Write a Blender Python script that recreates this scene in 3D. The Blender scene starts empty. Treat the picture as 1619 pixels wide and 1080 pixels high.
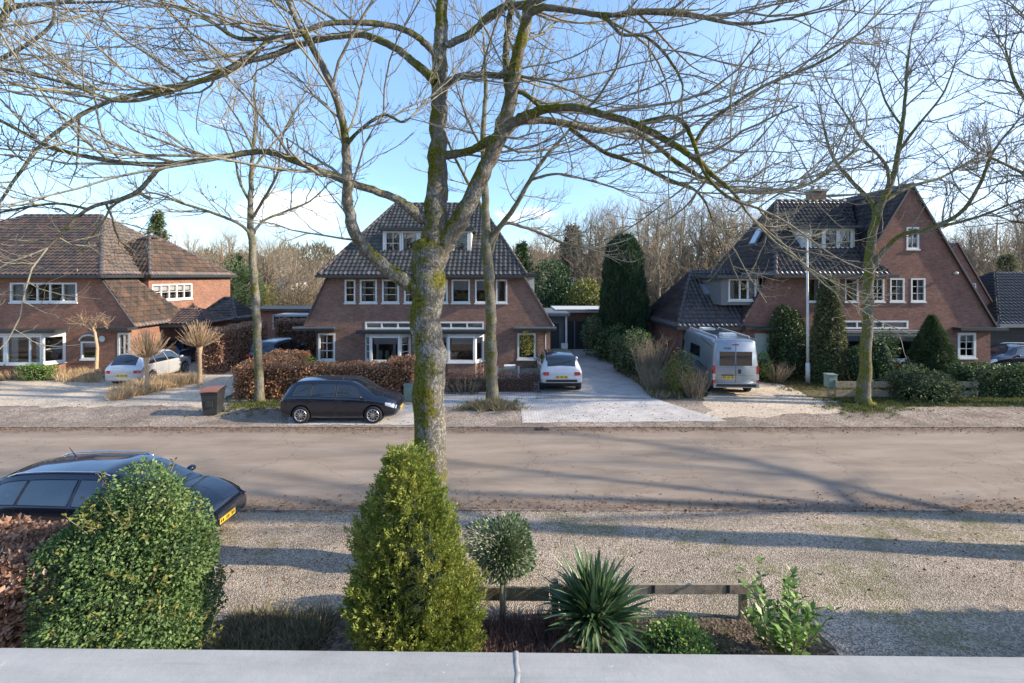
import bpy, math, random
import numpy as np
from mathutils import Vector, Matrix
R = math.radians
scene = bpy.context.scene
COL = scene.collection
# ---------------------------------------------------------------- camera, sky, sun, exposure
EYE = 5.3; F = 765.0; CX = 809.5; HZ = 437.0
cd = bpy.data.cameras.new('camera'); cam = bpy.data.objects.new('camera', cd); COL.objects.link(cam)
cam.location = (0, 0, EYE); cam.rotation_euler = (R(90), 0, 0)
cd.sensor_width = 36; cd.lens = 36 * F / 1619; cd.shift_y = -(540 - HZ) / 1619
cd.clip_start = 0.05; cd.clip_end = 3000
scene.camera = cam
SUN_EL = R(25); SUN_AZ = R(-6)          # sun stands right, a few degrees behind the camera
sd = Vector((math.cos(SUN_EL) * math.cos(SUN_AZ), math.cos(SUN_EL) * math.sin(SUN_AZ), math.sin(SUN_EL)))
sl = bpy.data.lights.new('sun', 'SUN'); sl.energy = 3.0; sl.angle = R(0.8); sl.color = (1, .87, .70)
so = bpy.data.objects.new('sun', sl); COL.objects.link(so)
so.rotation_euler = sd.to_track_quat('Z', 'Y').to_euler()
w = bpy.data.worlds.new('World'); scene.world = w; w.use_nodes = True
nt = w.node_tree; N = nt.nodes; L = nt.links; bg = N['Background']
sky = N.new('ShaderNodeTexSky'); sky.sky_type = 'NISHITA'; sky.sun_disc = False
sky.sun_elevation = SUN_EL; sky.sun_rotation = math.pi / 2 - SUN_AZ
sky.air_density = 1.15; sky.dust_density = 0.25; sky.ozone_density = 3.0
tc = N.new('ShaderNodeTexCoord'); sx = N.new('ShaderNodeSeparateXYZ'); L.new(tc.outputs['Generated'], sx.inputs[0])
mp = N.new('ShaderNodeMapping'); mp.inputs['Scale'].default_value = (1, 1, 2.2); mp.inputs['Location'].default_value = (.35, .1, 0.02)
L.new(tc.outputs['Generated'], mp.inputs[0])
nz = N.new('ShaderNodeTexNoise'); nz.inputs['Scale'].default_value = 3.6; nz.inputs['Detail'].default_value = 9; nz.inputs['Roughness'].default_value = .55
L.new(mp.outputs[0], nz.inputs['Vector'])
def mth(nt, op, a, b=None, c=None, clamp=False):
    m = nt.nodes.new('ShaderNodeMath'); m.operation = op; m.use_clamp = clamp
    for i, v in enumerate((a, b, c)):
        if v is None: continue
        if isinstance(v, (int, float)): m.inputs[i].default_value = v
        else: nt.links.new(v, m.inputs[i])
    return m.outputs[0]
def mrange(nt, v, a, b, c=0, d=1):
    m = nt.nodes.new('ShaderNodeMapRange'); m.interpolation_type = 'SMOOTHSTEP'
    nt.links.new(v, m.inputs[0])
    for i, x in enumerate((a, b, c, d)): m.inputs[i + 1].default_value = x
    return m.outputs[0]
zc = sx.outputs[2]
low = mrange(nt, zc, 0.04, 0.36, 1, 0)
thr = mth(nt, 'MULTIPLY_ADD', low, -0.13, 0.68)
cl = mth(nt, 'SUBTRACT', nz.outputs[0], thr)
cl = mrange(nt, cl, 0, 0.11)
azm = mrange(nt, sx.outputs[0], 0.0, 0.6, 1, .25)
cl = mth(nt, 'MULTIPLY', cl, azm); cl = mth(nt, 'MULTIPLY', cl, .9)
def gauss_(x0, z0, wx, wz):
    a_ = mth(nt, 'POWER', mth(nt, 'DIVIDE', mth(nt, 'SUBTRACT', sx.outputs[0], x0), wx), 2); b_ = mth(nt, 'POWER', mth(nt, 'DIVIDE', mth(nt, 'SUBTRACT', zc, z0), wz), 2)
    return mth(nt, 'EXPONENT', mth(nt, 'MULTIPLY', mth(nt, 'ADD', a_, b_), -1))
cl2 = mth(nt, 'MULTIPLY_ADD', gauss_(-.44, .125, .10, .04), .24, mth(nt, 'SUBTRACT', nz.outputs[0], .66)); cl2 = mth(nt, 'MULTIPLY_ADD', gauss_(-.75, .13, .16, .04), .15, cl2); cl2 = mth(nt, 'MULTIPLY_ADD', gauss_(-.28, .07, .12, .04), .20, cl2)
cl = mth(nt, 'MAXIMUM', cl, mth(nt, 'MULTIPLY', mrange(nt, cl2, 0, .12), .85))
tint = N.new('ShaderNodeMix'); tint.data_type = 'RGBA'; tint.blend_type = 'MULTIPLY'; tint.inputs[0].default_value = 1
L.new(sky.outputs[0], tint.inputs[6])
rt = N.new('ShaderNodeValToRGB'); L.new(zc, rt.inputs[0]); rt.color_ramp.elements[0].position = 0.0; rt.color_ramp.elements[0].color = (.49, .55, .73, 1); rt.color_ramp.elements[1].position = .45; rt.color_ramp.elements[1].color = (.84, .84, .88, 1); e3 = rt.color_ramp.elements.new(.16); e3.color = (.58, .64, .77, 1)
L.new(rt.outputs[0], tint.inputs[7])
mx = N.new('ShaderNodeMix'); mx.data_type = 'RGBA'
mx.inputs[7].default_value = (4.3, 4.4, 4.6, 1)
L.new(cl, mx.inputs[0]); pale = N.new('ShaderNodeMix'); pale.data_type = 'RGBA'; pale.inputs[7].default_value = (3.3, 3.6, 4.3, 1); L.new(tint.outputs[2], pale.inputs[6])
L.new(mrange(nt, mth(nt, 'MULTIPLY_ADD', zc, -.5, sx.outputs[0]), -.1, .8, .0, .50), pale.inputs[0]); L.new(pale.outputs[2], mx.inputs[6]); L.new(mx.outputs[2], bg.inputs[0])
bg.inputs[1].default_value = 0.15
scene.view_settings.view_transform = 'Standard'; scene.view_settings.look = 'None'
scene.view_settings.exposure = 1.42; scene.view_settings.gamma = 1
scene.view_settings.use_curve_mapping = False
scene.cycles.max_bounces = 6; scene.cycles.transparent_max_bounces = 8
scene.cycles.diffuse_bounces = 3; scene.cycles.glossy_bounces = 2
# ---------------------------------------------------------------- helpers
def P(px, py, Y):
    return Vector(((px - CX) * Y / F, Y, EYE - (py - HZ) * Y / F))
def G(px, py, z=0.0):
    Y = (EYE - z) * F / (py - HZ); return Vector(((px - CX) * Y / F, Y, z))
def X_(px, Y): return (px - CX) * Y / F
def Z_(py, Y): return EYE - (py - HZ) * Y / F
def tag(o, label=None, cat=None, group=None, kind=None):
    if label: o['label'] = label
    if cat: o['category'] = cat
    if group: o['group'] = group
    if kind: o['kind'] = kind
    return o
def thing(name, label, cat, loc=(0, 0, 0), rz=0, group=None):
    o = bpy.data.objects.new(name, None); COL.objects.link(o); o.empty_display_size = .2
    o.location = loc; o.rotation_euler = (0, 0, rz)
    return tag(o, label, cat, group)
def kids(o): return [c for c in list(bpy.data.objects) if c.parent == o]
def copy_tree(o, loc=None, rz=None, scale=None, label=None, group=None):
    c = o.copy(); COL.objects.link(c)
    for ch in kids(o):
        d = ch.copy(); COL.objects.link(d); d.parent = c
        for g in kids(ch):
            e = g.copy(); COL.objects.link(e); e.parent = d
    if loc is not None: c.location = loc
    if rz is not None: c.rotation_euler = (0, 0, rz)
    if scale is not None: c.scale = scale if hasattr(scale, '__len__') else (scale,) * 3
    if label: c['label'] = label
    if group: c['group'] = group
    return c
class MB:
    def __init__(s): s.v = []; s.f = []; s.m = []; s.sm = []; s.uv = {}
    def face(s, pts, m=0, smooth=False):
        b = len(s.v); s.v += [tuple(p) for p in pts]; s.f.append(tuple(range(b, b + len(pts)))); s.m.append(m); s.sm.append(smooth)
    def box(s, x0, x1, y0, y1, z0, z1, m=0):
        s.obox(Vector((x0, y0, z0)), Vector((x1 - x0, 0, 0)), Vector((0, y1 - y0, 0)), Vector((0, 0, z1 - z0)), m)
    def obox(s, o, a, b, c, m=0):
        o = Vector(o); a = Vector(a); b = Vector(b); c = Vector(c)
        if a.cross(b).dot(c) < 0: o = o + a; a = -a
        p = [o, o + a, o + a + b, o + b, o + c, o + a + c, o + a + b + c, o + b + c]
        k = len(s.v); s.v += [tuple(q) for q in p]
        for f in ((3, 2, 1, 0), (4, 5, 6, 7), (0, 1, 5, 4), (1, 2, 6, 5), (2, 3, 7, 6), (3, 0, 4, 7)):
            s.f.append(tuple(k + i for i in f)); s.m.append(m); s.sm.append(False)
    def bar(s, a, b, w, h, m=0, up=Vector((0, 0, 1))):
        a = Vector(a); b = Vector(b); d = b - a; t = d.normalized()
        sd_ = t.cross(up)
        if sd_.length < 1e-4: sd_ = Vector((1, 0, 0))
        sd_.normalize(); u2 = sd_.cross(t).normalized()
        s.obox(a - sd_ * w / 2 - u2 * h / 2, d, sd_ * w, u2 * h, m)
    def tube(s, pts, rad, n=6, m=0, cap=True):
        pts = [Vector(p) for p in pts]
        if not hasattr(rad, '__len__'): rad = [rad] * len(pts)
        base = len(s.v); ref = None
        for i, p in enumerate(pts):
            t = (pts[min(i + 1, len(pts) - 1)] - pts[max(i - 1, 0)])
            if t.length < 1e-9: t = Vector((0, 0, 1))
            t.normalize()
            if ref is None:
                ref = t.cross(Vector((0.13, .21, .97)))
                if ref.length < .1: ref = t.cross(Vector((1, 0, 0)))
            else: ref = ref - t * ref.dot(t)
            ref.normalize(); b = t.cross(ref)
            for k in range(n):
                a = 2 * math.pi * k / n
                q = p + (ref * math.cos(a) + b * math.sin(a)) * rad[i]; s.v.append(tuple(q))
        for i in range(len(pts) - 1):
            for k in range(n):
                a0 = base + i * n + k; a1 = base + i * n + (k + 1) % n
                s.f.append((a0, a1, a1 + n, a0 + n)); s.m.append(m); s.sm.append(True)
        if cap:
            s.f.append(tuple(base + k for k in reversed(range(n)))); s.m.append(m); s.sm.append(False)
            e = base + (len(pts) - 1) * n
            s.f.append(tuple(e + k for k in range(n))); s.m.append(m); s.sm.append(False)
    def grid(s, rows, m=0, smooth=True, flip=False):
        b = len(s.v); nc = len(rows[0])
        for r in rows: s.v += [tuple(p) for p in r]
        for i in range(len(rows) - 1):
            for j in range(nc - 1):
                q = (b + i * nc + j, b + i * nc + j + 1, b + (i + 1) * nc + j + 1, b + (i + 1) * nc + j)
                s.f.append(q[::-1] if flip else q); s.m.append(m); s.sm.append(smooth)
    def lathe(s, prof, axis_o, axis=Vector((0, 0, 1)), n=24, m=0):
        axis = Vector(axis).normalized(); a = axis.orthogonal().normalized(); b = axis.cross(a); o = Vector(axis_o)
        base = len(s.v)
        for (r, h) in prof:
            for k in range(n):
                t = 2 * math.pi * k / n; s.v.append(tuple(o + axis * h + (a * math.cos(t) + b * math.sin(t)) * r))
        for i in range(len(prof) - 1):
            for k in range(n):
                p0 = base + i * n + k; p1 = base + i * n + (k + 1) % n
                s.f.append((p0, p1, p1 + n, p0 + n)); s.m.append(m); s.sm.append(True)
    def build(s, name, mats, parent=None, world=True, loc=None, uv=True):
        """world=True: vertices are in world metres; they are stored relative to the parent (or loc)."""
        me = bpy.data.meshes.new(name)
        off = Vector((0, 0, 0))
        if world:
            p = parent
            while p is not None: off += Vector(p.location); p = p.parent
            if loc is not None: off += Vector(loc)
        V = np.array(s.v, dtype=np.float64).reshape(-1, 3)
        me.from_pydata((V - np.array(off)).tolist(), [], s.f)
        if not isinstance(mats, (list, tuple)): mats = [mats]
        for mt in mats: me.materials.append(mt)
        me.polygons.foreach_set('material_index', s.m); me.polygons.foreach_set('use_smooth', s.sm)
        if uv:
            ul = me.uv_layers.new(name='UVMap'); out = np.zeros((len(me.loops), 2)); li = 0
            for f in s.f:
                if f[0] in s.uv:
                    for i in f: out[li] = s.uv[i]; li += 1
                    continue
                a, b, c = V[f[0]], V[f[1]], V[f[2]]
                n = np.cross(b - a, c - a); ln = np.linalg.norm(n)
                if ln < 1e-12: li += len(f); continue
                n /= ln
                if abs(n[2]) > .99: u = np.array((1., 0, 0)); v = np.array((0, 1., 0))
                else:
                    u = np.array((-n[1], n[0], 0.)); u /= np.linalg.norm(u); v = np.cross(n, u)
                for i in f: out[li] = (V[i] @ u, V[i] @ v); li += 1
            ul.data.foreach_set('uv', out.ravel())
        me.update(); o = bpy.data.objects.new(name, me); COL.objects.link(o)
        if parent is not None: o.parent = parent
        elif loc is not None and world: o.location = loc
        return o
def raw_mesh(name, V, Fq, mat, parent=None, off=(0, 0, 0), smooth=False, loc=None):
    me = bpy.data.meshes.new(name); V = np.asarray(V, dtype=np.float32) - np.array(off, dtype=np.float32)
    Fq = np.asarray(Fq, dtype=np.int32); nf, k = Fq.shape
    me.vertices.add(len(V)); me.vertices.foreach_set('co', V.ravel())
    me.loops.add(nf * k); me.loops.foreach_set('vertex_index', Fq.ravel())
    me.polygons.add(nf); me.polygons.foreach_set('loop_start', np.arange(0, nf * k, k, dtype=np.int32))
    me.polygons.foreach_set('loop_total', np.full(nf, k, dtype=np.int32))
    if smooth: me.polygons.foreach_set('use_smooth', np.ones(nf, dtype=bool))
    me.materials.append(mat); me.update(calc_edges=True)
    o = bpy.data.objects.new(name, me); COL.objects.link(o)
    if parent is not None: o.parent = parent
    if loc is not None: o.location = loc
    return o
# ---------------------------------------------------------------- materials
def newmat(name):
    m = bpy.data.materials.new(name); m.use_nodes = True
    return m, m.node_tree, m.node_tree.nodes['Principled BSDF']
def ramp(nt, fac, stops):
    r = nt.nodes.new('ShaderNodeValToRGB'); e = r.color_ramp.elements
    while len(e) > 1: e.remove(e[-1])
    e[0].position = stops[0][0]; e[0].color = (*stops[0][1], 1)
    for p, c in stops[1:]:
        k = e.new(p); k.color = (*c, 1)
    nt.links.new(fac, r.inputs[0]); return r.outputs[0]
def noise(nt, vec, scale, detail=4, rough=.55, out=0):
    n = nt.nodes.new('ShaderNodeTexNoise'); n.inputs['Scale'].default_value = scale
    n.inputs['Detail'].default_value = detail; n.inputs['Roughness'].default_value = rough
    if vec is not None: nt.links.new(vec, n.inputs['Vector'])
    return n.outputs[out]
def coord(nt, kind='Object', scale=None):
    t = nt.nodes.new('ShaderNodeTexCoord'); o = t.outputs[kind]
    if scale:
        m = nt.nodes.new('ShaderNodeMapping'); m.inputs['Scale'].default_value = scale; nt.links.new(o, m.inputs[0]); o = m.outputs[0]
    return o
def geopos(nt, scale=None):
    o = nt.nodes.new('ShaderNodeNewGeometry').outputs['Position']
    if scale:
        m = nt.nodes.new('ShaderNodeMapping'); m.inputs['Scale'].default_value = scale; nt.links.new(o, m.inputs[0]); o = m.outputs[0]
    return o
def mixc(nt, fac, a, b, mode='MIX'):
    m = nt.nodes.new('ShaderNodeMix'); m.data_type = 'RGBA'; m.blend_type = mode
    if isinstance(fac, (int, float)): m.inputs[0].default_value = fac
    else: nt.links.new(fac, m.inputs[0])
    for i, v in ((6, a), (7, b)):
        if isinstance(v, tuple): m.inputs[i].default_value = (*v, 1)
        else: nt.links.new(v, m.inputs[i])
    return m.outputs[2]
def bump(nt, h, strength, dist, bsdf):
    b = nt.nodes.new('ShaderNodeBump'); b.inputs['Strength'].default_value = strength; b.inputs['Distance'].default_value = dist
    nt.links.new(h, b.inputs['Height']); nt.links.new(b.outputs[0], bsdf.inputs['Normal'])
def plain(name, c, rough=.6, metal=0, var=.12, scale=6, coat=0, spec=.5, bmp=0):
    m, nt, b = newmat(name); b.inputs['Roughness'].default_value = rough; b.inputs['Metallic'].default_value = metal
    b.inputs['Coat Weight'].default_value = coat; b.inputs['Specular IOR Level'].default_value = spec
    v = coord(nt)
    n = noise(nt, v, scale, 5)
    c1 = tuple(x * (1 - var) for x in c); c2 = tuple(min(1, x * (1 + var)) for x in c)
    nt.links.new(ramp(nt, n, [(.3, c1), (.7, c2)]), b.inputs['Base Color'])
    if bmp: bump(nt, noise(nt, v, scale * 6, 4), bmp, .02, b)
    return m
def brick(name, c1, c2, mortar, s=1.0):
    m, nt, b = newmat(name); b.inputs['Roughness'].default_value = .9; b.inputs['Specular IOR Level'].default_value = .15
    uv = coord(nt, 'UV'); t = nt.nodes.new('ShaderNodeTexBrick'); nt.links.new(uv, t.inputs['Vector'])
    t.inputs['Scale'].default_value = 1; t.inputs['Brick Width'].default_value = .22 * s; t.inputs['Row Height'].default_value = .065 * s
    t.inputs['Mortar Size'].default_value = .007 * s; t.inputs['Mortar Smooth'].default_value = .3; t.inputs['Bias'].default_value = 0
    t.inputs['Color1'].default_value = (*c1, 1); t.inputs['Color2'].default_value = (*c2, 1); t.inputs['Mortar'].default_value = (*mortar, 1)
    n = noise(nt, uv, 1.1, 6, .65); n2 = noise(nt, uv, 9, 3)
    k = ramp(nt, n, [(.25, (.72, .72, .74)), (.75, (1.2, 1.17, 1.15))]); k2 = ramp(nt, n2, [(.3, (.84, .84, .84)), (.7, (1.14, 1.14, 1.14))])
    c = mixc(nt, 1, t.outputs[0], k, 'MULTIPLY'); c = mixc(nt, 1, c, k2, 'MULTIPLY')
    nt.links.new(c, b.inputs['Base Color']); bump(nt, t.outputs[1], -.4, .01, b)
    return m
def tilemat(name, stops, tw=.25, th=.33, rough=.42, spec=.5):
    m, nt, b = newmat(name); b.inputs['Roughness'].default_value = rough; b.inputs['Specular IOR Level'].default_value = spec
    uv = coord(nt, 'UV', (1 / tw, 1 / th, 1)); f = nt.nodes.new('ShaderNodeVectorMath'); f.operation = 'FLOOR'; nt.links.new(uv, f.inputs[0])
    wn = nt.nodes.new('ShaderNodeTexWhiteNoise'); wn.noise_dimensions = '2D'; nt.links.new(f.outputs[0], wn.inputs['Vector'])
    n = noise(nt, uv, .18, 5, .7); a = mth(nt, 'MULTIPLY', wn.outputs[0], .6); a = mth(nt, 'MULTIPLY_ADD', n, .4, a)
    c = ramp(nt, a, stops)
    n2 = noise(nt, uv, 1.8, 6, .7); c = mixc(nt, mrange(nt, n2, .55, .75, 0, .4), c, (.22, .21, .18))
    n3 = noise(nt, uv, .22, 7, .8); c = mixc(nt, mrange(nt, n3, .56, .66, 0, .55), c, (.12, .125, .06))
    n4 = noise(nt, uv, .5, 4, .6); c = mixc(nt, 1, c, ramp(nt, n4, [(.3, (.72, .72, .74)), (.7, (1.25, 1.22, 1.18))]), 'MULTIPLY')
    nt.links.new(c, b.inputs['Base Color'])
    return m
def leafmat(name, stops, rough=.5, trans=.25, patch=0):
    m, nt, b = newmat(name); b.inputs['Roughness'].default_value = rough; b.inputs['Specular IOR Level'].default_value = .35
    g = nt.nodes.new('ShaderNodeNewGeometry'); r = g.outputs['Random Per Island']
    if patch:
        n = noise(nt, coord(nt), patch, 3); n = mrange(nt, n, .3, .7)
        r = mth(nt, 'MULTIPLY', r, .55); r = mth(nt, 'MULTIPLY_ADD', n, .45, r)
    c = ramp(nt, r, stops); nt.links.new(c, b.inputs['Base Color'])
    if trans:
        t = nt.nodes.new('ShaderNodeBsdfTranslucent'); nt.links.new(c, t.inputs[0]); x = nt.nodes.new('ShaderNodeMixShader')
        x.inputs[0].default_value = trans; nt.links.new(b.outputs[0], x.inputs[1]); nt.links.new(t.outputs[0], x.inputs[2])
        nt.links.new(x.outputs[0], nt.nodes['Material Output'].inputs[0])
    return m
def glassmat(name, tint=.8, refl=1.0):
    m, nt, b = newmat(name); nt.nodes.remove(b)
    t = nt.nodes.new('ShaderNodeBsdfTransparent'); t.inputs[0].default_value = (tint, tint, tint * 1.02, 1)
    g = nt.nodes.new('ShaderNodeBsdfGlossy'); g.inputs['Roughness'].default_value = .02; g.inputs[0].default_value = (refl, refl, refl, 1)
    fr = nt.nodes.new('ShaderNodeFresnel'); fr.inputs[0].default_value = 1.9
    x = nt.nodes.new('ShaderNodeMixShader'); nt.links.new(fr.outputs[0], x.inputs[0]); nt.links.new(t.outputs[0], x.inputs[1]); nt.links.new(g.outputs[0], x.inputs[2])
    nt.links.new(x.outputs[0], nt.nodes['Material Output'].inputs[0]); return m
def barkmat(name, c1, c2, moss=None, mossamt=.5, scale=3.0, lichen=None):
    m, nt, b = newmat(name); b.inputs['Roughness'].default_value = .95; b.inputs['Specular IOR Level'].default_value = .1
    v = coord(nt, 'Object', (1, 1, .35)); n = noise(nt, v, scale * 5, 6, .7); c = ramp(nt, n, [(.3, c1), (.65, c2)])
    vo = coord(nt)
    if lichen:
        n3 = noise(nt, coord(nt, 'Object', (1.2, 1.2, .8)), scale * 7.5, 6, .75); big = mrange(nt, noise(nt, vo, .9, 3), .35, .65, .07, -.03)
        c = mixc(nt, mrange(nt, mth(nt, 'SUBTRACT', n3, big), .50, .57), c, lichen)
        n4 = noise(nt, vo, scale * 13, 5, .7); c = mixc(nt, mrange(nt, n4, .56, .63, 0, .8), c, tuple(x * .55 for x in c1))
    if moss:
        n2 = noise(nt, vo, scale * .55, 8, .85)
        gn = nt.nodes.new('ShaderNodeNewGeometry'); sp = nt.nodes.new('ShaderNodeSeparateXYZ'); nt.links.new(gn.outputs['Normal'], sp.inputs[0])
        up = mth(nt, 'MULTIPLY_ADD', sp.outputs[2], .10, n2); up = mth(nt, 'MULTIPLY_ADD', sp.outputs[0], -.055, up)
        mc = ramp(nt, noise(nt, vo, scale * 9, 4), [(.35, tuple(x * .4 for x in moss)), (.65, tuple(x * 1.5 for x in moss))])
        c = mixc(nt, mrange(nt, up, .61 - mossamt * .22, .71 - mossamt * .22), c, mc)
    nt.links.new(c, b.inputs['Base Color']); bump(nt, n, .9, .03, b)
    return m
M = {}
M['brick_mid'] = brick('brick_brown', (.31, .175, .128), (.215, .122, .093), (.25, .205, .17))
M['brick_left'] = brick('brick_red', (.36, .175, .112), (.25, .122, .084), (.26, .20, .16))
M['brick_right'] = brick('brick_purple', (.325, .165, .125), (.225, .117, .092), (.25, .195, .165))
M['tile_mid'] = tilemat('tile_black', [(0, (.045, .046, .048)), (.5, (.085, .082, .080)), (1, (.16, .15, .14))], rough=.36)
M['tile_left'] = tilemat('tile_brown', [(0, (.045, .040, .042)), (.35, (.080, .064, .058)), (.65, (.13, .085, .065)), (1, (.19, .125, .095))], rough=.5)
M['tile_right'] = tilemat('tile_blue', [(0, (.035, .037, .048)), (.5, (.065, .063, .075)), (.8, (.10, .08, .08)), (1, (.13, .105, .10))], rough=.36)
M['ridge'] = plain('ridge_tile', (.085, .07, .065), .6)
M['white'] = plain('white_paint', (.74, .74, .71), .45, var=.06, scale=3)
M['offwhite'] = plain('grey_render', (.52, .53, .53), .8, var=.08)
M['dark_trim'] = plain('dark_trim', (.035, .042, .045), .45)
M['zinc'] = plain('zinc', (.20, .21, .215), .5, .3)
M['glass'] = glassmat('window_glass')
M['room'] = plain('room_inside', (.10, .085, .07), .9, var=.5, scale=1.7)
M['curtain'] = plain('curtain', (.72, .71, .67), .9, var=.1, scale=9)
M['blind'] = plain('blind', (.62, .63, .62), .8, var=.05, scale=9)
M['wood_dark'] = plain('black_door', (.018, .022, .026), .5)
M['wood_grey'] = plain('grey_door', (.10, .11, .12), .5)
M['wood_brown'] = plain('brown_board', (.14, .085, .06), .8, var=.3)
M['wood_old'] = plain('weathered_wood', (.30, .245, .18), .9, var=.35, scale=9, bmp=.5)
M['wood_old2'] = plain('mossy_wood', (.21, .185, .115), .9, var=.4, scale=7, bmp=.5)
M['palegreen'] = plain('pale_green_paint', (.45, .52, .47), .5, var=.05)
M['pole'] = plain('pole_paint', (.62, .62, .58), .6, var=.12, scale=5)
M['cab'] = plain('green_grey_box', (.20, .27, .23), .6)
M['binm'] = plain('bin_plastic', (.035, .037, .038), .5)
M['binlid'] = plain('bin_lid', (.26, .11, .075), .5)
M['iron'] = plain('iron', (.03, .03, .03), .5)
M['stone'] = plain('concrete', (.36, .34, .31), .85, var=.2, scale=12, bmp=.3)
M['rubber'] = plain('rubber', (.018, .018, .019), .8)
M['blackpl'] = plain('black_plastic', (.02, .02, .022), .55)
M['rim'] = plain('alloy', (.55, .56, .58), .3, .9)
M['redlamp'] = plain('red_lamp', (.42, .015, .02), .15, coat=1)
M['clearlamp'] = plain('clear_lamp', (.62, .65, .68), .12, .4, coat=1)
M['plate'] = plain('yellow_plate', (.72, .48, .03), .5)
M['chrome'] = plain('chrome', (.7, .7, .72), .18, 1)
M['carglass'] = plain('car_glass', (.012, .016, .02), .04, 0, spec=1.0, coat=1)
M['carglass_blue'] = plain('car_glass_tinted', (.03, .05, .065), .04, 0, spec=1.0, coat=1)
def paint(name, c, metal=.3, rough=.25): return plain(name, c, rough, metal, var=.03, coat=1)
M['p_black'] = paint('black_paint', (.010, .016, .03)); M['p_navy'] = paint('navy_paint', (.011, .017, .034), .35, .2)
M['p_white'] = paint('white_car_paint', (.62, .63, .64), 0); M['p_silver'] = paint('silver_paint', (.60, .61, .62), .3)
M['p_grey'] = paint('dark_grey_paint', (.025, .035, .05)); M['p_van'] = paint('blue_grey_paint', (.27, .315, .36), .4, .35)
M['twig'] = barkmat('twig_bark', (.22, .20, .145), (.38, .35, .26))
M['twig_dark'] = barkmat('twig_dark', (.15, .135, .105), (.28, .25, .19))
M['twig_far'] = barkmat('far_twig', (.22, .175, .12), (.37, .30, .215))
M['twig_straw'] = barkmat('straw_twig', (.44, .29, .16), (.62, .45, .28))
M['bark'] = barkmat('bark_mossy', (.085, .072, .055), (.23, .205, .165), (.13, .125, .018), .70, lichen=(.36, .355, .32))
M['bark2'] = barkmat('bark_green', (.10, .088, .065), (.25, .22, .165), (.135, .13, .028), .66, lichen=(.29, .285, .25))
M['beech'] = leafmat('beech_leaf', [(0, (.20, .09, .045)), (.4, (.42, .205, .10)), (.75, (.60, .34, .18)), (1, (.74, .50, .30))], .55, .3)
M['beech2'] = leafmat('beech_leaf_dark', [(0, (.19, .095, .06)), (.5, (.40, .22, .14)), (.85, (.57, .36, .24)), (1, (.68, .49, .35))], .55, .3)
M['holly'] = leafmat('holly_leaf', [(0, (.05, .10, .035)), (.45, (.12, .20, .065)), (.8, (.21, .30, .10)), (1, (.36, .42, .17))], .5, .15, patch=2.2)
M['thuja'] = leafmat('thuja_spray', [(0, (.09, .13, .026)), (.45, (.23, .29, .055)), (.8, (.39, .40, .09)), (1, (.54, .48, .18))], .6, .25, patch=1.8)
M['laurel'] = leafmat('laurel_leaf', [(0, (.035, .07, .025)), (.5, (.08, .14, .045)), (1, (.19, .25, .11))], .55, .15)
M['rhodo'] = leafmat('rhodo_leaf', [(0, (.035, .065, .025)), (.5, (.08, .12, .045)), (1, (.19, .22, .10))], .55, .15)
M['bright'] = leafmat('bright_leaf', [(0, (.07, .14, .03)), (.5, (.16, .29, .055)), (1, (.32, .42, .13))], .4, .3)
M['yellowgreen'] = leafmat('yellowgreen_leaf', [(0, (.08, .10, .02)), (.5, (.20, .21, .045)), (1, (.36, .34, .10))], .5, .3)
M['cypress'] = leafmat('cypress_leaf', [(0, (.022, .048, .025)), (.6, (.05, .095, .042)), (1, (.11, .155, .07))], .7, .1, patch=1.0)
M['conifer'] = leafmat('conifer_needles', [(0, (.04, .07, .03)), (.6, (.09, .135, .05)), (1, (.19, .22, .09))], .7, .15, patch=.7)
M['ivy'] = leafmat('ivy_leaf', [(0, (.03, .06, .022)), (.6, (.07, .12, .04)), (1, (.15, .19, .08))], .55, .1)
M['olive'] = leafmat('olive_ivy', [(0, (.08, .09, .04)), (.6, (.16, .175, .075)), (1, (.28, .28, .14))], .6, .2)
M['straw'] = leafmat('straw_grass', [(0, (.36, .24, .13)), (.5, (.58, .42, .24)), (1, (.72, .58, .38))], .8, .3)
M['grass'] = leafmat('grass_blade', [(0, (.05, .075, .018)), (.5, (.10, .135, .03)), (1, (.22, .22, .08))], .7, .3)
M['litter'] = leafmat('dead_leaf', [(0, (.11, .05, .03)), (.5, (.22, .11, .06)), (1, (.36, .22, .13))], .8, .1)
M['yucca'] = leafmat('yucca_blade', [(0, (.045, .10, .045)), (.6, (.10, .18, .075)), (1, (.27, .34, .18))], .35, .1)
M['heather'] = leafmat('heather_stem', [(0, (.09, .05, .045)), (.5, (.17, .10, .09)), (1, (.27, .18, .14))], .8, .1)
M['farwood'] = leafmat('far_wood', [(0, (.10, .085, .045)), (.5, (.19, .15, .09)), (1, (.27, .22, .13))], .9, .2, patch=.12)
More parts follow.
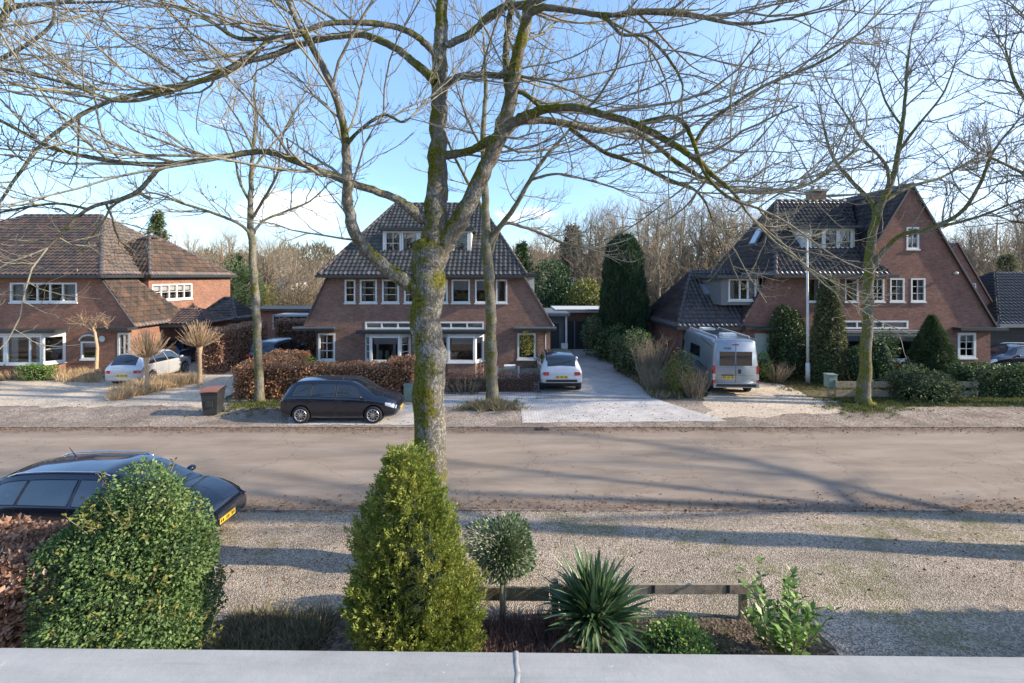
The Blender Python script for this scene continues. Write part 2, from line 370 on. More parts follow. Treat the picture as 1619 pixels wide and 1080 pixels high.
# ---------------------------------------------------------------- ground materials
def groundmat(name, stops, cell, bmp, tint=None, tintscale=.35, tintamt=.5, rough=.95, moss=None):
    m, nt, b = newmat(name); b.inputs['Roughness'].default_value = rough; b.inputs['Specular IOR Level'].default_value = .12
    p = geopos(nt); vz = nt.nodes.new('ShaderNodeTexVoronoi'); vz.inputs['Scale'].default_value = cell; nt.links.new(p, vz.inputs['Vector'])
    sc = nt.nodes.new('ShaderNodeSeparateColor'); nt.links.new(vz.outputs['Color'], sc.inputs[0])
    n = noise(nt, p, 1.3, 7, .7); a = mth(nt, 'MULTIPLY_ADD', n, .35, mth(nt, 'MULTIPLY', sc.outputs[0], .68))
    c = ramp(nt, a, stops)
    if tint: c = mixc(nt, mth(nt, 'MULTIPLY', mrange(nt, noise(nt, p, tintscale, 6, .65), .42, .62), tintamt), c, tint)
    if moss: c = mixc(nt, mth(nt, 'MULTIPLY', mth(nt, 'MULTIPLY', mrange(nt, noise(nt, p, .55, 7, .75), .50, .62), mrange(nt, noise(nt, p, 14, 3, .7), .35, .55)), .62), c, moss); wr_ = noise(nt, geopos(nt, (.25, 1.3, 1)), .9, 5, .6); c = mixc(nt, 1, c, ramp(nt, wr_, [(.3, (.74, .73, .72)), (.6, (1.08, 1.07, 1.05))]), 'MULTIPLY')
    nt.links.new(c, b.inputs['Base Color']); bump(nt, vz.outputs['Distance'], bmp, .02, b)
    return m
def roadmat():
    m, nt, b = newmat('asphalt'); b.inputs['Roughness'].default_value = .93; b.inputs['Specular IOR Level'].default_value = .2
    p = geopos(nt); sp = nt.nodes.new('ShaderNodeSeparateXYZ'); nt.links.new(p, sp.inputs[0])
    n = noise(nt, geopos(nt, (.35, 1.6, 1)), .9, 7, .65); c = ramp(nt, n, [(.28, (.23, .178, .132)), (.5, (.305, .242, .184)), (.72, (.385, .315, .246))])
    f = noise(nt, p, 70, 3, .8); c = mixc(nt, 1, c, ramp(nt, f, [(.3, (.78, .78, .78)), (.7, (1.2, 1.2, 1.2))]), 'MULTIPLY')
    d = mth(nt, 'SUBTRACT', sp.outputs[1], 13.9); d = mth(nt, 'ABSOLUTE', d); nn = noise(nt, p, 1.4, 6, .7)
    e = mrange(nt, mth(nt, 'MULTIPLY_ADD', nn, .9, d), 2.6, 3.35); c = mixc(nt, mth(nt, 'MULTIPLY', e, .55), c, (.15, .105, .075))
    pt = mrange(nt, noise(nt, geopos(nt, (1, .4, 1)), .5, 2), .60, .615); c = mixc(nt, mth(nt, 'MULTIPLY', pt, .12), c, (.12, .10, .09))
    vc = nt.nodes.new('ShaderNodeTexVoronoi'); vc.feature = 'DISTANCE_TO_EDGE'; vc.inputs['Scale'].default_value = .35
    wv = nt.nodes.new('ShaderNodeVectorMath'); wv.operation = 'ADD'; nt.links.new(p, wv.inputs[0]); nt.links.new(noise(nt, p, 2.2, 5, .6, 1), wv.inputs[1]); nt.links.new(wv.outputs[0], vc.inputs['Vector'])
    c = mixc(nt, mrange(nt, vc.outputs[0], .002, .007, .45, 0), c, (.09, .07, .06))
    nt.links.new(c, b.inputs['Base Color']); bump(nt, f, .35, .01, b); return m
def pavemat(name, c1, c2, mort, bw, bh, joint=.012):
    m, nt, b = newmat(name); b.inputs['Roughness'].default_value = .85; b.inputs['Specular IOR Level'].default_value = .25
    p = geopos(nt); t = nt.nodes.new('ShaderNodeTexBrick'); nt.links.new(p, t.inputs['Vector']); t.inputs['Scale'].default_value = 1
    t.inputs['Brick Width'].default_value = bw; t.inputs['Row Height'].default_value = bh; t.inputs['Mortar Size'].default_value = joint
    t.inputs['Color1'].default_value = (*c1, 1); t.inputs['Color2'].default_value = (*c2, 1); t.inputs['Mortar'].default_value = (*mort, 1)
    n = noise(nt, p, .9, 7, .7); c = mixc(nt, 1, t.outputs[0], ramp(nt, n, [(.3, (.72, .71, .70)), (.7, (1.15, 1.15, 1.15))]), 'MULTIPLY')
    f = noise(nt, p, 40, 3, .7); c = mixc(nt, 1, c, ramp(nt, f, [(.3, (.85, .85, .85)), (.7, (1.12, 1.12, 1.12))]), 'MULTIPLY')
    nt.links.new(c, b.inputs['Base Color']); bump(nt, t.outputs[1], -.4, .01, b); return m
GM = {}
GM['dirt'] = groundmat('soil_and_grass', [(.2, (.07, .06, .035)), (.5, (.14, .115, .06)), (.8, (.22, .19, .11))], 14, .5, (.08, .10, .03), .12, .7)
GM['gravel'] = groundmat('near_gravel', [(.08, (.10, .08, .062)), (.33, (.28, .22, .165)), (.6, (.45, .37, .285)), (.9, (.70, .60, .49))], 52, .9, (.20, .19, .16), .5, .3, moss=(.16, .165, .045))
GM['verge'] = groundmat('far_verge', [(.1, (.12, .095, .075)), (.5, (.33, .265, .21)), (.9, (.54, .46, .38))], 26, .7, (.15, .115, .085), .45, .65)
GM['sand'] = groundmat('sandy_drive', [(.1, (.36, .275, .19)), (.5, (.64, .52, .38)), (.9, (.80, .69, .54))], 22, .5, (.42, .35, .28), .4, .5)
GM['mulch'] = groundmat('leaf_mulch', [(.1, (.07, .035, .02)), (.5, (.20, .09, .05)), (.9, (.36, .19, .11))], 16, .9, (.09, .06, .03), .6, .5)
GM['bed'] = groundmat('planting_soil', [(.1, (.05, .035, .028)), (.5, (.12, .085, .065)), (.9, (.26, .19, .15))], 22, 1, (.07, .075, .03), .8, .5)
GM['road'] = roadmat()
GM['cobble'] = pavemat('pale_cobbles', (.70, .665, .62), (.58, .55, .51), (.34, .30, .26), .21, .105)
GM['paver'] = pavemat('grey_pavers', (.46, .45, .43), (.39, .38, .365), (.24, .23, .21), .32, .16, .010)
GM['kerb'] = M['stone']
def sheet(name, pts, z, mat, sub=0):
    if sub:
        rj = random.Random(len(name)); q_ = []
        for i in range(len(pts)):
            a, b_ = Vector(pts[i]), Vector(pts[(i + 1) % len(pts)]); n_ = max(1, int((b_ - a).length / .22)); t_ = (b_ - a).normalized(); nn = Vector((-t_.y, t_.x)); w_ = 0
            for k in range(n_): w_ = w_ * .7 + rj.gauss(0, sub); q_.append(tuple(a + (b_ - a) * k / n_ + nn * w_ * (1 if k else 0)))
        pts = q_
    mb = MB(); mb.face([(p[0], p[1], z) for p in pts]); o = mb.build(name, mat, uv=False); return tag(o, kind='structure')
def gp(*pp): return [tuple(G(x, y))[:2] for x, y in pp]
YN, YF = 11.0, 16.9           # near and far road edges
sheet('ground', [(-900, -900), (900, -900), (900, 1500), (-900, 1500)], 0, GM['dirt'])
sheet('gravel_forecourt', [(-160, -6), (160, -6), (160, YN), (-160, YN)], .008, GM['gravel'])
sheet('road', [(-160, YN - .02), (160, YN - .02), (160, YF), (-160, YF)], .012, GM['road'])
sheet('verge', [(-160, YF), (160, YF), (160, 20.9), (-160, 20.9)], .008, GM['verge'])
sheet('planting_bed', [(-8.5, 3.5), (4.7, 3.5), (4.6, 7.35), (1.5, 7.6), (-8.5, 7.5)], .016, GM['bed'], .035)
sheet('forecourt_paving', gp((826, 669), (1150, 666), (1032, 629.5), (700, 629.5), (700, 643), (826, 646)), .014, GM['cobble'], .03)
sheet('cobbled_parking', gp((455, 672), (700, 672), (700, 640), (640, 640), (460, 650)), .013, GM['cobble'], .03)
sheet('paved_driveway', [(1.05, 21.05), (G(1029, 628).x, 21.05), (6.75, 35.4), (2.6, 35.4)], .018, GM['paver'])
sheet('house_terrace', gp((690, 629.5), (862, 629.5), (862, 600), (690, 600)), .012, GM['cobble'])
sheet('sandy_drive', [(-42, 19.6), (-12.2, 19.6), (-12.6, 22), (-14.3, 35), (-20.2, 35), (-20.2, 25.2), (-42, 22)], .012, GM['sand'], .09)
sheet('camper_drive', gp((1110, 662), (1350, 655), (1210, 598), (1120, 598)), .012, GM['sand'], .08)
sheet('mulch_bed', [tuple(G(1200, 604))[:2], tuple(G(1250, 611))[:2], tuple(G(1340, 612))[:2], (15.5, 25.9), (11.8, 25.9)], .0155, GM['mulch'], .06)
M['kerbstone'] = plain('worn_kerb', (.27, .225, .18), .95, var=.4, scale=5, bmp=.5)
def kerb(name, x0, x1, y, wd, z, step=1.0, seed=1):
    rr = random.Random(seed); mb = MB(); x = x0
    while x < x1:
        j = rr.uniform(-.008, .008); mb.box(x + .006, x + step - .006, y + j, y + wd + j, .001, z + rr.uniform(-.006, .004)); x += step
    o = mb.build(name, M['kerbstone'], uv=False); return tag(o, kind='structure')
kerb('kerb', -60, 60, YN - .10, .05, .028)
kerb('far_kerb', -60, 60, YF - .02, .10, .055, 1.0, 3)
kerb('driveway_edge', 1.0, 6.1, 20.93, .08, .035, .5, 5)
# ---------------------------------------------------------------- building helpers
def clip(poly, ax, val, keep_less):
    out = []
    for i in range(len(poly)):
        a, b = poly[i], poly[(i + 1) % len(poly)]; da = a[ax] - val; db = b[ax] - val
        if keep_less: da, db = -da, -db
        if da >= -1e-9: out.append(a)
        if (da > 1e-9 and db < -1e-9) or (da < -1e-9 and db > 1e-9):
            t = da / (da - db); out.append((a[0] + (b[0] - a[0]) * t, a[1] + (b[1] - a[1]) * t))
    return out
def wall(mb, O, u, polys, openings=(), m=0, depth=.12):
    """polys: convex polygons in wall (u,z) metres; openings: (u0,z0,u1,z1) holes with reveals."""
    O = Vector(O); u = Vector(u).normalized(); up = Vector((0, 0, 1)); n = u.cross(up)
    xs = sorted({-999, 999} | {o[0] for o in openings} | {o[2] for o in openings})
    zs = sorted({-999, 999} | {o[1] for o in openings} | {o[3] for o in openings})
    for poly in polys:
        for i in range(len(xs) - 1):
            for j in range(len(zs) - 1):
                cx, cz = (xs[i] + xs[i + 1]) / 2, (zs[j] + zs[j + 1]) / 2
                if any(o[0] < cx < o[2] and o[1] < cz < o[3] for o in openings): continue
                q = clip(clip(poly, 0, xs[i], False), 0, xs[i + 1], True) if len(poly) > 2 else []
                if len(q) > 2: q = clip(q, 1, zs[j], False)
                if len(q) > 2: q = clip(q, 1, zs[j + 1], True)
                if len(q) > 2: mb.face([O + u * a + up * b for a, b in q], m)
    for (a0, b0, a1, b1) in openings:
        c = [O + u * a + up * b for a, b in ((a0, b0), (a1, b0), (a1, b1), (a0, b1))]
        for i in range(4):
            p, q = c[i], c[(i + 1) % 4]; mb.face([q, p, p - n * depth, q - n * depth], m)
def window(parent, O, u, rect, cols=1, rows=1, ft=.07, mat='white', blind=0, curtains=False, sill=True, splits=None, name='window', mt=.03):
    """frame, bars, sill and the room behind as one mesh; the glass is its child."""
    O = Vector(O); u = Vector(u).normalized(); up = Vector((0, 0, 1)); n = u.cross(up)
    a0, b0, a1, b1 = rect; mb = MB()
    rv = random.Random(int(a0 * 97 + b0 * 31)).random()
    if not blind and not curtains and b1 - b0 > .8:
        if rv < .5: curtains = True
        elif rv < .72: blind = .28
    def bx(x0, x1, z0, z1, d0, d1, m=0): mb.obox(O + u * x0 + up * z0 + n * d0, u * (x1 - x0), n * (d1 - d0), up * (z1 - z0), m)
    g = .002
    bx(a0 + g, a0 + ft, b0 + g, b1 - g, -.10, .018); bx(a1 - ft, a1 - g, b0 + g, b1 - g, -.10, .018)
    bx(a0 + ft, a1 - ft, b1 - ft, b1 - g, -.10, .016); bx(a0 + ft, a1 - ft, b0 + g, b0 + ft, -.10, .016)
    iw, ih = a1 - a0 - 2 * ft, b1 - b0 - 2 * ft
    vs = splits if splits else []
    for s in vs: bx(a0 + ft + iw * s - .04, a0 + ft + iw * s + .04, b0 + ft, b1 - ft, -.09, .010)
    for i in range(1, cols): x = a0 + ft + iw * i / cols; bx(x - mt / 2, x + mt / 2, b0 + ft, b1 - ft, -.075, -.020)
    for j in range(1, rows): z = b0 + ft + ih * j / rows; bx(a0 + ft, a1 - ft, z - mt / 2, z + mt / 2, -.072, -.024)
    if sill: bx(a0 - .04, a1 + .04, b0 - .07, b0 - .003, -.05, .06)
    q = [O + u * a + up * b for a, b in ((a0 + .01, b0 + .01), (a1 - .01, b0 + .01), (a1 - .01, b1 - .01), (a0 + .01, b1 - .01))]
    D = .7
    for i in range(4):
        p, r = q[i] - n * .10, q[(i + 1) % 4] - n * .10; mb.face([r, p, p - n * D, r - n * D], 1)
    mb.face([p - n * (D + .1) for p in q], 1)
    if blind:
        z0 = b1 - ft - ih * blind; mb.face([O + u * a + up * b - n * .14 for a, b in ((a0 + .03, z0), (a1 - .03, z0), (a1 - .03, b1 - .02), (a0 + .03, b1 - .02))], 3)
    if curtains:
        for c0, c1 in ((a0 + .02, a0 + ft + iw * .22), (a1 - ft - iw * .22, a1 - .02)):
            rows_ = []
            for zz in (b0 + .03, b1 - .03): rows_.append([O + u * (c0 + (c1 - c0) * t / 8) + up * zz - n * (.18 + .03 * (t % 2)) for t in range(9)])
            mb.grid(rows_, 2)
    o = mb.build(name, [M[mat], M['room'], M['curtain'], M['blind']], parent)
    gb = MB(); gb.face([O + u * a + up * b - n * .052 for a, b in ((a0 + ft, b0 + ft), (a1 - ft, b0 + ft), (a1 - ft, b1 - ft), (a0 + ft, b1 - ft))])
    gb.build('pane', M['glass'], o)
    return o
def tiles(mb, poly, m=0, tw=.25, th=.33, amp=.06, lap=.045, seed=0):
    """pantiled convex roof face; poly[0]->poly[1] is the eave, seen left to right from outside."""
    rr = random.Random(seed); p = [Vector(q) for q in poly]; u = (p[1] - p[0]).normalized()
    n = None
    for k in range(2, len(p)):
        n = u.cross(p[k] - p[0])
        if n.length > .1: break
    n.normalize(); v = n.cross(u); O = p[0]
    uv = [((q - O).dot(u), (q - O).dot(v)) for q in p]; V = max(b for a, b in uv); U0 = min(a for a, b in uv); U1 = max(a for a, b in uv)
    def span(y):
        y = min(max(y, 1e-4), V - 1e-4); xs = []
        for i in range(len(uv)):
            a, b = uv[i], uv[(i + 1) % len(uv)]
            if (a[1] - y) * (b[1] - y) <= 0 and abs(a[1] - b[1]) > 1e-9: xs.append(a[0] + (b[0] - a[0]) * (y - a[1]) / (b[1] - a[1]))
        return (min(xs), max(xs)) if xs else (0, 0)
    prof = [0, .55, 1, .85, .35, .05]; K = 6; k0 = int(math.floor(U0 / tw * K)); k1 = int(math.ceil(U1 / tw * K))
    nr = max(1, int(round(V / th))); hh = V / nr; prev = None
    for r in range(nr):
        jit = {}
        for e, (y, lift) in enumerate(((r * hh, lap), ((r + 1) * hh, 0.0))):
            a, b = span(y); row = []
            for k in range(k0, k1 + 1):
                x = k * tw / K; c = min(max(x, a), b); t = k // K
                if t not in jit: jit[t] = rr.uniform(-.007, .007)
                h = prof[k % K] * amp + lift + jit[t]
                idx = len(mb.v); mb.v.append(tuple(O + u * c + v * y + n * h)); mb.uv[idx] = (c, y + (.01 if e == 0 else -.01)); row.append((idx, c))
            if prev:
                for i in range(len(row) - 1):
                    if abs(row[i][1] - row[i + 1][1]) < 1e-6 and abs(prev[i][1] - prev[i + 1][1]) < 1e-6: continue
                    mb.f.append((prev[i][0], prev[i + 1][0], row[i + 1][0], row[i][0])); mb.m.append(m); mb.sm.append(e == 1)
            prev = row
def ridge(mb, a, b, r=.11, m=1):
    a = Vector(a); b = Vector(b); n = max(1, int((b - a).length / .4)); d = (b - a) / n
    for i in range(n): mb.tube([a + d * i, a + d * (i + 1.03)], [r * 1.05, r * .9], 8, m)
def gutter(mb, a, b, r=.07, m=0):
    mb.bar(Vector(a), Vector(b), r * 1.7, r * 1.6, m)
def slab(mb, x0, x1, y0, y1, z, t=.16, m=0): mb.box(x0, x1, y0, y1, z, z + t, m)
UX = Vector((1, 0, 0)); UY = Vector((0, 1, 0))
# ---------------------------------------------------------------- central house
def central_house():
    h = thing('brick_house', 'brown brick middle house behind the big tree, steep black roof, two white bay windows', 'house', (-4.5, 26, 0))
    Y = 26.0; S = F / Y
    def x(px): return (px - CX) / S
    def z(py): return EYE - (py - HZ) / S
    O = (0, Y, 0); ops = []
    up = [(545, 562), (569, 596), (604, 631), (639, 664), (682, 708), (714, 743), (751, 777), (784, 802)]
    upr = [(x(a), z(479), x(b), z(442)) for a, b in up]
    lo = [(x(503), z(570), x(530), z(527)), (x(818), z(568), x(847), z(527))]
    tr = [(x(577), z(520.5), x(765), z(508.5))]
    ba = [(x(578), z(573), x(649), z(530)), (x(698), z(573), x(765), z(530))]
    ops = upr + lo + tr + ba
    wl = MB()
    wall(wl, O, UX, [[(x(482), 2.62), (x(873), 2.62), (x(827), 5.28), (x(518), 5.28)], [(x(500), 0), (x(870), 0), (x(870), 2.62), (x(500), 2.62)]], ops)
    # sides and back
    xl, xr = x(500), x(870); YB = 36.5
    for X, s in ((xl, -1), (xr, 1)):
        if s > 0: wl.face([(X, Y, 0), (X, YB, 0), (X, YB, 2.55), (X, Y, 2.55)])
        else: wl.face([(X, YB, 0), (X, Y, 0), (X, Y, 2.55), (X, YB, 2.55)])
    wl.face([(xr, YB, 0), (xl, YB, 0), (xl, YB, 2.6), (xr, YB, 2.6)]); wl.face([(x(873), YB, 2.6), (x(482), YB, 2.6), (x(518), YB, 5.28), (x(827), YB, 5.28)])
    wl.build('wall', M['brick_mid'], h)
    # main roof
    e0, e1 = x(508), x(832); Ye = 25.6; ze = 5.36; r0, r1, Yr, zr = -7.55, -2.05, 31.2, 9.95; Yk = 36.9
    A, B = (e0, Ye, ze), (e1, Ye, ze); C, D = (r1, Yr, zr), (r0, Yr, zr); Bk, Ak = (e1, Yk, ze), (e0, Yk, ze)
    rf = MB(); tiles(rf, [A, B, C, D], seed=1); tiles(rf, [B, Bk, C], seed=2); tiles(rf, [Bk, Ak, D, C], seed=3); tiles(rf, [Ak, A, D], seed=4)
    ridge(rf, D, C, .13); ridge(rf, (e0 - .02, Ye, ze + .06), D, .10); ridge(rf, (e1, Ye, ze + .06), C, .10)
    # steep side roofs below the eave
    for (xa, xb, s) in ((x(482) - .05, x(518), -1), (x(873) + .05, x(827), 1)):
        lo_, hi = (xa, Y + .02, 2.6), (xb, Y + .02, 5.3); lo2, hi2 = (xa, YB, 2.6), (xb, YB, 5.3)
        tiles(rf, [lo2, lo_, hi, hi2] if s < 0 else [lo_, lo2, hi2, hi], seed=5)
        rf.bar((xa, Y + .0, 2.62), (xb, Y + .0, 5.3), .16, .07, 1)
    roof = rf.build('roof', [M['tile_mid'], M['ridge']], h)
    g = MB(); g.box(e0 - .12, e1 + .12, Ye - .14, Ye + .06, ze - .13, ze + .02); g.box(e0 + .2, e1 - .2, Ye + .062, Y + .01, ze - .12, ze - .06)
    g.build('gutter', M['dark_trim'], h)
    # flat roofed side dormers
    for (x0, x1, sx0, sx1) in ((x(497), x(512), x(492), x(520)), (x(829), x(847), x(826), x(851))):
        q = MB(); q.box(min(x0, x1), max(x0, x1), 27.6, 33, 3.2, 5.26); q.build('side_dormer', M['offwhite'], h)
        q = MB(); q.box(sx0, sx1, 27.3, 33.3, 5.262, 5.44); q.build('flat_roof', M['dark_trim'], h)
    # front dormer
    Yd = 27.25; xd0, xd1 = X_(608, Yd), X_(742, Yd); zd0, zd1 = Z_(404, Yd), Z_(365, Yd)
    q = MB(); q.box(xd0 - .1, xd0, Yd - .02, 29.2, zd0 - .1, zd1); q.box(xd1, xd1 + .1, Yd - .02, 29.2, zd0 - .1, zd1)
    q.box(xd0, xd1, Yd - .02, Yd + .06, zd0 - .28, zd0 - .001); q.box(xd0, xd1, Yd + .6, Yd + .65, zd0 - .1, zd1)
    dm = q.build('dormer', M['white'], h)
    q = MB(); q.box(xd0 - .3, xd1 + .3, Yd - .3, 30, zd1 + .002, zd1 + .17); q.build('flat_roof', M['dark_trim'], dm)
    nW = 5; ww = (xd1 - xd0) / nW
    for i in range(nW):
        window(dm, (0, Yd, 0), UX, (xd0 + ww * i, zd0, xd0 + ww * (i + 1) - .01, zd1 - .01), 2 if i == 0 else 1, 2 if i in (0,) else 1, .10, blind=.0, curtains=i in (1, 3, 4), sill=False)
    # windows
    for i, r in enumerate(upr): window(h, O, UX, r, 1, 3 if i < 4 else 1, .085, blind=.45 if i in (5, 6) else 0, curtains=i in (3, 4, 7))
    for r in lo: window(h, O, UX, r, 2 if r is lo[0] else 1, 3 if r is lo[0] else 1, .10, curtains=False)
    window(h, O, UX, tr[0], 1, 1, .09, splits=[.13, .27, .43, .57, .73, .87], blind=1, sill=False, name='transom_window')
    # bays
    Yb = Y - .62
    for k, (p0, p1) in enumerate(((578, 649), (698, 765))):
        X0, X1 = x(p0), x(p1); zb, zt = .80, 2.18
        a, b, c, d = Vector((X0, Y, 0)), Vector((X0 + .42, Yb, 0)), Vector((X1 - .42, Yb, 0)), Vector((X1, Y, 0))
        q = MB()
        for p, r in ((a, b), (b, c), (c, d)):
            q.face([p, r, r + Vector((0, 0, zb)), p + Vector((0, 0, zb))])
        q.face([a + Vector((0, 0, zb)), b + Vector((0, 0, zb)), c + Vector((0, 0, zb)), d + Vector((0, 0, zb))], 1)
        by = q.build('bay', [M['brick_mid'], M['white']], h); q = MB()
        for p, r in ((a, b), (b, c), (c, d)): q.face([p + Vector((0, 0, zt)), r + Vector((0, 0, zt)), r + Vector((0, 0, 2.3)), p + Vector((0, 0, 2.3))])
        q.build('bay_head', M['white'], by)
        for p, r, cc, rw in ((a, b, 1, 3 if k == 0 else 1), (b, c, 1, 1), (c, d, 1, 3 if k == 0 else 1)):
            L_ = (r - p).length; spl = None
            window(by, p, (r - p), (0.0, zb, L_, zt), cc, rw, .11, blind=.3 if p is b else 0, curtains=(p is b and k == 0), splits=None)
        if k == 0:
            pot = MB()
            for i in range(3): pot.lathe([(.001, .9), (.09, .9), (.12, 1.08), (.10, 1.3), (.06, 1.38), (.001, 1.4)], (X0 + .9 + i * .35, Yb + .28, 0), n=12)
            pot.build('window_vase', M['palegreen'], by)
    q = MB(); q.box(x(571), x(772), Yb - .22, Y, 2.302, 2.46); q.box(x(571) - .02, x(772) + .02, Yb - .24, Yb - .18, 2.40, 2.50)
    q.build('bay_canopy', M['dark_trim'], h)
    for (p0, p1) in ((470, 534), (812, 878)):
        q = MB(); q.box(x(p0), x(p1), Y - .55, Y - .003, 2.45, 2.60); q.build('canopy', M['dark_trim'], h)
        q = MB(); q.box(x(p0) - .01, x(p1) + .01, Y - .57, Y - .5, 2.56, 2.64); q.build('canopy_edge', M['zinc'], h)
    q = MB(); q.box(x(545), x(548), Y - .07, Y - .01, 2.6, 3.75); q.build('wall_stain', plain('lime_stain', (.24, .18, .15), .9), h) if False else None
    # rain pipes
    q = MB(); q.tube([(x(862), Y - .08, .05), (x(862), Y - .08, 2.4)], .04, 8); q.build('rain_pipe', M['zinc'], h)
central_house()
# ---------------------------------------------------------------- left house
def left_house():
    h = thing('brick_house', 'red brick house on the left with brown tiled hipped roof, catslide and side wing', 'house', (-26, 26, 0))
    Y = 26.0; S = F / Y
    def x(px): return (px - CX) / S
    def z(py): return EYE - (py - HZ) / S
    O = (0, Y, 0); XW, XE = -35.8, -20.3; XU = x(155)
    ow = [(x(16), z(478), x(122), z(447)), (x(-180), z(478), x(-70), z(447))]
    ar = (x(128), z(568), x(154), z(540)); dr = (x(186), z(568), x(206), z(526))
    wl = MB(); wall(wl, O, UX, [[(XW, 2.55), (XE, 2.55), (XU, 5.28), (XW, 5.28)], [(XW, 0), (x(207), 0), (x(207), 2.55), (XW, 2.55)]], ow + [ar, dr])
    # return wall, wing walls
    wl.face([(x(207), Y, 0), (x(207), 30, 0), (x(207), 30, 2.6), (x(207), Y, 2.6)])
    c = -21.55
    rw = [(28.95 - 28.7, Z_(475, 29.8), 32.6 - 28.7, Z_(449, 30.2))]
    wall(wl, (c, 28.7, 0), UY, [[(0, 0), (8.3, 0), (8.3, 5.28), (0, 5.28)]], rw)
    wl.face([(-24, 28.7, 0), (c, 28.7, 0), (c, 28.7, 5.28), (-24, 28.7, 5.28)])
    wl.build('wall', M['brick_left'], h)
    rf = MB(); ze = 5.36
    A, B = (-36.1, 25.6, ze), (-21.75, 25.6, ze); RY, RZ = 31.2, 9.2; RR = (-26.4, RY, RZ); RL = (-31.4, RY, RZ); Bk = (-21.75, 36.8, ze); Ak = (-36.1, 36.8, ze)
    tiles(rf, [A, B, RR, RL], seed=11); tiles(rf, [B, Bk, RR], m=0, seed=12); tiles(rf, [Bk, Ak, RL, RR], seed=13, th=.6); tiles(rf, [Ak, A, RL], seed=131); ridge(rf, A, RL, .11)
    ridge(rf, RL, RR, .13); ridge(rf, B, RR, .11)
    # catslide
    tiles(rf, [(-20.15, Y - .02, 2.55), (-20.15, 30.6, 2.55), (XU + .1, 28.0, 5.42), (XU + .1, Y - .02, 5.42)], seed=14)
    rf.bar((XE + .12, Y - .03, 2.55), (XU + .08, Y - .03, 5.35), .14, .07, 1)
    # porch lean-to
    tiles(rf, [(-20.4, 28.2, 2.5), (-17.9, 28.2, 2.5), (-19.6, 30.3, 3.3), (-21.5, 30.3, 3.3)], seed=15)
    tiles(rf, [(-17.9, 28.2, 2.5), (-17.9, 31.3, 2.5), (-19.6, 30.3, 3.3)], seed=16)
    # wing roof
    WF, WB = 28.45, 37.3; wx = -21.3; ap = (-22.72, 30.3, 7.83); ap2 = (-23.1, 31.6, 7.80)
    tiles(rf, [(-28.3, WF, ze), (wx, WF, ze), ap], seed=17); tiles(rf, [(wx, WF, ze), (wx, WB, ze), ap2, ap], seed=18)
    tiles(rf, [(wx, WB, ze), (-28.3, WB, ze), ap2], seed=19); tiles(rf, [(-28.3, WB, ze), (-28.3, WF, ze), ap, ap2], seed=191, th=.6)
    ridge(rf, (wx, WF, ze), ap, .11); ridge(rf, (wx, WB, ze), ap2, .11); ridge(rf, ap, ap2, .11)
    rf.build('roof', [M['tile_left'], M['ridge']], h)
    g = MB(); g.box(XW, -21.6, 25.42, 25.62, ze - .13, ze + .02); g.box(-21.76, -21.58, 25.62, 28.4, ze - .13, ze + .02)
    g.box(wx - .06, wx + .14, WF - .1, WB + .1, ze - .13, ze + .02); g.box(-22.9, wx - .06, WF - .1, WF + .08, ze - .13, ze + .02)
    g.box(-20.45, -17.8, 28.08, 28.2, 2.34, 2.5); g.box(XW, -21.9, 25.622, 26.01, ze - .13, ze - .07); g.box(c - .01, wx - .07, WF, WB, ze - .13, ze - .07)
    g.build('gutter', M['dark_trim'], h)
    window(h, O, UX, ow[0], 1, 1, .09, splits=[.2, .4, .6, .8], curtains=True); window(h, O, UX, ow[1], 1, 1, .09, splits=[.2, .4, .6, .8])
    window(h, (c, 28.7, 0), UY, rw[0], 1, 2, .09, splits=[.2, .4, .6, .8], blind=.4)
    window(h, O, UX, ar, 1, 1, .08, name='arched_window', sill=True)
    q = MB(); cx0 = (ar[0] + ar[2]) / 2; rr = (ar[2] - ar[0]) / 2 + .06
    arc = [(cx0 + rr * math.cos(t), Y - .03, ar[3] + .03 + .32 * math.sin(t)) for t in np.linspace(0, math.pi, 15)]
    q.tube(arc, .045, 6); q.face([(p[0], Y - .012, p[2]) for p in arc[::-1]], 1); q.build('arch_frame', [M['white'], M['carglass']], h)
    window(h, O, UX, dr, 1, 1, .12, name='porch_door', sill=False, splits=[.55])
    # bay
    X0, X1, Yb, zb, zt = x(-120), x(104), Y - .75, .72, 2.22
    a, b, cc, d = Vector((X0, Y, 0)), Vector((X0 + .4, Yb, 0)), Vector((X1 - .55, Yb, 0)), Vector((X1, Y, 0)); q = MB()
    for p, r in ((a, b), (b, cc), (cc, d)):
        q.face([p, r, r + Vector((0, 0, zb)), p + Vector((0, 0, zb))])
    by = q.build('bay', M['brick_left'], h); q = MB()
    for p, r in ((a, b), (b, cc), (cc, d)): q.face([p + Vector((0, 0, zt)), r + Vector((0, 0, zt)), r + Vector((0, 0, 2.35)), p + Vector((0, 0, 2.35))])
    q.build('bay_head', M['white'], by)
    Lc = (cc - b).length
    window(by, b, (cc - b), (0, zb, Lc - 3.4, zt), 1, 1, .12, splits=[.33, .66]); window(by, b, (cc - b), (Lc - 3.39, zb, Lc - 1.9, zt), 1, 1, .10)
    window(by, b, (cc - b), (Lc - 1.89, zb, Lc, zt), 1, 1, .10, splits=[.68], curtains=True); window(by, cc, (d - cc), (0, zb, (d - cc).length, zt), 1, 2, .12)
    q = MB(); q.box(X0 - .1, X1 + .15, Yb - .25, Y, 2.352, 2.50); q.build('bay_canopy', M['dark_trim'], h)
    q = MB(); q.box(x(157), x(218), Y - .7, Y - .003, 2.46, 2.60); q.build('canopy', M['dark_trim'], h)
    q = MB(); q.box(-18.2, -18.08, 28.3, 28.42, 0, 2.35); q.build('porch_post', M['white'], h)
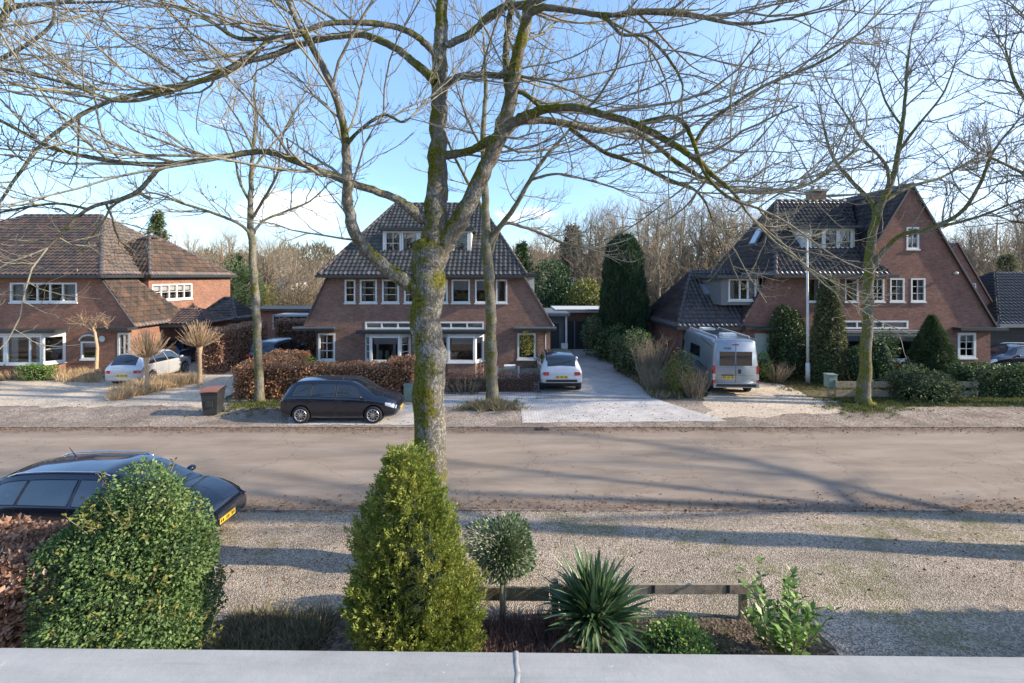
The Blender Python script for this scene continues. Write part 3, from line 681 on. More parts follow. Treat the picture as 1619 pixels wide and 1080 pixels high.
    # side annex
    q = MB(); wall(q, (-20.3, 31.4, 0), UX, [[(0, 0), (2.35, 0), (2.35, 2.5), (0, 2.5)]], [(.35, 1.0, .9, 2.1)])
    wall(q, (-17.95, 31.4, 0), UY, [[(0, 0), (2.3, 0), (2.3, 2.5), (0, 2.5)]], [(.3, 1.0, 2.0, 2.2)]); an = q.build('annex_wall', M['brick_left'], h)
    window(an, (-20.3, 31.4, 0), UX, (.35, 1.0, .9, 2.1), 1, 1, .09); window(an, (-17.95, 31.4, 0), UY, (.3, 1.0, 2.0, 2.2), 1, 1, .1, splits=[.33, .66])
    q = MB(); e = 2.56; p0, p1, p2, p3 = (-20.5, 31.1, e), (-17.75, 31.1, e), (-17.75, 34.1, e), (-20.5, 34.1, e); t0, t1 = (-19.35, 32.5, 3.85), (-18.95, 32.7, 3.85)
    [tiles(q, pp, seed=s_, tw=.2, th=.25) for pp, s_ in (([p0, p1, t1, t0], 21), ([p1, p2, t1], 22), ([p3, p0, t0], 23), ([p2, p3, t0, t1], 24))]
    ridge(q, p1, t1, .09); ridge(q, p0, t0, .09); ridge(q, t0, t1, .09); q.box(-20.6, -17.65, 31.0, 31.1, e - .13, e + .01, 2); q.box(-17.75, -17.63, 31.102, 34.1, e - .13, e + .01, 2)
    q.build('annex_roof', [M['tile_mid'], M['ridge'], M['dark_trim']], h)
    q = MB(); q.lathe([(.001, 0), (.16, 0), (.17, .02)], (x(162), Y - .02, 1.95), (0, -1, 0), 16); q.build('wall_sign', M['white'], h)
left_house()
# ---------------------------------------------------------------- right house
def right_house():
    h = thing('brick_house', 'purple brown brick house on the right with tall gable and blue black tiled roof', 'house', (17, 26, 0))
    Y = 26.0; S = F / Y
    def x(px): return (px - CX) / S
    def z(py): return EYE - (py - HZ) / S
    O = (0, Y, 0)
    upw = [(1276, 1296), (1309, 1327), (1336, 1357), (1378, 1398), (1407, 1430), (1440, 1463)]
    ops = [(x(a), z(477), x(b), z(440)) for a, b in upw]
    att = (x(1433), z(394), x(1453), z(359)); lr = (x(1514), z(566), x(1543), z(526))
    tr = (x(1322), z(520), x(1436), z(507)); bw = (x(1316), z(570), x(1452), z(528)); gd = (x(1193), .05, x(1216), z(527))
    ops += [att, lr, tr, bw, gd]
    xa, za = x(1440), z(294)
    wl = MB(); wall(wl, O, UX, [[(x(1172), 2.58), (x(1572), 2.58), (x(1525), 5.28), (x(1213), 5.28)], [(x(1174), 0), (x(1566), 0), (x(1566), 2.58), (x(1174), 2.58)],
        [(x(1355), 5.28), (x(1525), 5.28), (xa, za)]], ops)
    YB = 34.5; xr = x(1566); wl.face([(x(1174), YB, 0), (x(1174), Y, 0), (x(1174), Y, 2.58), (x(1174), YB, 2.58)]); wl.face([(xr, Y, 0), (xr, YB, 0), (xr, YB, 2.58), (xr, Y, 2.58)])
    # rear gable seen to the right, lower left wing
    wall(wl, (0, 30.5, 0), UX, [[(X_(1470, 30.5), 0), (X_(1572, 30.5), 0), (X_(1578, 30.5), 2.9), (X_(1513, 30.5), Z_(384, 30.5)), (X_(1470, 30.5), Z_(420, 30.5))]], [(X_(1535, 30.5), Z_(466, 30.5), X_(1543, 30.5), Z_(448, 30.5))])
    wall(wl, (0, 26.2, 0), UX, [[(9.2, 0), (x(1174), 0), (x(1174), 2.5), (9.2, 2.5)]], [])
    wl.face([(9.2, 33, 0), (9.2, 26.2, 0), (9.2, 26.2, 2.5), (9.2, 33, 2.5)])
    wl.build('wall', M['brick_right'], h)
    rf = MB(); ze = 5.36; RY = 29.9; RZ = 9.95; hx = 16.35; ex = 13.9; YK = 34.2
    # cross roof front slope with its right end running onto the gable wall
    tiles(rf, [(ex, 25.5, ze), (20.15, 25.5, ze), (19.3, 26.2, ze + .73), (19.3, 26.6, ze + 1.13), (21.0, RY, RZ), (hx, RY, RZ)][:2] + [(19.3, 25.5 + 1.3, ze + 1.3 * 1.043), (20.9, RY, RZ), (hx, RY, RZ)], seed=31)
    tiles(rf, [(ex, YK, ze), (ex, 25.5, ze), (hx, RY, RZ)], seed=32); tiles(rf, [(20.9, YK, ze), (ex, YK, ze), (hx, RY, RZ), (20.9, RY, RZ)], seed=33, th=.5)
    ridge(rf, (hx, RY, RZ), (20.6, RY, RZ), .13); ridge(rf, (ex, 25.5, ze), (hx, RY, RZ), .10); ridge(rf, (ex, YK, ze), (hx, RY, RZ), .10)
    # gable roof, ridge runs away from the street
    ap = (xa, Y - .06, za + .06); apb = (xa, YB, za + .06)
    rE = (x(1574), Y - .06, 2.55); rEb = (x(1574), YB, 2.55); lE = (x(1355), Y - .06, ze + .15); lEb = (x(1355), YB, ze + .15)
    tiles(rf, [rE, rEb, apb, ap], seed=34); tiles(rf, [lEb, lE, ap, apb], seed=35); ridge(rf, ap, apb, .12)
    rf.bar(Vector(ap) + Vector((0, -.03, 0)), Vector(rE) + Vector((0, -.03, 0)), .12, .08, 1); rf.bar(Vector(ap) + Vector((0, -.03, 0)), Vector(lE) + Vector((0, -.03, 0)), .12, .08, 1)
    # catslide on the left of the facade
    tiles(rf, [(x(1170), 33, 2.58), (x(1170), Y - .02, 2.58), (ex, Y - .02, 5.35), (ex, 33, 5.35)], seed=36)
    # rear gable roof
    b0 = (X_(1513, 30.5), 30.45, Z_(384, 30.5)); b1 = (X_(1579, 30.5), 30.45, 2.85)
    tiles(rf, [b1, (b1[0], 38, b1[2]), (b0[0], 38, b0[2]), b0], seed=37); rf.bar(b0, b1, .12, .08, 1)
    rf.face([(X_(1440, 30.5), 30.45, Z_(430, 30.5)), b0, (b0[0], 38, b0[2]), (X_(1440, 30.5), 38, Z_(430, 30.5))], 1)
    # lower left hipped wing
    e = 2.58; f0, f1 = (8.85, 25.8, e), (12.35, 25.8, e); k0 = (8.85, 33.2, e); t0 = (10.95, 29.6, 5.62); t1 = (13.9, 29.6, 5.62)
    tiles(rf, [f0, f1, t1, t0], seed=38); tiles(rf, [k0, f0, t0], seed=39); tiles(rf, [(13.9, 33.2, e), k0, t0, t1], seed=40, th=.5)
    ridge(rf, f0, t0, .09); ridge(rf, k0, t0, .09); ridge(rf, t0, t1, .09)
    rf.build('roof', [M['tile_right'], M['ridge']], h)
    g = MB(); g.box(ex - .1, 20.3, 25.34, 25.52, ze - .13, ze + .02); g.box(ex, 20.2, 25.522, 26.01, ze - .12, ze - .06); g.box(ex - .1, ex + .06, 25.522, YK, ze - .13, ze + .02)
    g.box(8.75, 12.5, 25.68, 25.82, e - .13, e + .01); g.box(8.72, 8.87, 25.822, 33.2, e - .13, e + .01)
    g.build('gutter', M['dark_trim'], h)
    mt = ['white'] * 6
    for i, r in enumerate(ops[:6]):
        if i < 3: window(h, O, UX, r, 1, 1, .06, curtains=True)
        else: window(h, O, UX, r, 2, 3, .085)
    window(h, O, UX, att, 2, 2, .09); window(h, O, UX, lr, 2, 3, .13); window(h, O, UX, tr, 1, 1, .09, splits=[.28, .66], blind=1, sill=False, name='transom_window')
    window(h, O, UX, bw, 1, 1, .10, splits=[.33, .52], blind=.25)
    q = MB(); q.box(gd[0] + .01, gd[2] - .01, Y - .02, Y + .05, .05, gd[3] - .01)
    for i in range(1, 6): xx = gd[0] + (gd[2] - gd[0]) * i / 6; q.box(xx - .01, xx + .01, Y - .028, Y - .021, .1, gd[3] - .05)
    q.build('door', M['palegreen'], h)
    window(h, (0, 30.5, 0), UX, (X_(1535, 30.5), Z_(466, 30.5), X_(1543, 30.5), Z_(448, 30.5)), 1, 2, .06)
    q = MB(); q.box(x(1300), x(1457), Y - .5, Y - .003, 2.30, 2.42); q.build('bay_canopy', M['zinc'], h)
    q = MB(); q.box(x(1506), x(1580), Y - .5, Y - .003, 2.44, 2.58); q.build('canopy', M['dark_trim'], h)
    q = MB(); q.box(x(1172), x(1222), Y - .5, Y - .003, 2.46, 2.60); q.build('canopy', M['dark_trim'], h)
    # front dormer
    Yd = 26.9; a0, a1 = X_(1280, Yd), X_(1348, Yd); z0, z1 = Z_(393, Yd), Z_(361, Yd)
    q = MB(); q.box(a0 - .45, a0, Yd, 29.4, z0 - .3, z1); q.box(a1, a1 + .12, Yd, 29.4, z0 - .3, z1); q.box(a0, a1, Yd, Yd + .08, z0 - .3, z0 - .001)
    dm = q.build('dormer', M['offwhite'], h)
    q = MB(); q.box(a0 - .75, a1 + .35, Yd - .3, 29.6, z1 + .002, z1 + .15); q.build('flat_roof', M['dark_trim'], dm)
    w3 = (a1 - a0) / 3
    for i in range(3): window(dm, (0, Yd, 0), UX, (a0 + w3 * i, z0, a0 + w3 * (i + 1) - .01, z1 - .01), 1, 1, .09, curtains=i != 1, sill=i == 1 and False)
    # side dormer over the lower wing
    Yd = 26.15; a0, a1 = X_(1144, Yd), X_(1196, Yd); z0, z1 = Z_(475, Yd), Z_(441, Yd)
    q = MB(); q.box(a0 - .12, a0 + .25, Yd, 30, z0 - .25, z1 + .02); q.box(a1, a1 + .15, Yd, 30, z0 - .25, z1 + .02); q.box(a0 + .25, a1, Yd, Yd + .08, z0 - .25, z0 - .001)
    dm = q.build('dormer', M['zinc'], h); window(dm, (0, Yd, 0), UX, (a0 + .26, z0, a1 - .01, z1), 1, 1, .08, splits=[.4, .72], curtains=True)
    q = MB(); q.box(a0 - .5, a1 + .4, Yd - .4, 30.2, z1 + .03, z1 + .2); q.build('flat_roof', M['dark_trim'], dm)
    # skylights lying in the tiles
    def sky_light(c, n, u, wd, hg):
        c = Vector(c); n = Vector(n).normalized(); u = Vector(u).normalized(); v = n.cross(u); q = MB()
        q.obox(c - u * wd / 2 - v * hg / 2 + n * .03, u * wd, v * hg, n * .10); o = q.build('skylight', M['zinc'], h)
        q = MB(); q.obox(c - u * (wd / 2 - .08) - v * (hg / 2 - .08) + n * .135, u * (wd - .16), v * (hg - .16), n * .008); q.build('pane', M['glass_pale'], o)
    nl = Vector((-(RZ - ze), 0, hx - ex)); sky_light((15.05, 29.6, 7.75), nl, (0, -1, 0), .8, 1.2)
    sky_light((10.15, 26.6 + .1, 3.3 + .05), (0, -(5.62 - e), 3.8), (1, 0, 0), .01, .01) if False else None
    nf = Vector((0, -(5.62 - e), 29.6 - 25.8)); t = .62; sky_light((11.4, 25.8 + 3.8 * t, e + 3.04 * t), nf, (1, 0, 0), .8, 1.0)
    # chimney
    Yc = 31.0; q = MB(); cx = X_(1290, Yc); q.box(cx - .45, cx + .45, Yc - .35, Yc + .35, 8.9, 10.7); q.build('chimney', M['brick_right'], h)
    q = MB(); q.box(cx - .53, cx + .53, Yc - .43, Yc + .43, 10.702, 10.82)
    for i in (-.22, .22): q.lathe([(.13, 10.82), (.11, 11.1), (.001, 11.1)], (cx + i, Yc, 0), n=12)
    q.build('chimney_cap', M['stone'], h)
    # round outdoor wall lamp on the gable
    q = MB(); q.lathe([(.001, 0), (.07, 0), (.09, .12), (.05, .2), (.001, .2)], (x(1509), Y, z(432)), (0, -1, 0), 12); q.build('wall_lamp', M['white'], h)
M['glass_pale'] = plain('sky_glass', (.30, .36, .42), .08, 0, spec=1, coat=1)
right_house()
# ---------------------------------------------------------------- garage block, rear buildings
def garages():
    h = thing('garage', 'flat roofed brown garage with black double doors at the end of the paved driveway', 'garage', (6.3, 35.2, 0))
    Y = 35.2; d0, d1, dt = X_(888, Y), X_(929, Y), 2.05
    q = MB(); wall(q, (0, Y, 0), UX, [[(3.4, 0), (9.0, 0), (9.0, 2.7), (3.4, 2.7)]], [(d0, 0, d1, dt)]); q.face([(3.4, 40, 0), (3.4, Y, 0), (3.4, Y, 2.7), (3.4, 40, 2.7)]); q.build('wall', M['wood_brown'], h)
    q = MB(); q.box(3.2, 9.3, Y - .35, 40, 2.702, 2.86, 0); q.box(3.2, 9.32, Y - .37, Y - .3, 2.80, 2.92, 1); q.build('flat_roof', [M['offwhite'], M['zinc']], h)
    mid = (d0 + d1) / 2
    for a, b in ((d0 + .01, mid - .04), (mid + .04, d1 - .01)):
        q = MB(); q.box(a, b, Y + .0, Y + .06, .02, dt - .01)
        for i in range(1, 5): xx = a + (b - a) * i / 5; q.box(xx - .008, xx + .008, Y - .008, Y - .001, .08, dt - .06)
        o = q.build('door', M['wood_dark'], h)
    q = MB(); q.box(mid - .035, mid + .035, Y - .02, Y + .05, .02, dt - .01); q.build('door_post', M['zinc'], h)
    h = thing('side_extension', 'grey side door with a flat roof between the middle house and the garage', 'extension', (2.9, 33, 0))
    Y = 33.0; q = MB(); q.box(X_(856, Y), X_(892, Y), Y, 38, 0, 2.62); q.build('wall', M['wood_grey'], h)
    q = MB(); q.box(X_(852, Y), X_(900, Y), Y - .5, 38.4, 2.622, 2.80); q.build('flat_roof', M['zinc'], h)
    q = MB(); q.box(X_(893, Y), X_(896, Y), Y - .3, Y - .2, 0, 2.62); q.build('post', M['white'], h)
    q = MB(); q.box(X_(866, Y), X_(884, Y), Y - .04, Y - .002, .05, 2.1); dd = q.build('door', M['wood_dark'], h)
    h = thing('garage', 'low beige garage block with a pale flat roof behind the left brown hedge', 'garage', (-16, 38, 0))
    Y = 38.0; q = MB(); wall(q, (0, Y, 0), UX, [[(-21, 0), (-14.6, 0), (-14.6, 2.6), (-21, 2.6)]], [(-18.8, 1.2, -16.6, 2.3)]); q.build('wall', M['brick_pink'], h)
    window(h, (0, Y, 0), UX, (-18.8, 1.2, -16.6, 2.3), 1, 1, .08, splits=[.25, .5, .75])
    q = MB(); q.box(-21.2, -14.3, Y - .4, 42, 2.602, 2.78); q.build('flat_roof', M['dark_trim'], h)
    Y = 36.5; h = thing('carport', 'brown wooden carport with a pale flat roof beside the middle house', 'carport', (-15, 36.5, 0))
    q = MB(); wall(q, (0, Y, 0), UX, [[(-17.5, 0), (-11.5, 0), (-11.5, 2.3), (-17.5, 2.3)]], [(-17.0, .9, -13.9, 1.95)]); q.build('wall', M['wood_brown'], h)
    window(h, (0, Y, 0), UX, (-17.0, .9, -13.9, 1.95), 1, 1, .07, splits=[.2, .4, .6, .8], mat='wood_brown')
    q = MB(); q.box(-17.7, -11.3, Y - .4, 40, 2.302, 2.45); q.build('flat_roof', M['offwhite'], h)
    # distant brick house and white house in the trees
    h = thing('distant_house', 'orange brick house far off between the evergreens above the garage', 'house', (8, 62, 0)); Y = 62
    q = MB(); wall(q, (0, Y, 0), UX, [[(X_(893, Y), 0), (X_(932, Y), 0), (X_(932, Y), Z_(433, Y)), (X_(893, Y), Z_(431, Y))]], [(X_(899, Y), Z_(448, Y), X_(911, Y), Z_(438, Y))]); q.build('wall', M['brick_orange'], h)
    window(h, (0, Y, 0), UX, (X_(899, Y), Z_(448, Y), X_(911, Y), Z_(438, Y)), 1, 1, .1, splits=[.33, .66])
    q = MB(); q.box(X_(891, Y), X_(934, Y), Y - .3, 70, Z_(432, Y), Z_(430, Y)); q.build('roof', M['tile_left'], h)
    h = thing('distant_house', 'small white house glimpsed through the bare wood left of the middle house', 'house', (X_(447, 75), 75, 0)); Y = 75
    q = MB(); a, b = X_(437, Y), X_(460, Y); q.box(a, b, Y, Y + 6, 0, Z_(446, Y)); q.build('wall', M['white'], h)
    q = MB(); zt = Z_(446, Y); mz = Z_(432, Y); q.face([(a - .3, Y - .3, zt), (b + .3, Y - .3, zt), (b - 1, Y + 3, mz), (a + 1, Y + 3, mz)]); q.face([(b + .3, Y - .3, zt), (b + .3, Y + 6, zt), (b - 1, Y + 3, mz)]); q.face([(a - .3, Y + 6, zt), (a - .3, Y - .3, zt), (a + 1, Y + 3, mz)]); q.build('roof', M['tile_left'], h)
    # black barn on the right
    h = thing('timber_barn', 'black boarded barn with dark slate roof at the right edge', 'barn', (28, 30, 0)); Y = 29.0
    q = MB(); x0 = X_(1556, Y); q.box(x0, x0 + 11, Y, Y + 8, 0, 2.35)
    for i in range(11): q.box(x0, x0 + 11, Y - .03, Y - .001, .1 + i * .2, .28 + i * .2)
    q.build('wall', M['wood_dark'], h)
    q = MB(); tiles(q, [(x0 + .4, Y - .5, 2.45), (x0 + 11.5, Y - .5, 2.45), (x0 + 11.5, Y + 4, 5.6), (x0 + 4.6, Y + 4, 5.6)], seed=51); tiles(q, [(x0 + .4, Y + 8.5, 2.45), (x0 + .4, Y - .5, 2.45), (x0 + 4.6, Y + 4, 5.6)], seed=52); q.build('roof', [M['slate'], M['ridge']], h)
    q = MB(); q.box(x0 + .3, x0 + 11.5, Y - .64, Y - .5, 2.30, 2.46); q.build('gutter', M['zinc'], h)
M['brick_pink'] = brick('brick_pink', (.42, .27, .20), (.36, .22, .17), (.3, .25, .2)); M['brick_orange'] = brick('brick_orange', (.42, .17, .09), (.36, .14, .075), (.3, .2, .15))
M['slate'] = plain('slate', (.04, .045, .055), .5, var=.2)
garages()
# ---------------------------------------------------------------- own balcony: coping and parapet
def parapet():
    h = thing('parapet_wall', 'low balcony parapet with pale grey metal coping along the bottom edge', 'parapet', (0, .4, 0)); th = R(-.9)
    for a, b, t in ((-2.6, .0045, 0), (.0065 + .002, 2.8, .0)):
        q = MB(); y1 = lambda X: .643 - X * .0118
        q.face([(a, .18, 4.8), (b, .18, 4.8), (b, y1(b), 4.8), (a, y1(a), 4.8)]); q.face([(a, y1(a), 4.8), (b, y1(b), 4.8), (b, y1(b) + .003, 4.797), (a, y1(a) + .003, 4.797)])
        q.face([(a, y1(a) + .003, 4.797), (b, y1(b) + .003, 4.797), (b, y1(b) + .003, 4.72), (a, y1(a) + .003, 4.72)]); q.face([(a, .18, 4.80), (a, .18, 4.74), (b, .18, 4.74), (b, .18, 4.80)])
        q.build('coping', M['coping'], h)
    q = MB(); rr = random.Random(4); pl = []; pr = []
    for i in range(26):
        y = .2 + i * .444 / 25; wd = .0026 + rr.uniform(0, .0022) + (.0016 if i in (8, 9, 15, 16) else 0); c = .0065 + rr.uniform(-.0012, .0012); zz = 4.8010 + rr.uniform(0, .0006)
        pl.append([(c - wd, y, 4.8004), (c - wd * .5, y, zz), (c + wd * .3, y, zz + rr.uniform(0, .0004)), (c + wd, y, 4.8004)])
    q.grid(pl, 0); q.build('joint_sealant', M['sealant'], h)
    q = MB(); q.box(-2.6, 2.8, .24, .58, 0.02, 4.72); q.build('wall', M['brick_mid'], h)
m, nt_, b_ = newmat('coping_metal'); b_.inputs['Roughness'].default_value = .5; b_.inputs['Metallic'].default_value = .0; b_.inputs['Specular IOR Level'].default_value = .2
pp_ = geopos(nt_); n1 = noise(nt_, geopos(nt_, (3, 9, 1)), 1.6, 7, .7); cc_ = ramp(nt_, n1, [(.28, (.28, .275, .255)), (.5, (.36, .352, .33)), (.75, (.43, .42, .39))])
vz_ = noise(nt_, pp_, 38, 5, .75); cc_ = mixc(nt_, mrange(nt_, vz_, .66, .72, 0, .6), cc_, (.62, .62, .60)); vz2 = noise(nt_, pp_, 21, 5, .7)
cc_ = mixc(nt_, mrange(nt_, vz2, .64, .74, 0, .5), cc_, (.28, .30, .30)); st_ = noise(nt_, geopos(nt_, (1.2, 30, 1)), 2.2, 6, .7); cc_ = mixc(nt_, mrange(nt_, st_, .55, .75, 0, .35), cc_, (.20, .20, .175)); md_ = noise(nt_, pp_, 75, 4, .8); cc_ = mixc(nt_, mrange(nt_, md_, .70, .74, 0, .8), cc_, (.12, .13, .06)); nt_.links.new(cc_, b_.inputs['Base Color']); bump(nt_, vz_, .25, .004, b_)
M['coping'] = m; M['sealant'] = plain('sealant', (.33, .31, .29), .7, var=.3, scale=90)
parapet()
# ---------------------------------------------------------------- vehicles (x forward, y left, z up, origin on the ground)
def mono(xs, ys):
    xs = np.array(xs, float); ys = np.array(ys, float); h = np.diff(xs); d = np.diff(ys) / h; m = np.zeros(len(xs)); m[0] = d[0]; m[-1] = d[-1]
    for i in range(1, len(xs) - 1): m[i] = 0 if d[i - 1] * d[i] <= 0 else 2 * d[i - 1] * d[i] / (d[i - 1] + d[i])
    def f(x):
        x = min(max(x, xs[0]), xs[-1]); i = min(max(int(np.searchsorted(xs, x)) - 1, 0), len(h) - 1); t = (x - xs[i]) / h[i]
        return float(ys[i] * (2 * t**3 - 3 * t**2 + 1) + m[i] * h[i] * (t**3 - 2 * t**2 + t) + ys[i + 1] * (-2 * t**3 + 3 * t**2) + m[i + 1] * h[i] * (t**3 - t**2))
    return f
class Body:
    def __init__(s, st, crown=.03, edge=.07):
        xs = [q[0] for q in st]; s.x0, s.x1 = xs[0], xs[-1]; s.f = [mono(xs, [q[i] for q in st]) for i in range(1, 6)]; s.crown = crown; s.edge = edge
    def sec(s, x):
        zb, be, zt, w, wt = [f(x) for f in s.f]; e = min(s.edge, .3 * (zt - be)); H = be - zb
        k = [(0, zb), (w * .80, zb), (w * .93, zb + .03), (w * .985, zb + .22 * H), (w, zb + .55 * H), (w * .992, zb + .85 * H), (w * .965, be), (wt + (w * .965 - wt) * .5 + .012, (be + zt - e) / 2), (wt, zt - e), (wt * .93, zt - e * .35), (wt * .80, zt), (0, zt + s.crown)]
        return k
    def ring(s, x, sub=3):
        k = s.sec(x); out = []
        for i in range(len(k) - 1):
            p0, p1, p2, p3 = k[max(i - 1, 0)], k[i], k[i + 1], k[min(i + 2, len(k) - 1)]
            if i == 0: p0 = (-p2[0], p2[1])
            if i == len(k) - 2: p3 = (-p1[0], p1[1])
            for j in range(sub):
                t = j / sub; out.append(tuple(max(0, .5 * (2 * p1[a] + (p2[a] - p0[a]) * t + (2 * p0[a] - 5 * p1[a] + 4 * p2[a] - p3[a]) * t * t + (3 * p1[a] - p0[a] - 3 * p2[a] + p3[a]) * t**3)) for a in (0, 1)))
        out.append(k[-1]); return out
    def y_at(s, x, z):
        r = s.ring(x); r = r[4:]
        for a, b in zip(r, r[1:]):
            if a[1] <= z <= b[1]: t = (z - a[1]) / max(b[1] - a[1], 1e-6); return a[0] + (b[0] - a[0]) * t
        return r[0][0] if z < r[0][1] else r[-2][0]
    def z_at(s, x, y):
        r = s.ring(x)[::-1]; y = abs(y)
        for a, b in zip(r, r[1:]):
            if a[0] <= y <= b[0]: t = (y - a[0]) / max(b[0] - a[0], 1e-6); return a[1] + (b[1] - a[1]) * t
        return r[-1][1]
    def mesh(s, ns=64):
        rows = []
        for i in range(ns + 1):
            t = i / ns; t = .5 - .5 * math.cos(math.pi * t) if False else t
            x = s.x0 + (s.x1 - s.x0) * (t + .045 * math.sin(2 * math.pi * t) * -1 * -.0)
            r = s.ring(x); rows.append([(x, -p[0], p[1]) for p in r] + [(x, p[0], p[1]) for p in r[-2:0:-1]])
        V = [p for r in rows for p in r]; n = len(rows[0]); Fs = []
        for i in range(ns):
            for k in range(n): a = i * n + k; b = i * n + (k + 1) % n; Fs.append((a, b, b + n, a + n))
        Fs.append(tuple(range(n))[::-1]); Fs.append(tuple(ns * n + k for k in range(n))); return V, Fs
def cutter(verts_faces):
    me = bpy.data.meshes.new('cut'); me.from_pydata(*verts_faces); o = bpy.data.objects.new('cut', me); COL.objects.link(o); return o
def make_car(T, B, paint_, wb, track, wr, sides=(), wind=None, rear=None, caprear=None, plate_r=None, plate_f=None, tails=(), heads=None, arch=1.16, clad=None, doors=(), handles=(), grille=None, rails=None, mirror=None, mirz=0, spokes=10, rimmat='rim', glass='carglass', wheel_w=.21, bumperz=None, roofmat=None):
    V, Fs = B.mesh(); me = bpy.data.meshes.new('body'); me.from_pydata([(x, y, z) for x, y, z in V], [], Fs)
    bo = bpy.data.objects.new('body', me); COL.objects.link(bo)
    import bmesh
    bm = bmesh.new(); bm.from_mesh(me); bmesh.ops.recalc_face_normals(bm, faces=bm.faces); bm.to_mesh(me); bm.free()
    cuts = []
    for wx in wb:
        for s in (-1, 1):
            q = MB(); n = 28; r = wr * arch; y0, y1 = s * (track / 2 - wheel_w * .75), s * 1.4
            if y0 > y1: y0, y1 = y1, y0
            a = [(wx + r * math.cos(2 * math.pi * k / n), y0, wr + r * math.sin(2 * math.pi * k / n)) for k in range(n)]; b = [(p[0], y1, p[2]) for p in a]
            q.v = a + b; q.f = [tuple(range(n)), tuple(range(n, 2 * n))[::-1]] + [(k, k + n, (k + 1) % n + n, (k + 1) % n) for k in range(n)]
            c = cutter((q.v, [], q.f)); bm = bmesh.new(); bm.from_mesh(c.data); bmesh.ops.recalc_face_normals(bm, faces=bm.faces); bm.to_mesh(c.data); bm.free(); cuts.append(c)
            md = bo.modifiers.new('b', 'BOOLEAN'); md.operation = 'DIFFERENCE'; md.object = c; md.solver = 'EXACT'
    dg = bpy.context.evaluated_depsgraph_get(); ne = bpy.data.meshes.new_from_object(bo.evaluated_get(dg)); bo.modifiers.clear(); bo.data = ne
    for c in cuts: bpy.data.objects.remove(c, do_unlink=True)
    ne.materials.clear(); ne.materials.append(M[paint_]); ne.materials.append(M['blackpl']); ne.materials.append(M[roofmat] if roofmat else M[paint_])
    for p in ne.polygons:
        c = p.center; p.use_smooth = True
        near = any(math.hypot(c.x - wx, c.z - wr) < wr * arch * .99 for wx in wb)
        if near: p.material_index = 1; p.use_smooth = False
        elif clad and c.z < clad: p.material_index = 1
        elif roofmat and p.normal.z > .55 and c.z > B.f[1](c.x) + .3: p.material_index = 2
    bo.parent = T
    def surf(name, fn, nu, nv, mat, par=T, flip=False, off=.005):
        q = MB(); q.grid([[fn(i / nu, j / nv) for j in range(nv + 1)] for i in range(nu + 1)], 0, True, flip); return q.build(name, mat, par, world=False)
    for s in (-1, 1):
        for (xb0, xb1, xt0, xt1, *zz) in sides:
            def fn(a, b):
                xb = xb0 + (xb1 - xb0) * a; xt = xt0 + (xt1 - xt0) * a; x = xb + (xt - xb) * b
                z0 = B.f[1](x) + .025; z1 = B.f[2](x) - min(B.edge, .3 * (B.f[2](x) - B.f[1](x))) - .035
                if zz: z0, z1 = zz
                z = z0 + (z1 - z0) * b; return (x, s * (B.y_at(x, z) + .005), z)
            surf('side_window', fn, 8, 5, M[glass], flip=s > 0)
            q = MB(); loop = [fn(a / 8, 0) for a in range(9)] + [fn(1, b / 5) for b in range(1, 6)] + [fn(1 - a / 8, 1) for a in range(1, 9)] + [fn(0, 1 - b / 5) for b in range(1, 6)]
            q.tube([(p[0], p[1] + s * .001, p[2]) for p in loop], .009, 4, cap=False); q.build('window_seal', M['blackpl'], T, world=False)
    if wind:
        xa, xb = wind
        surf('windscreen', lambda a, b: (xa + (xb - xa) * a, (2 * b - 1) * B.f[4](xa + (xb - xa) * a) * .93, B.z_at(xa + (xb - xa) * a, (2 * b - 1) * B.f[4](xa + (xb - xa) * a) * .93) + .007), 8, 10, M[glass], flip=False)
    if rear:
        xa, xb = rear
        surf('rear_window', lambda a, b: (xa + (xb - xa) * a - .006, (2 * b - 1) * B.f[4](xa + (xb - xa) * a) * .90, B.z_at(xa + (xb - xa) * a, (2 * b - 1) * B.f[4](xa + (xb - xa) * a) * .90) + .007), 8, 10, M[glass])
        q = MB(); xm = xa + (xb - xa) * .18; q.bar((xm - .02, -.02, B.z_at(xm, 0) + .03), (xm + (xb - xa) * .12, -.38, B.z_at(xm + (xb - xa) * .12, .38) + .03), .02, .02); q.build('wiper', M['blackpl'], T, world=False)
    xr = B.x0
    if caprear:
        for (y0, y1, z0, z1) in caprear:
            q = MB(); q.box(xr - .012, xr - .001, y0, y1, z0, z1); q.build('rear_window', M[glass], T, world=False)
    def plate(x, z, w_=.52, s=-1, y=0, hh=.11):
        q = MB(); q.box(min(x, x + s * .012), max(x, x + s * .012), y - w_ / 2, y + w_ / 2, z, z + hh)
        for k in range(8):
            if k in (2, 5): continue
            yy = y - w_ * .4 + w_ * .8 * k / 7; q.box(min(x + s * .012, x + s * .014), max(x + s * .012, x + s * .014), yy - .018, yy + .018, z + .025, z + hh - .025, 1)
        q.build('number_plate', [M['plate'], M['blackpl']], T, world=False)
    if plate_r: plate(*plate_r)
    if plate_f: plate(*plate_f)
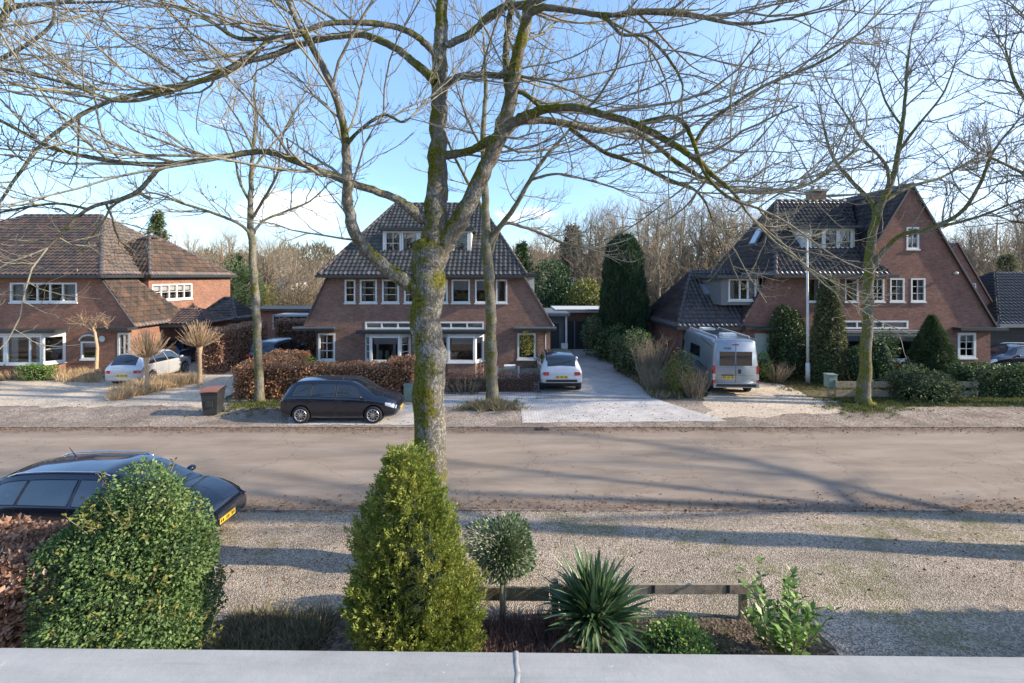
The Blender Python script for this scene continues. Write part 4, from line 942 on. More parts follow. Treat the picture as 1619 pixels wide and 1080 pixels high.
    for (kind, pts) in tails:
        for s in (-1, 1):
            q = MB(); rows = []
            for (x, z0, z1) in pts: rows.append([(x, s * (B.y_at(x, z0 + (z1 - z0) * j / 4) + .012), z0 + (z1 - z0) * j / 4) for j in range(5)])
            q.grid(rows, 0, True, s > 0)
            x, z0, z1 = pts[0]; ye = B.y_at(x, (z0 + z1) / 2); wdt = kind[1]
            if wdt:
                q2 = [(B.x0 - .014, s * (ye + .004), z0), (B.x0 - .014, s * (ye - wdt), z0 + .03), (B.x0 - .014, s * (ye - wdt), z1 - .02), (B.x0 - .014, s * (ye + .004), z1)]
                q.obox((B.x0 - .014, s * (ye + .006), z0), (B.x0 * 0 + .03, 0, 0), (0, -s * wdt, 0), (0, 0, z1 - z0), 0)
            q.build(kind[2] if len(kind) > 2 else 'tail_light', M[kind[0]], T, world=False)
    if heads:
        for s in (-1, 1):
            q = MB(); rows = []
            for (x, z0, z1) in heads: rows.append([(x + .006, s * (B.y_at(x, z0 + (z1 - z0) * j / 4) + .009), z0 + (z1 - z0) * j / 4) for j in range(5)])
            q.grid(rows, 0, True, s > 0); q.build('headlight', M['clearlamp'], T, world=False)
    if grille:
        x, w_, z0, z1 = grille; q = MB(); q.box(x - .05, x + .006, -w_, w_, z0, z1)
        for k in range(4): zz = z0 + (z1 - z0) * (k + .5) / 4; q.box(x + .0062, x + .012, -w_ * .97, w_ * .97, zz - .007, zz + .007, 1)
        q.build('grille', [M['blackpl'], M['chrome']], T, world=False)
    # seams and handles
    q = MB()
    for s in (-1, 1):
        for (x, z0, z1) in doors:
            q.tube([(x + (B.f[0](x) * 0), s * (B.y_at(x, z0 + (z1 - z0) * k / 8) + .001), z0 + (z1 - z0) * k / 8) for k in range(9)], .006, 4, cap=False)
    if doors: q.build('door_seam', M['blackpl'], T, world=False)
    for s in (-1, 1):
        for (x, z) in handles:
            q = MB(); y = s * (B.y_at(x, z) + .02); q.box(x - .09, x + .09, y - .012, y + .012, z - .014, z + .014); q.build('door_handle', M[paint_], T, world=False)
    if rails:
        for s in (-1, 1):
            q = MB(); xa, xb = rails; pts = []
            for k in range(13):
                x = xa + (xb - xa) * k / 12; y = B.f[4](x) * .93; e = .045 * min(1, k / 1.2, (12 - k) / 1.2); pts.append((x, s * y, B.z_at(x, y) + e))
            q.tube(pts, .017, 6); q.build('roof_rail', M['chrome'], T, world=False)
    if mirror:
        for s in (-1, 1):
            q = MB(); x, z = mirror; y = B.y_at(x, z)
            q.lathe([(.001, -.10), (.055, -.09), (.085, -.02), (.085, .05), (.05, .09), (.001, .095)], (x, s * (y + .14), z + .05), (0, s, 0), 12); 
            q.v = [(p[0], p[1], z + .05 + (p[2] - z - .05) * .8) for p in q.v]; q.bar((x, s * (y - .03), z), (x, s * (y + .08), z + .03), .05, .04); q.build('mirror', M[paint_], T, world=False)
    # wheels
    for wx in wb:
        for s in (-1, 1):
            yo = s * track / 2; q = MB(); W2 = wheel_w / 2
            q.lathe([(wr * .62, -W2 * .9), (wr * .80, -W2), (wr * .95, -W2 * .95), (wr, -W2 * .6), (wr, W2 * .6), (wr * .95, W2 * .95), (wr * .80, W2), (wr * .66, W2 * .92), (wr * .64, W2 * .4), (.001, W2 * .4)], (wx, yo, wr), (0, s, 0), 28)
            wo = q.build('wheel', M['rubber'], T, world=False)
            q = MB(); yy = yo + s * W2 * .9
            q.lathe([(wr * .60, -.02), (wr * .66, .0), (wr * .71, .012), (wr * .64, .016)], (wx, yy, wr), (0, s, 0), 28)
            q.lathe([(.001, .006), (wr * .13, .006), (wr * .17, -.02)], (wx, yy, wr), (0, s, 0), 12)
            for k in range(spokes):
                a = 2 * math.pi * k / spokes; d = Vector((math.cos(a), 0, math.sin(a))); c = Vector((wx, yy - s * .012, wr))
                q.bar(c + d * wr * .1, c + d * wr * .63, .034 if spokes > 7 else .06, .022, up=Vector((0, 1, 0)))
            q.build('rim', M[rimmat], wo, world=False)
    if bumperz:
        q = MB(); z0, z1, wf = bumperz
        for x in (B.x0,): q.box(x - .03, x + .06, -wf, wf, z0, z1)
        q.build('bumper', M['blackpl'], T, world=False)
    return T
def hatch_stations():
    return [(-2.10, .40, .66, .80, .74, .60), (-2.06, .30, .76, .93, .82, .64), (-1.96, .24, .90, 1.10, .865, .64), (-1.76, .21, .95, 1.33, .885, .60), (-1.55, .20, .96, 1.445, .89, .58), (-.9, .19, .955, 1.49, .89, .58), (-.2, .18, .935, 1.485, .89, .58), (.3, .18, .92, 1.46, .89, .575), (.62, .18, .905, 1.37, .89, .585), (1.0, .18, .885, 1.15, .885, .63), (1.28, .19, .86, .985, .88, .70), (1.6, .21, .80, .915, .865, .70), (1.88, .23, .71, .82, .82, .64), (2.05, .27, .60, .70, .76, .58), (2.12, .33, .50, .58, .66, .52)]
def suv_stations():
    return [(-2.08, .54, .80, .98, .82, .70), (-2.03, .46, .92, 1.12, .87, .68), (-1.93, .38, .98, 1.22, .89, .66), (-1.78, .24, 1.0, 1.44, .905, .68), (-1.56, .23, 1.0, 1.555, .91, .665), (-.9, .22, .99, 1.60, .91, .66), (-.1, .22, .975, 1.60, .91, .655), (.4, .22, .96, 1.54, .91, .64), (.8, .22, .95, 1.38, .905, .63), (1.25, .23, .93, 1.06, .90, .72), (1.6, .25, .89, .98, .88, .72), (1.9, .28, .78, .87, .80, .62), (2.08, .40, .62, .68, .62, .45)]
def wagon_stations():
    return [(-2.35, .40, .68, .86, .74, .62), (-2.28, .30, .80, .99, .84, .66), (-2.1, .24, .90, 1.16, .88, .63), (-1.8, .21, .95, 1.37, .90, .585), (-1.4, .20, .955, 1.44, .905, .58), (-.6, .19, .95, 1.475, .905, .585), (.1, .18, .935, 1.475, .905, .585), (.45, .18, .925, 1.43, .905, .58), (.85, .18, .905, 1.25, .90, .62), (1.25, .18, .885, 1.02, .895, .70), (1.6, .20, .84, .945, .88, .71), (1.95, .22, .74, .85, .835, .65), (2.2, .25, .62, .75, .79, .60), (2.31, .30, .52, .62, .70, .54)]
TL = [(-2.095, .64, .78), (-2.07, .65, .78), (-2.03, .68, .78)]
SW = [(-1.62, -1.02, -1.50, -1.0), (-.97, -.10, -.95, -.12), (-.03, .98, -.05, .60)]
def golf(name, label, paint_, loc, rz, group=None):
    T = thing(name, label, 'car', loc, rz, group)
    return make_car(T, Body(hatch_stations()), paint_, (-1.30, 1.30), 1.60, .315, sides=SW, wind=(.45, 1.16), rear=(-2.02, -1.60), plate_r=(-2.105, .48), plate_f=(2.13, .34, .5, 1), tails=[(('redlamp', .16), TL)],
        heads=[(1.72, .66, .76), (1.88, .60, .73), (2.0, .55, .68), (2.09, .52, .60)], doors=[(-1.0, .3, .93), (-.06, .3, .93), (1.02, .35, .86), (-1.75, .45, .9)], handles=[(-.85, .84), (.10, .82)], grille=(2.12, .30, .42, .50), mirror=(.86, .93), spokes=10)
HB = golf('hatchback_car', 'black five door hatchback with silver multi-spoke wheels parked along the kerb, facing right', 'p_black', (X_(545, 18.2), 18.25, 0), 0)
SV = golf('hatchback_car', 'silver hatchback parked with its rear to the street behind the left pollarded tree', 'p_silver', (X_(189, 23.2), 25.3, 0), R(93))
def suv(name, label, paint_, loc, rz, **k):
    T = thing(name, label, 'car', loc, rz)
    return make_car(T, Body(suv_stations()), paint_, (-1.28, 1.34), 1.62, .345, sides=[(-1.55, -1.05, -1.45, -1.02), (-1.0, -.08, -.98, -.1), (0, 1.12, -.02, .72)], wind=(.5, 1.2), rear=(-2.0, -1.55), plate_r=(-2.085, .66), tails=[(('redlamp', .24), [(-2.075, .78, .93), (-2.06, .79, .93)])],
        heads=[(1.75, .74, .86), (1.9, .66, .80), (2.04, .58, .68)], doors=[(-1.02, .35, .95), (-.03, .35, .95), (1.1, .4, .9)], handles=[(-.86, .9), (.12, .88)], mirror=(.95, .98), clad=.46, spokes=5, bumperz=(.50, .60, .66), **k)
W1 = suv('crossover_car', 'white compact crossover with black roof parked rear to the street on the paved driveway', 'p_white', (X_(889, 21.6), 24.05, 0), R(90), roofmat='p_black'); W1.scale = (1.05, 1.06, 1.05)
W2 = suv('crossover_car', 'dark green grey estate car half hidden behind the brown hedges beside the middle house', 'p_grey', (X_(414, 27.2), 29.2, 0), R(88))
def low_car(label, paint_, loc, rz):
    T = thing('estate_car', label, 'car', loc, rz)
    return make_car(T, Body(wagon_stations()), paint_, (-1.35, 1.36), 1.62, .32, sides=[(-2.0, -1.25, -1.75, -1.23), (-1.2, -.22, -1.18, -.22), (-.14, .98, -.16, .55)], wind=(.42, 1.18), rear=(-2.22, -1.8), plate_r=(-2.36, .62), plate_f=(2.325, .36, .5, 1), tails=[(('redlamp', .16), [(-2.33, .78, .93), (-2.2, .80, .95), (-2.08, .84, .96)])],
        heads=[(1.86, .66, .80), (2.0, .62, .765), (2.13, .58, .71), (2.24, .55, .65)], doors=[(-1.22, .3, .93), (-.18, .3, .93), (1.0, .35, .86)], handles=[(-1.05, .84), (.0, .83)], grille=(2.32, .30, .47, .57), rails=(-1.7, .35), mirror=(.86, .93), spokes=10, glass='carglass_blue')
NW = low_car('dark navy estate car with chrome roof rails behind the holly bush, nearest the viewer', 'p_navy', (-5.78 - 2.35, 9.95, 0), R(-2))
q = MB(); q.tube([(-1.15, .3, 1.47), (-1.30, .3, 1.66)], [.012, .005], 5); q.build('aerial', M['blackpl'], NW, world=False)
q = MB()
for yy in (.28, -.36): q.bar((1.16, yy, 1.075), (1.02, yy - .5, 1.18), .02, .02)
q.build('wiper', M['blackpl'], NW, world=False)
FR = low_car('black car in front of the dark barn at the right edge behind the green hedge', 'p_black', (X_(1545, 27.0) + 2.35, 27.2, 0), R(180))
BL = golf('hatchback_car', 'dark car parked ahead of the silver hatchback near the porch', 'p_grey', (X_(282, 29.5), 30.4, 0), R(90))
def camper():
    T = thing('camper_van', 'tall blue grey camper van parked rear to the street on the right drive', 'camper van', (X_(1160, 21.6) + .12, 21.3 + 3.0, 0), R(87))
    st = [(-2.98, .42, 1.35, 2.42, .985, .84), (-2.93, .40, 1.36, 2.47, 1.01, .87), (-2.6, .36, 1.38, 2.52, 1.025, .88), (-1, .34, 1.40, 2.54, 1.025, .885), (1.2, .34, 1.38, 2.53, 1.025, .88), (1.55, .34, 1.33, 2.42, 1.02, .86), (1.95, .34, 1.25, 1.98, 1.01, .80), (2.35, .34, 1.15, 1.42, .99, .80), (2.7, .36, .98, 1.12, .93, .74), (2.95, .42, .72, .82, .75, .55)]
    B = Body(st, crown=.03, edge=.12)
    make_car(T, B, 'p_van', (-1.95, 2.05), 1.80, .35, sides=[(1.35, 2.05, 1.25, 1.75, 1.38, 1.95), (-1.2, .2, -1.2, .2, 1.45, 1.95)], wind=(1.62, 2.28), caprear=[(.03, .70, 1.36, 1.98), (-.70, -.03, 1.36, 1.98)], plate_r=(-2.98, .78, .5, -1, .32, .13), doors=[(-2.2, .5, 1.4), (.9, .45, 2.2), (-.4, .45, 2.2)], spokes=5, mirror=(1.95, 1.35), bumperz=None, clad=.47,
        tails=[(('redlamp', .10), [(-2.975, 1.0, 1.36), (-2.92, 1.0, 1.36)]), (('clearlamp', .095), [(-2.976, .74, 1.0), (-2.92, .74, 1.0)]), (('redlamp', .09), [(-2.977, .60, .74), (-2.92, .60, .74)])])
    q = MB(); x = -2.98
    q.box(x - .05, x + .04, -.98, .98, .40, .58); q.build('bumper', M['p_van'], T, world=False)
    q = MB(); q.box(x - .054, x - .0501, -.86, .86, .44, .56); q.build('bumper_step', M['blackpl'], T, world=False)
    q = MB(); q.box(x - .006, x - .0005, -.008, .008, .6, 2.38); q.box(x - .006, x - .0005, -.8, .8, 1.30, 1.306); q.box(x - .006, x - .0005, -.8, .8, .93, .936); q.build('door_seam', M['blackpl'], T, world=False)
    q = MB(); q.box(x - .03, x - .001, -.22, -.12, 1.02, 1.20); q.box(x - .03, x - .001, .08, .62, .93, .965); q.build('door_handle', M['blackpl'], T, world=False)
    q = MB(); q.box(x - .02, x + .03, -.14, .16, 2.27, 2.31); q.build('brake_light', M['redlamp'], T, world=False)
    cu = bpy.data.curves.new('lettering', 'FONT'); cu.body = 'POSSL'; cu.size = .13; cu.extrude = .002; cu.shear = .25; cu.align_x = 'CENTER'; to = bpy.data.objects.new('lettering', cu); COL.objects.link(to)
    dg = bpy.context.evaluated_depsgraph_get(); me = bpy.data.meshes.new_from_object(to.evaluated_get(dg)); bpy.data.objects.remove(to, do_unlink=True)
    lo_ = bpy.data.objects.new('lettering', me); COL.objects.link(lo_); me.materials.append(M['blackpl']); lo_.parent = T; lo_.location = (x - .008, .36, 2.08); lo_.rotation_euler = (R(90), 0, R(-90))
    # roof kit: vent hatch, solar panel, awning, rails
    q = MB(); q.box(-2.2, -1.7, -.35, .25, 2.56, 2.68); q.build('roof_hatch', M['white'], T, world=False); q = MB(); q.box(.3, .9, -.3, .3, 2.56, 2.66); q.build('roof_hatch', M['white'], T, world=False)
    q = MB(); q.box(-1.5, .1, -.4, .4, 2.575, 2.61); q.build('solar_panel', M['carglass_blue'], T, world=False)
    q = MB(); q.box(-2.5, 1.2, -1.08, -.94, 2.36, 2.50); q.build('awning', M['p_van'], T, world=False)
    for s in (-1, 1):
        q = MB(); q.tube([(-2.7, s * .72, 2.54), (-2.6, s * .72, 2.62), (1.0, s * .72, 2.64), (1.1, s * .72, 2.55)], .02, 6); q.build('roof_rail', M['white'], T, world=False)
        q = MB()
        for z, x0, x1, t in ((1.02, -2.3, -1.0, .05), (.93, -2.0, .2, .03), (2.12, -2.8, -1.2, .02)):
            q.grid([[(x0 + (x1 - x0) * i / 8, s * (B.y_at(x0 + (x1 - x0) * i / 8, zz) + .006), zz + (x1 - x0) * i / 8 * .16) for zz in (z, z + t)] for i in range(9)], 0, True, s < 0)
        q.build('side_stripe', M['p_navy'], T, world=False)
camper()
# ---------------------------------------------------------------- bare trees
def tubes_np(lines):
    """lines: list of (pts[k,3], radii[k], n) -> vertices, quads"""
    groups = {}
    for p, r, n in lines: groups.setdefault((len(p), n), []).append((p, r))
    VV = []; FF = []; base = 0
    for (k, n), items in groups.items():
        Pn = np.array([i[0] for i in items], dtype=np.float64); Rn = np.array([i[1] for i in items], dtype=np.float64); m = len(items)
        T = np.empty_like(Pn); T[:, 1:-1] = Pn[:, 2:] - Pn[:, :-2]; T[:, 0] = Pn[:, 1] - Pn[:, 0]; T[:, -1] = Pn[:, -1] - Pn[:, -2]
        T /= np.linalg.norm(T, axis=2, keepdims=True) + 1e-9
        mean = T.mean(axis=1); ax = np.argmin(np.abs(mean), axis=1); ref = np.eye(3)[ax][:, None, :].repeat(k, 1)
        A = np.cross(T, ref); A /= np.linalg.norm(A, axis=2, keepdims=True) + 1e-9; B = np.cross(T, A)
        ang = np.arange(n) * 2 * np.pi / n
        V = Pn[:, :, None, :] + (A[:, :, None, :] * np.cos(ang)[None, None, :, None] + B[:, :, None, :] * np.sin(ang)[None, None, :, None]) * Rn[:, :, None, None]
        VV.append(V.reshape(-1, 3)); i = np.arange(m)[:, None, None] * k * n; j = np.arange(k - 1)[None, :, None] * n; q = np.arange(n)[None, None, :]; q2 = (q + 1) % n
        Fq = np.stack([i + j + q, i + j + q2, i + j + n + q2, i + j + n + q], axis=-1).reshape(-1, 4) + base; FF.append(Fq); base += m * k * n
    return np.concatenate(VV), np.concatenate(FF)
def grow(rr, p, d, Ln, r, lv, out, cfg):
    c = cfg[lv]; n = c['n']; st = Ln / n; pts = [tuple(p)]; rad = [r]; p = Vector(p); d = Vector(d).normalized()
    kids_ = []; nxt = cfg[lv + 1] if lv + 1 < len(cfg) else None; side = rr.choice((-1, 1)); acc = c.get('first', .2) * Ln
    curl = c['up'] * rr.uniform(.4, 1.3); sway = Vector((rr.gauss(0, 1), rr.gauss(0, 1), rr.gauss(0, .6))) * c['wig'] * .5
    for i in range(n):
        t = (i + 1) / n; d = d + Vector((rr.gauss(0, 1), rr.gauss(0, 1), rr.gauss(0, 1))) * c['wig'] + sway / n + Vector((0, 0, curl * (.2 + t) - c.get('droop', 0) * (1 - t)))
        if p.y < cfg[0].get('ymin', -99): d.y += .35
        d.normalize(); q = p + d * st; r1 = r * (1 - (1 - c['tip']) * t)
        if nxt:
            while acc < (i + 1) * st:
                f = (acc - i * st) / st; kids_.append((p.lerp(q, max(0, f)), d.copy(), r * (1 - (1 - c['tip']) * acc / Ln), acc / Ln)); acc += c['gap'] * rr.uniform(.6, 1.4)
        p = q; pts.append(tuple(p)); rad.append(r1)
    out.append((pts, rad, c['s'], lv))
    for (kp, kd, kr, t) in kids_:
        perp = kd.cross(Vector((rr.gauss(0, 1), rr.gauss(0, 1), rr.gauss(0, 1)))).normalized(); a = R(rr.uniform(*c['ang']))
        nd = kd * math.cos(a) + perp * math.sin(a) + Vector((0, 0, c.get('kup', 0)))
        if nd.z < -.35: nd.z *= .35
        L2 = rr.uniform(*nxt['len']) * (1 - .45 * t)
        grow(rr, kp, nd, L2, min(kr * .75, nxt['r'] * rr.uniform(.7, 1.2)), lv + 1, out, cfg)
def catmull(pts, sub):
    out = []; P_ = [pts[0]] + list(pts) + [pts[-1]]
    for i in range(1, len(P_) - 2):
        p0, p1, p2, p3 = [np.array(x, float) for x in P_[i - 1:i + 3]]
        for j in range(sub):
            t = j / sub; out.append(.5 * (2 * p1 + (p2 - p0) * t + (2 * p0 - 5 * p1 + 4 * p2 - p3) * t * t + (3 * p1 - p0 - 3 * p2 + p3) * t**3))
    out.append(np.array(pts[-1], float)); return out
def ash_cfg(k=1.0, ymin=-99, gap=1.0, tw=1.0):
    return [dict(ymin=ymin), dict(n=7, len=(1.5 * k, 3.0 * k), r=.026 * k, tip=.38, wig=.13, up=.10, droop=.04, gap=.30 * k * gap, ang=(25, 65), kup=.05, s=5, first=.10),
            dict(n=6, len=(.65 * k, 1.45 * k), r=.0105 * k * tw, tip=.5, wig=.15, up=.14, droop=.03, gap=.18 * k * gap, ang=(25, 60), kup=.12, s=4, first=.12),
            dict(n=5, len=(.22 * k, .60 * k), r=.0052 * k * tw, tip=.6, wig=.13, up=.22, gap=9, ang=(30, 60), s=3)]
def limb_tree(name, label, limbs, Ybase, seed, cfg, group=None, bark='bark', twig='twig', gap=.42, start=.25, keys=0, flare=True, spawn_r=.12, cat='tree'):
    """limbs: list of (control points (px, py, Y), pixel widths); first is the trunk from the ground"""
    rr = random.Random(seed); big = []; small = []; loc = None
    for li, (cp, wd) in enumerate(limbs):
        pts = [P(*c) for c in cp]; rad = [w_ / 2 * c[2] / F * (.88 if li == 0 or w_ > 12 else .95) for c, w_ in zip(cp, wd)]
        if li == 0: loc = Vector((pts[0].x, pts[0].y, 0))
        sm = catmull([(*p, r) for p, r in zip(pts, rad)], 6)
        if li == 0 and flare: sm[0][3] *= 1.45; sm[1][3] *= 1.18; sm[2][3] *= 1.06
        jp = []
        for k, q in enumerate(sm):
            j = q[3] * .10; jp.append((q[0] + rr.gauss(0, j), q[1] + rr.gauss(0, j), q[2] + rr.gauss(0, j * .5), q[3] * rr.uniform(.96, 1.05)))
        if li: jp[0] = tuple(sm[0])
        big.append(([q[:3] for q in jp], [q[3] for q in jp], 14 if rad[0] > .08 else 8))
        Ln = 0; tot = sum((Vector(jp[k + 1][:3]) - Vector(jp[k][:3])).length for k in range(len(jp) - 1)); acc = tot * start if li else tot * .55
        for k in range(len(jp) - 1):
            a, b = Vector(jp[k][:3]), Vector(jp[k + 1][:3]); l = (b - a).length
            while acc < Ln + l:
                f = (acc - Ln) / l; t = acc / tot; rad_ = jp[k][3]; d = (b - a).normalized()
                if rad_ < spawn_r:
                    perp = d.cross(Vector((rr.gauss(0, 1), rr.gauss(0, .8), rr.gauss(0, 1)))).normalized(); an = R(rr.uniform(28, 68)); nd = d * math.cos(an) + perp * math.sin(an)
                    if nd.z < -.25: nd.z *= .25
                    L1 = rr.uniform(*cfg[1]['len']) * (1 if rad_ < .08 else .75)
                    grow(rr, a.lerp(b, f), nd, L1, min(rad_ * .6, cfg[1]['r'] * rr.uniform(.6, 1.2)), 1, small, cfg)
                acc += gap * rr.uniform(.5, 1.5)
            Ln += l
        # the limb's own end carries on into a spray
        e = jp[-1]; d = Vector(jp[-1][:3]) - Vector(jp[-2][:3])
        if rad[-1] < .09:
            for _ in range(2):
                dd = d.normalized() + Vector((rr.gauss(0, .25), rr.gauss(0, .25), rr.gauss(0, .2))); grow(rr, Vector(e[:3]), dd, rr.uniform(*cfg[1]['len']), min(e[3] * .9, cfg[1]['r'] * .85), 1, small, cfg)
    T = thing(name, label, cat, loc, 0, group)
    V, Fq = tubes_np(big); raw_mesh('trunk', V, Fq, M[bark], T, loc, True)
    lines = [(p, r, s) for p, r, s, lv in small]
    if keys:
        for p, r, s, lv in small:
            if lv == 3 and rr.random() < keys:
                e = np.array(p[-1]); 
                for _ in range(rr.randint(1, 3)):
                    o = e + np.array([rr.gauss(0, .012), rr.gauss(0, .012), -.012]); L_ = rr.uniform(.02, .045); lines.append(([tuple(o), tuple(o + [0, 0, -L_ / 2]), tuple(o + [rr.gauss(0, .006), 0, -L_])], [.003, .010, .004], 4))
    V, Fq = tubes_np(lines); raw_mesh('crown', V, Fq, M[twig], T, loc, True)
    return T
Y0 = 8.8
main_limbs = [
 ([(681, 912, Y0), (680, 770, Y0), (680, 600, Y0), (677, 500, Y0), (678, 425, Y0), (684, 385, Y0 + .03)], [62, 57, 56, 55, 62, 56]),
 ([(682, 420, Y0), (687, 370, Y0), (690, 300, Y0), (693, 220, Y0), (694, 130, Y0 + .1), (697, 60, Y0 + .2), (700, 0, Y0 + .3), (708, -120, Y0 + .5), (700, -260, Y0 + .5)], [44, 44, 37, 31, 29, 25, 20, 16, 10]),
 ([(684, 430, Y0), (700, 385, Y0), (726, 350, Y0 - .05), (757, 287, Y0 - .1), (790, 215, Y0 - .2), (808, 150, Y0 - .3), (818, 90, Y0 - .4), (835, 20, Y0 - .5), (855, -60, Y0 - .7), (880, -200, Y0 - 1)], [40, 38, 33, 29, 27, 24, 22, 20, 16, 10]),
 ([(668, 462, Y0), (650, 450, Y0 - .1), (615, 427, Y0 - .3), (575, 390, Y0 - .55), (553, 340, Y0 - .8), (548, 270, Y0 - 1), (545, 215, Y0 - 1.1), (530, 150, Y0 - 1.2), (505, 95, Y0 - 1.3), (475, 45, Y0 - 1.4), (455, 0, Y0 - 1.5), (430, -70, Y0 - 1.6)], [34, 30, 25, 22, 20, 17, 14, 12, 11, 9, 8, 6]),
 ([(672, 350, Y0), (648, 330, Y0 - .2), (620, 312, Y0 - .3), (555, 289, Y0 - .6), (480, 260, Y0 - .9), (420, 240, Y0 - 1.1), (340, 250, Y0 - 1.3), (250, 260, Y0 - 1.5), (160, 252, Y0 - 1.6), (80, 232, Y0 - 1.7), (0, 190, Y0 - 1.8), (-80, 150, Y0 - 1.9)], [24, 20, 14, 12, 11, 10, 9, 8, 7, 6, 5, 4]),
 ([(252, 262, Y0 - 1.5), (235, 285, Y0 - 1.5), (205, 310, Y0 - 1.5), (140, 330, Y0 - 1.5), (105, 362, Y0 - 1.6), (75, 392, Y0 - 1.7)], [8, 7.5, 7, 6, 5, 3.5]),
 ([(140, 331, Y0 - 1.5), (90, 322, Y0 - 1.4), (30, 330, Y0 - 1.4), (-40, 345, Y0 - 1.4)], [5, 4, 4, 3]),
 ([(690, 130, Y0), (677, 118, Y0), (650, 95, Y0 + .1), (622, 74, Y0 + .2), (590, 60, Y0 + .3), (559, 54, Y0 + .4), (511, 61, Y0 + .5), (470, 72, Y0 + .5), (430, 88, Y0 + .5), (389, 98, Y0 + .4), (340, 122, Y0 + .3), (240, 145, Y0), (160, 165, Y0 - .3), (75, 220, Y0 - .6), (30, 275, Y0 - .8), (0, 320, Y0 - .9)], [20, 17, 14, 12, 12, 11, 10, 10, 9.5, 9, 9, 8, 7, 6, 5, 4]),
 ([(694, 92, Y0), (681, 78, Y0 - .1), (655, 55, Y0 - .3), (625, 43, Y0 - .5), (590, 37, Y0 - .7), (530, 36, Y0 - .9), (500, 42, Y0 - 1), (465, 57, Y0 - 1.1), (400, 62, Y0 - 1.3), (370, 58, Y0 - 1.4), (330, 32, Y0 - 1.5), (290, 14, Y0 - 1.6), (240, -5, Y0 - 1.7)], [14, 12, 11, 10, 10, 9, 9, 8, 8, 7, 6, 5, 4]),
 ([(465, 57, Y0 - 1.1), (430, 62, Y0 - 1.2), (400, 85, Y0 - 1.3), (340, 118, Y0 - 1.5), (270, 145, Y0 - 1.6), (190, 160, Y0 - 1.8), (100, 130, Y0 - 2), (0, 108, Y0 - 2.1)], [8, 8, 7.5, 7, 6.5, 6, 5, 4]),
 ([(822, 190, Y0 - .2), (845, 178, Y0 - .4), (870, 172, Y0 - .6), (910, 170, Y0 - .8), (950, 180, Y0 - 1), (1000, 195, Y0 - 1.1), (1050, 220, Y0 - 1.2), (1090, 245, Y0 - 1.3), (1125, 275, Y0 - 1.4), (1160, 305, Y0 - 1.4), (1180, 335, Y0 - 1.4)], [22, 17, 15, 14, 13, 12, 11, 10, 8, 6, 4]),
 ([(798, 205, Y0 - .2), (815, 192, Y0 - .2), (860, 190, Y0 + .2), (900, 197, Y0 + .4), (955, 207, Y0 + .6), (1000, 206, Y0 + .8), (1035, 228, Y0 + 1), (1075, 260, Y0 + 1.1), (1130, 290, Y0 + 1.2), (1200, 305, Y0 + 1.3), (1280, 290, Y0 + 1.4), (1350, 240, Y0 + 1.5)], [22, 18, 13, 12, 10, 9, 8, 8, 7, 6, 5, 4]),
 ([(1005, 197, Y0 - 1.1), (1060, 185, Y0 - 1.2), (1085, 200, Y0 - 1.3), (1100, 235, Y0 - 1.4), (1115, 275, Y0 - 1.4), (1150, 310, Y0 - 1.5), (1200, 330, Y0 - 1.5)], [8, 8, 8, 7, 6, 5, 4]),
 ([(1098, 228, Y0 - 1.3), (1120, 195, Y0 - 1.3), (1160, 165, Y0 - 1.4), (1210, 135, Y0 - 1.5), (1260, 115, Y0 - 1.5), (1320, 85, Y0 - 1.6), (1370, 40, Y0 - 1.6)], [7, 6.5, 6, 5, 5, 4, 3]),
 ([(900, 202, Y0 + .4), (925, 220, Y0 + .3), (960, 243, Y0 + .2), (1005, 258, Y0 + .1), (1060, 285, Y0), (1095, 298, Y0 - .1), (1115, 320, Y0 - .2), (1125, 345, Y0 - .2)], [8, 8, 7, 7, 6, 5, 4, 3]),
 ([(836, 20, Y0 - .5), (860, 12, Y0 - .6), (900, 16, Y0 - .7), (955, 24, Y0 - .9), (1030, 20, Y0 - 1.1), (1100, 26, Y0 - 1.3), (1170, 38, Y0 - 1.4), (1240, 30, Y0 - 1.5), (1310, 15, Y0 - 1.5)], [16, 12, 10, 9, 8, 7, 6, 4, 3]),
 ([(955, 24, Y0 - .9), (970, 42, Y0 - 1), (985, 55, Y0 - 1), (1020, 58, Y0 - 1.1), (1055, 90, Y0 - 1.2), (1078, 130, Y0 - 1.3), (1078, 155, Y0 - 1.3)], [7, 6, 6, 5, 5, 4, 3]),
 ([(700, 246, Y0), (722, 243, Y0), (745, 238, Y0 - .05), (770, 225, Y0 - .1), (795, 213, Y0 - .2)], [18, 15, 14, 17, 20]),
 ([(702, 135, Y0), (725, 122, Y0), (760, 118, Y0 - .1), (790, 120, Y0 - .2), (812, 118, Y0 - .3)], [16, 12, 10, 10, 9]),
 ([(705, 72, Y0 + .1), (728, 62, Y0), (750, 48, Y0 - .1), (770, 28, Y0 - .1), (800, 10, Y0 - .2), (850, 2, Y0 - .3), (900, -30, Y0 - .4)], [14, 12, 12, 12, 11, 9, 7]),
 ([(806, 165, Y0 - .3), (800, 100, Y0 - .2), (803, 50, Y0 - .1), (810, 5, Y0), (818, -60, Y0 + .1)], [14, 12, 11, 10, 8]),
 ([(551, 225, Y0 - 1.1), (565, 210, Y0 - 1.2), (590, 190, Y0 - 1.3), (612, 182, Y0 - 1.3), (635, 193, Y0 - 1.4), (650, 185, Y0 - 1.4)], [8, 6, 6, 5, 4, 3]),
 ([(812, 140, Y0 - .3), (835, 152, Y0 - .3), (858, 172, Y0 - .25), (880, 178, Y0 - .2)], [9, 8, 6, 4]),
]
MAIN = limb_tree('ash_tree', 'large bare ash tree with mossy forked trunk standing nearest, behind the conical evergreen', main_limbs, Y0, 7, ash_cfg(1.0, 5.4, 1.0, .92), keys=.10, gap=.35)
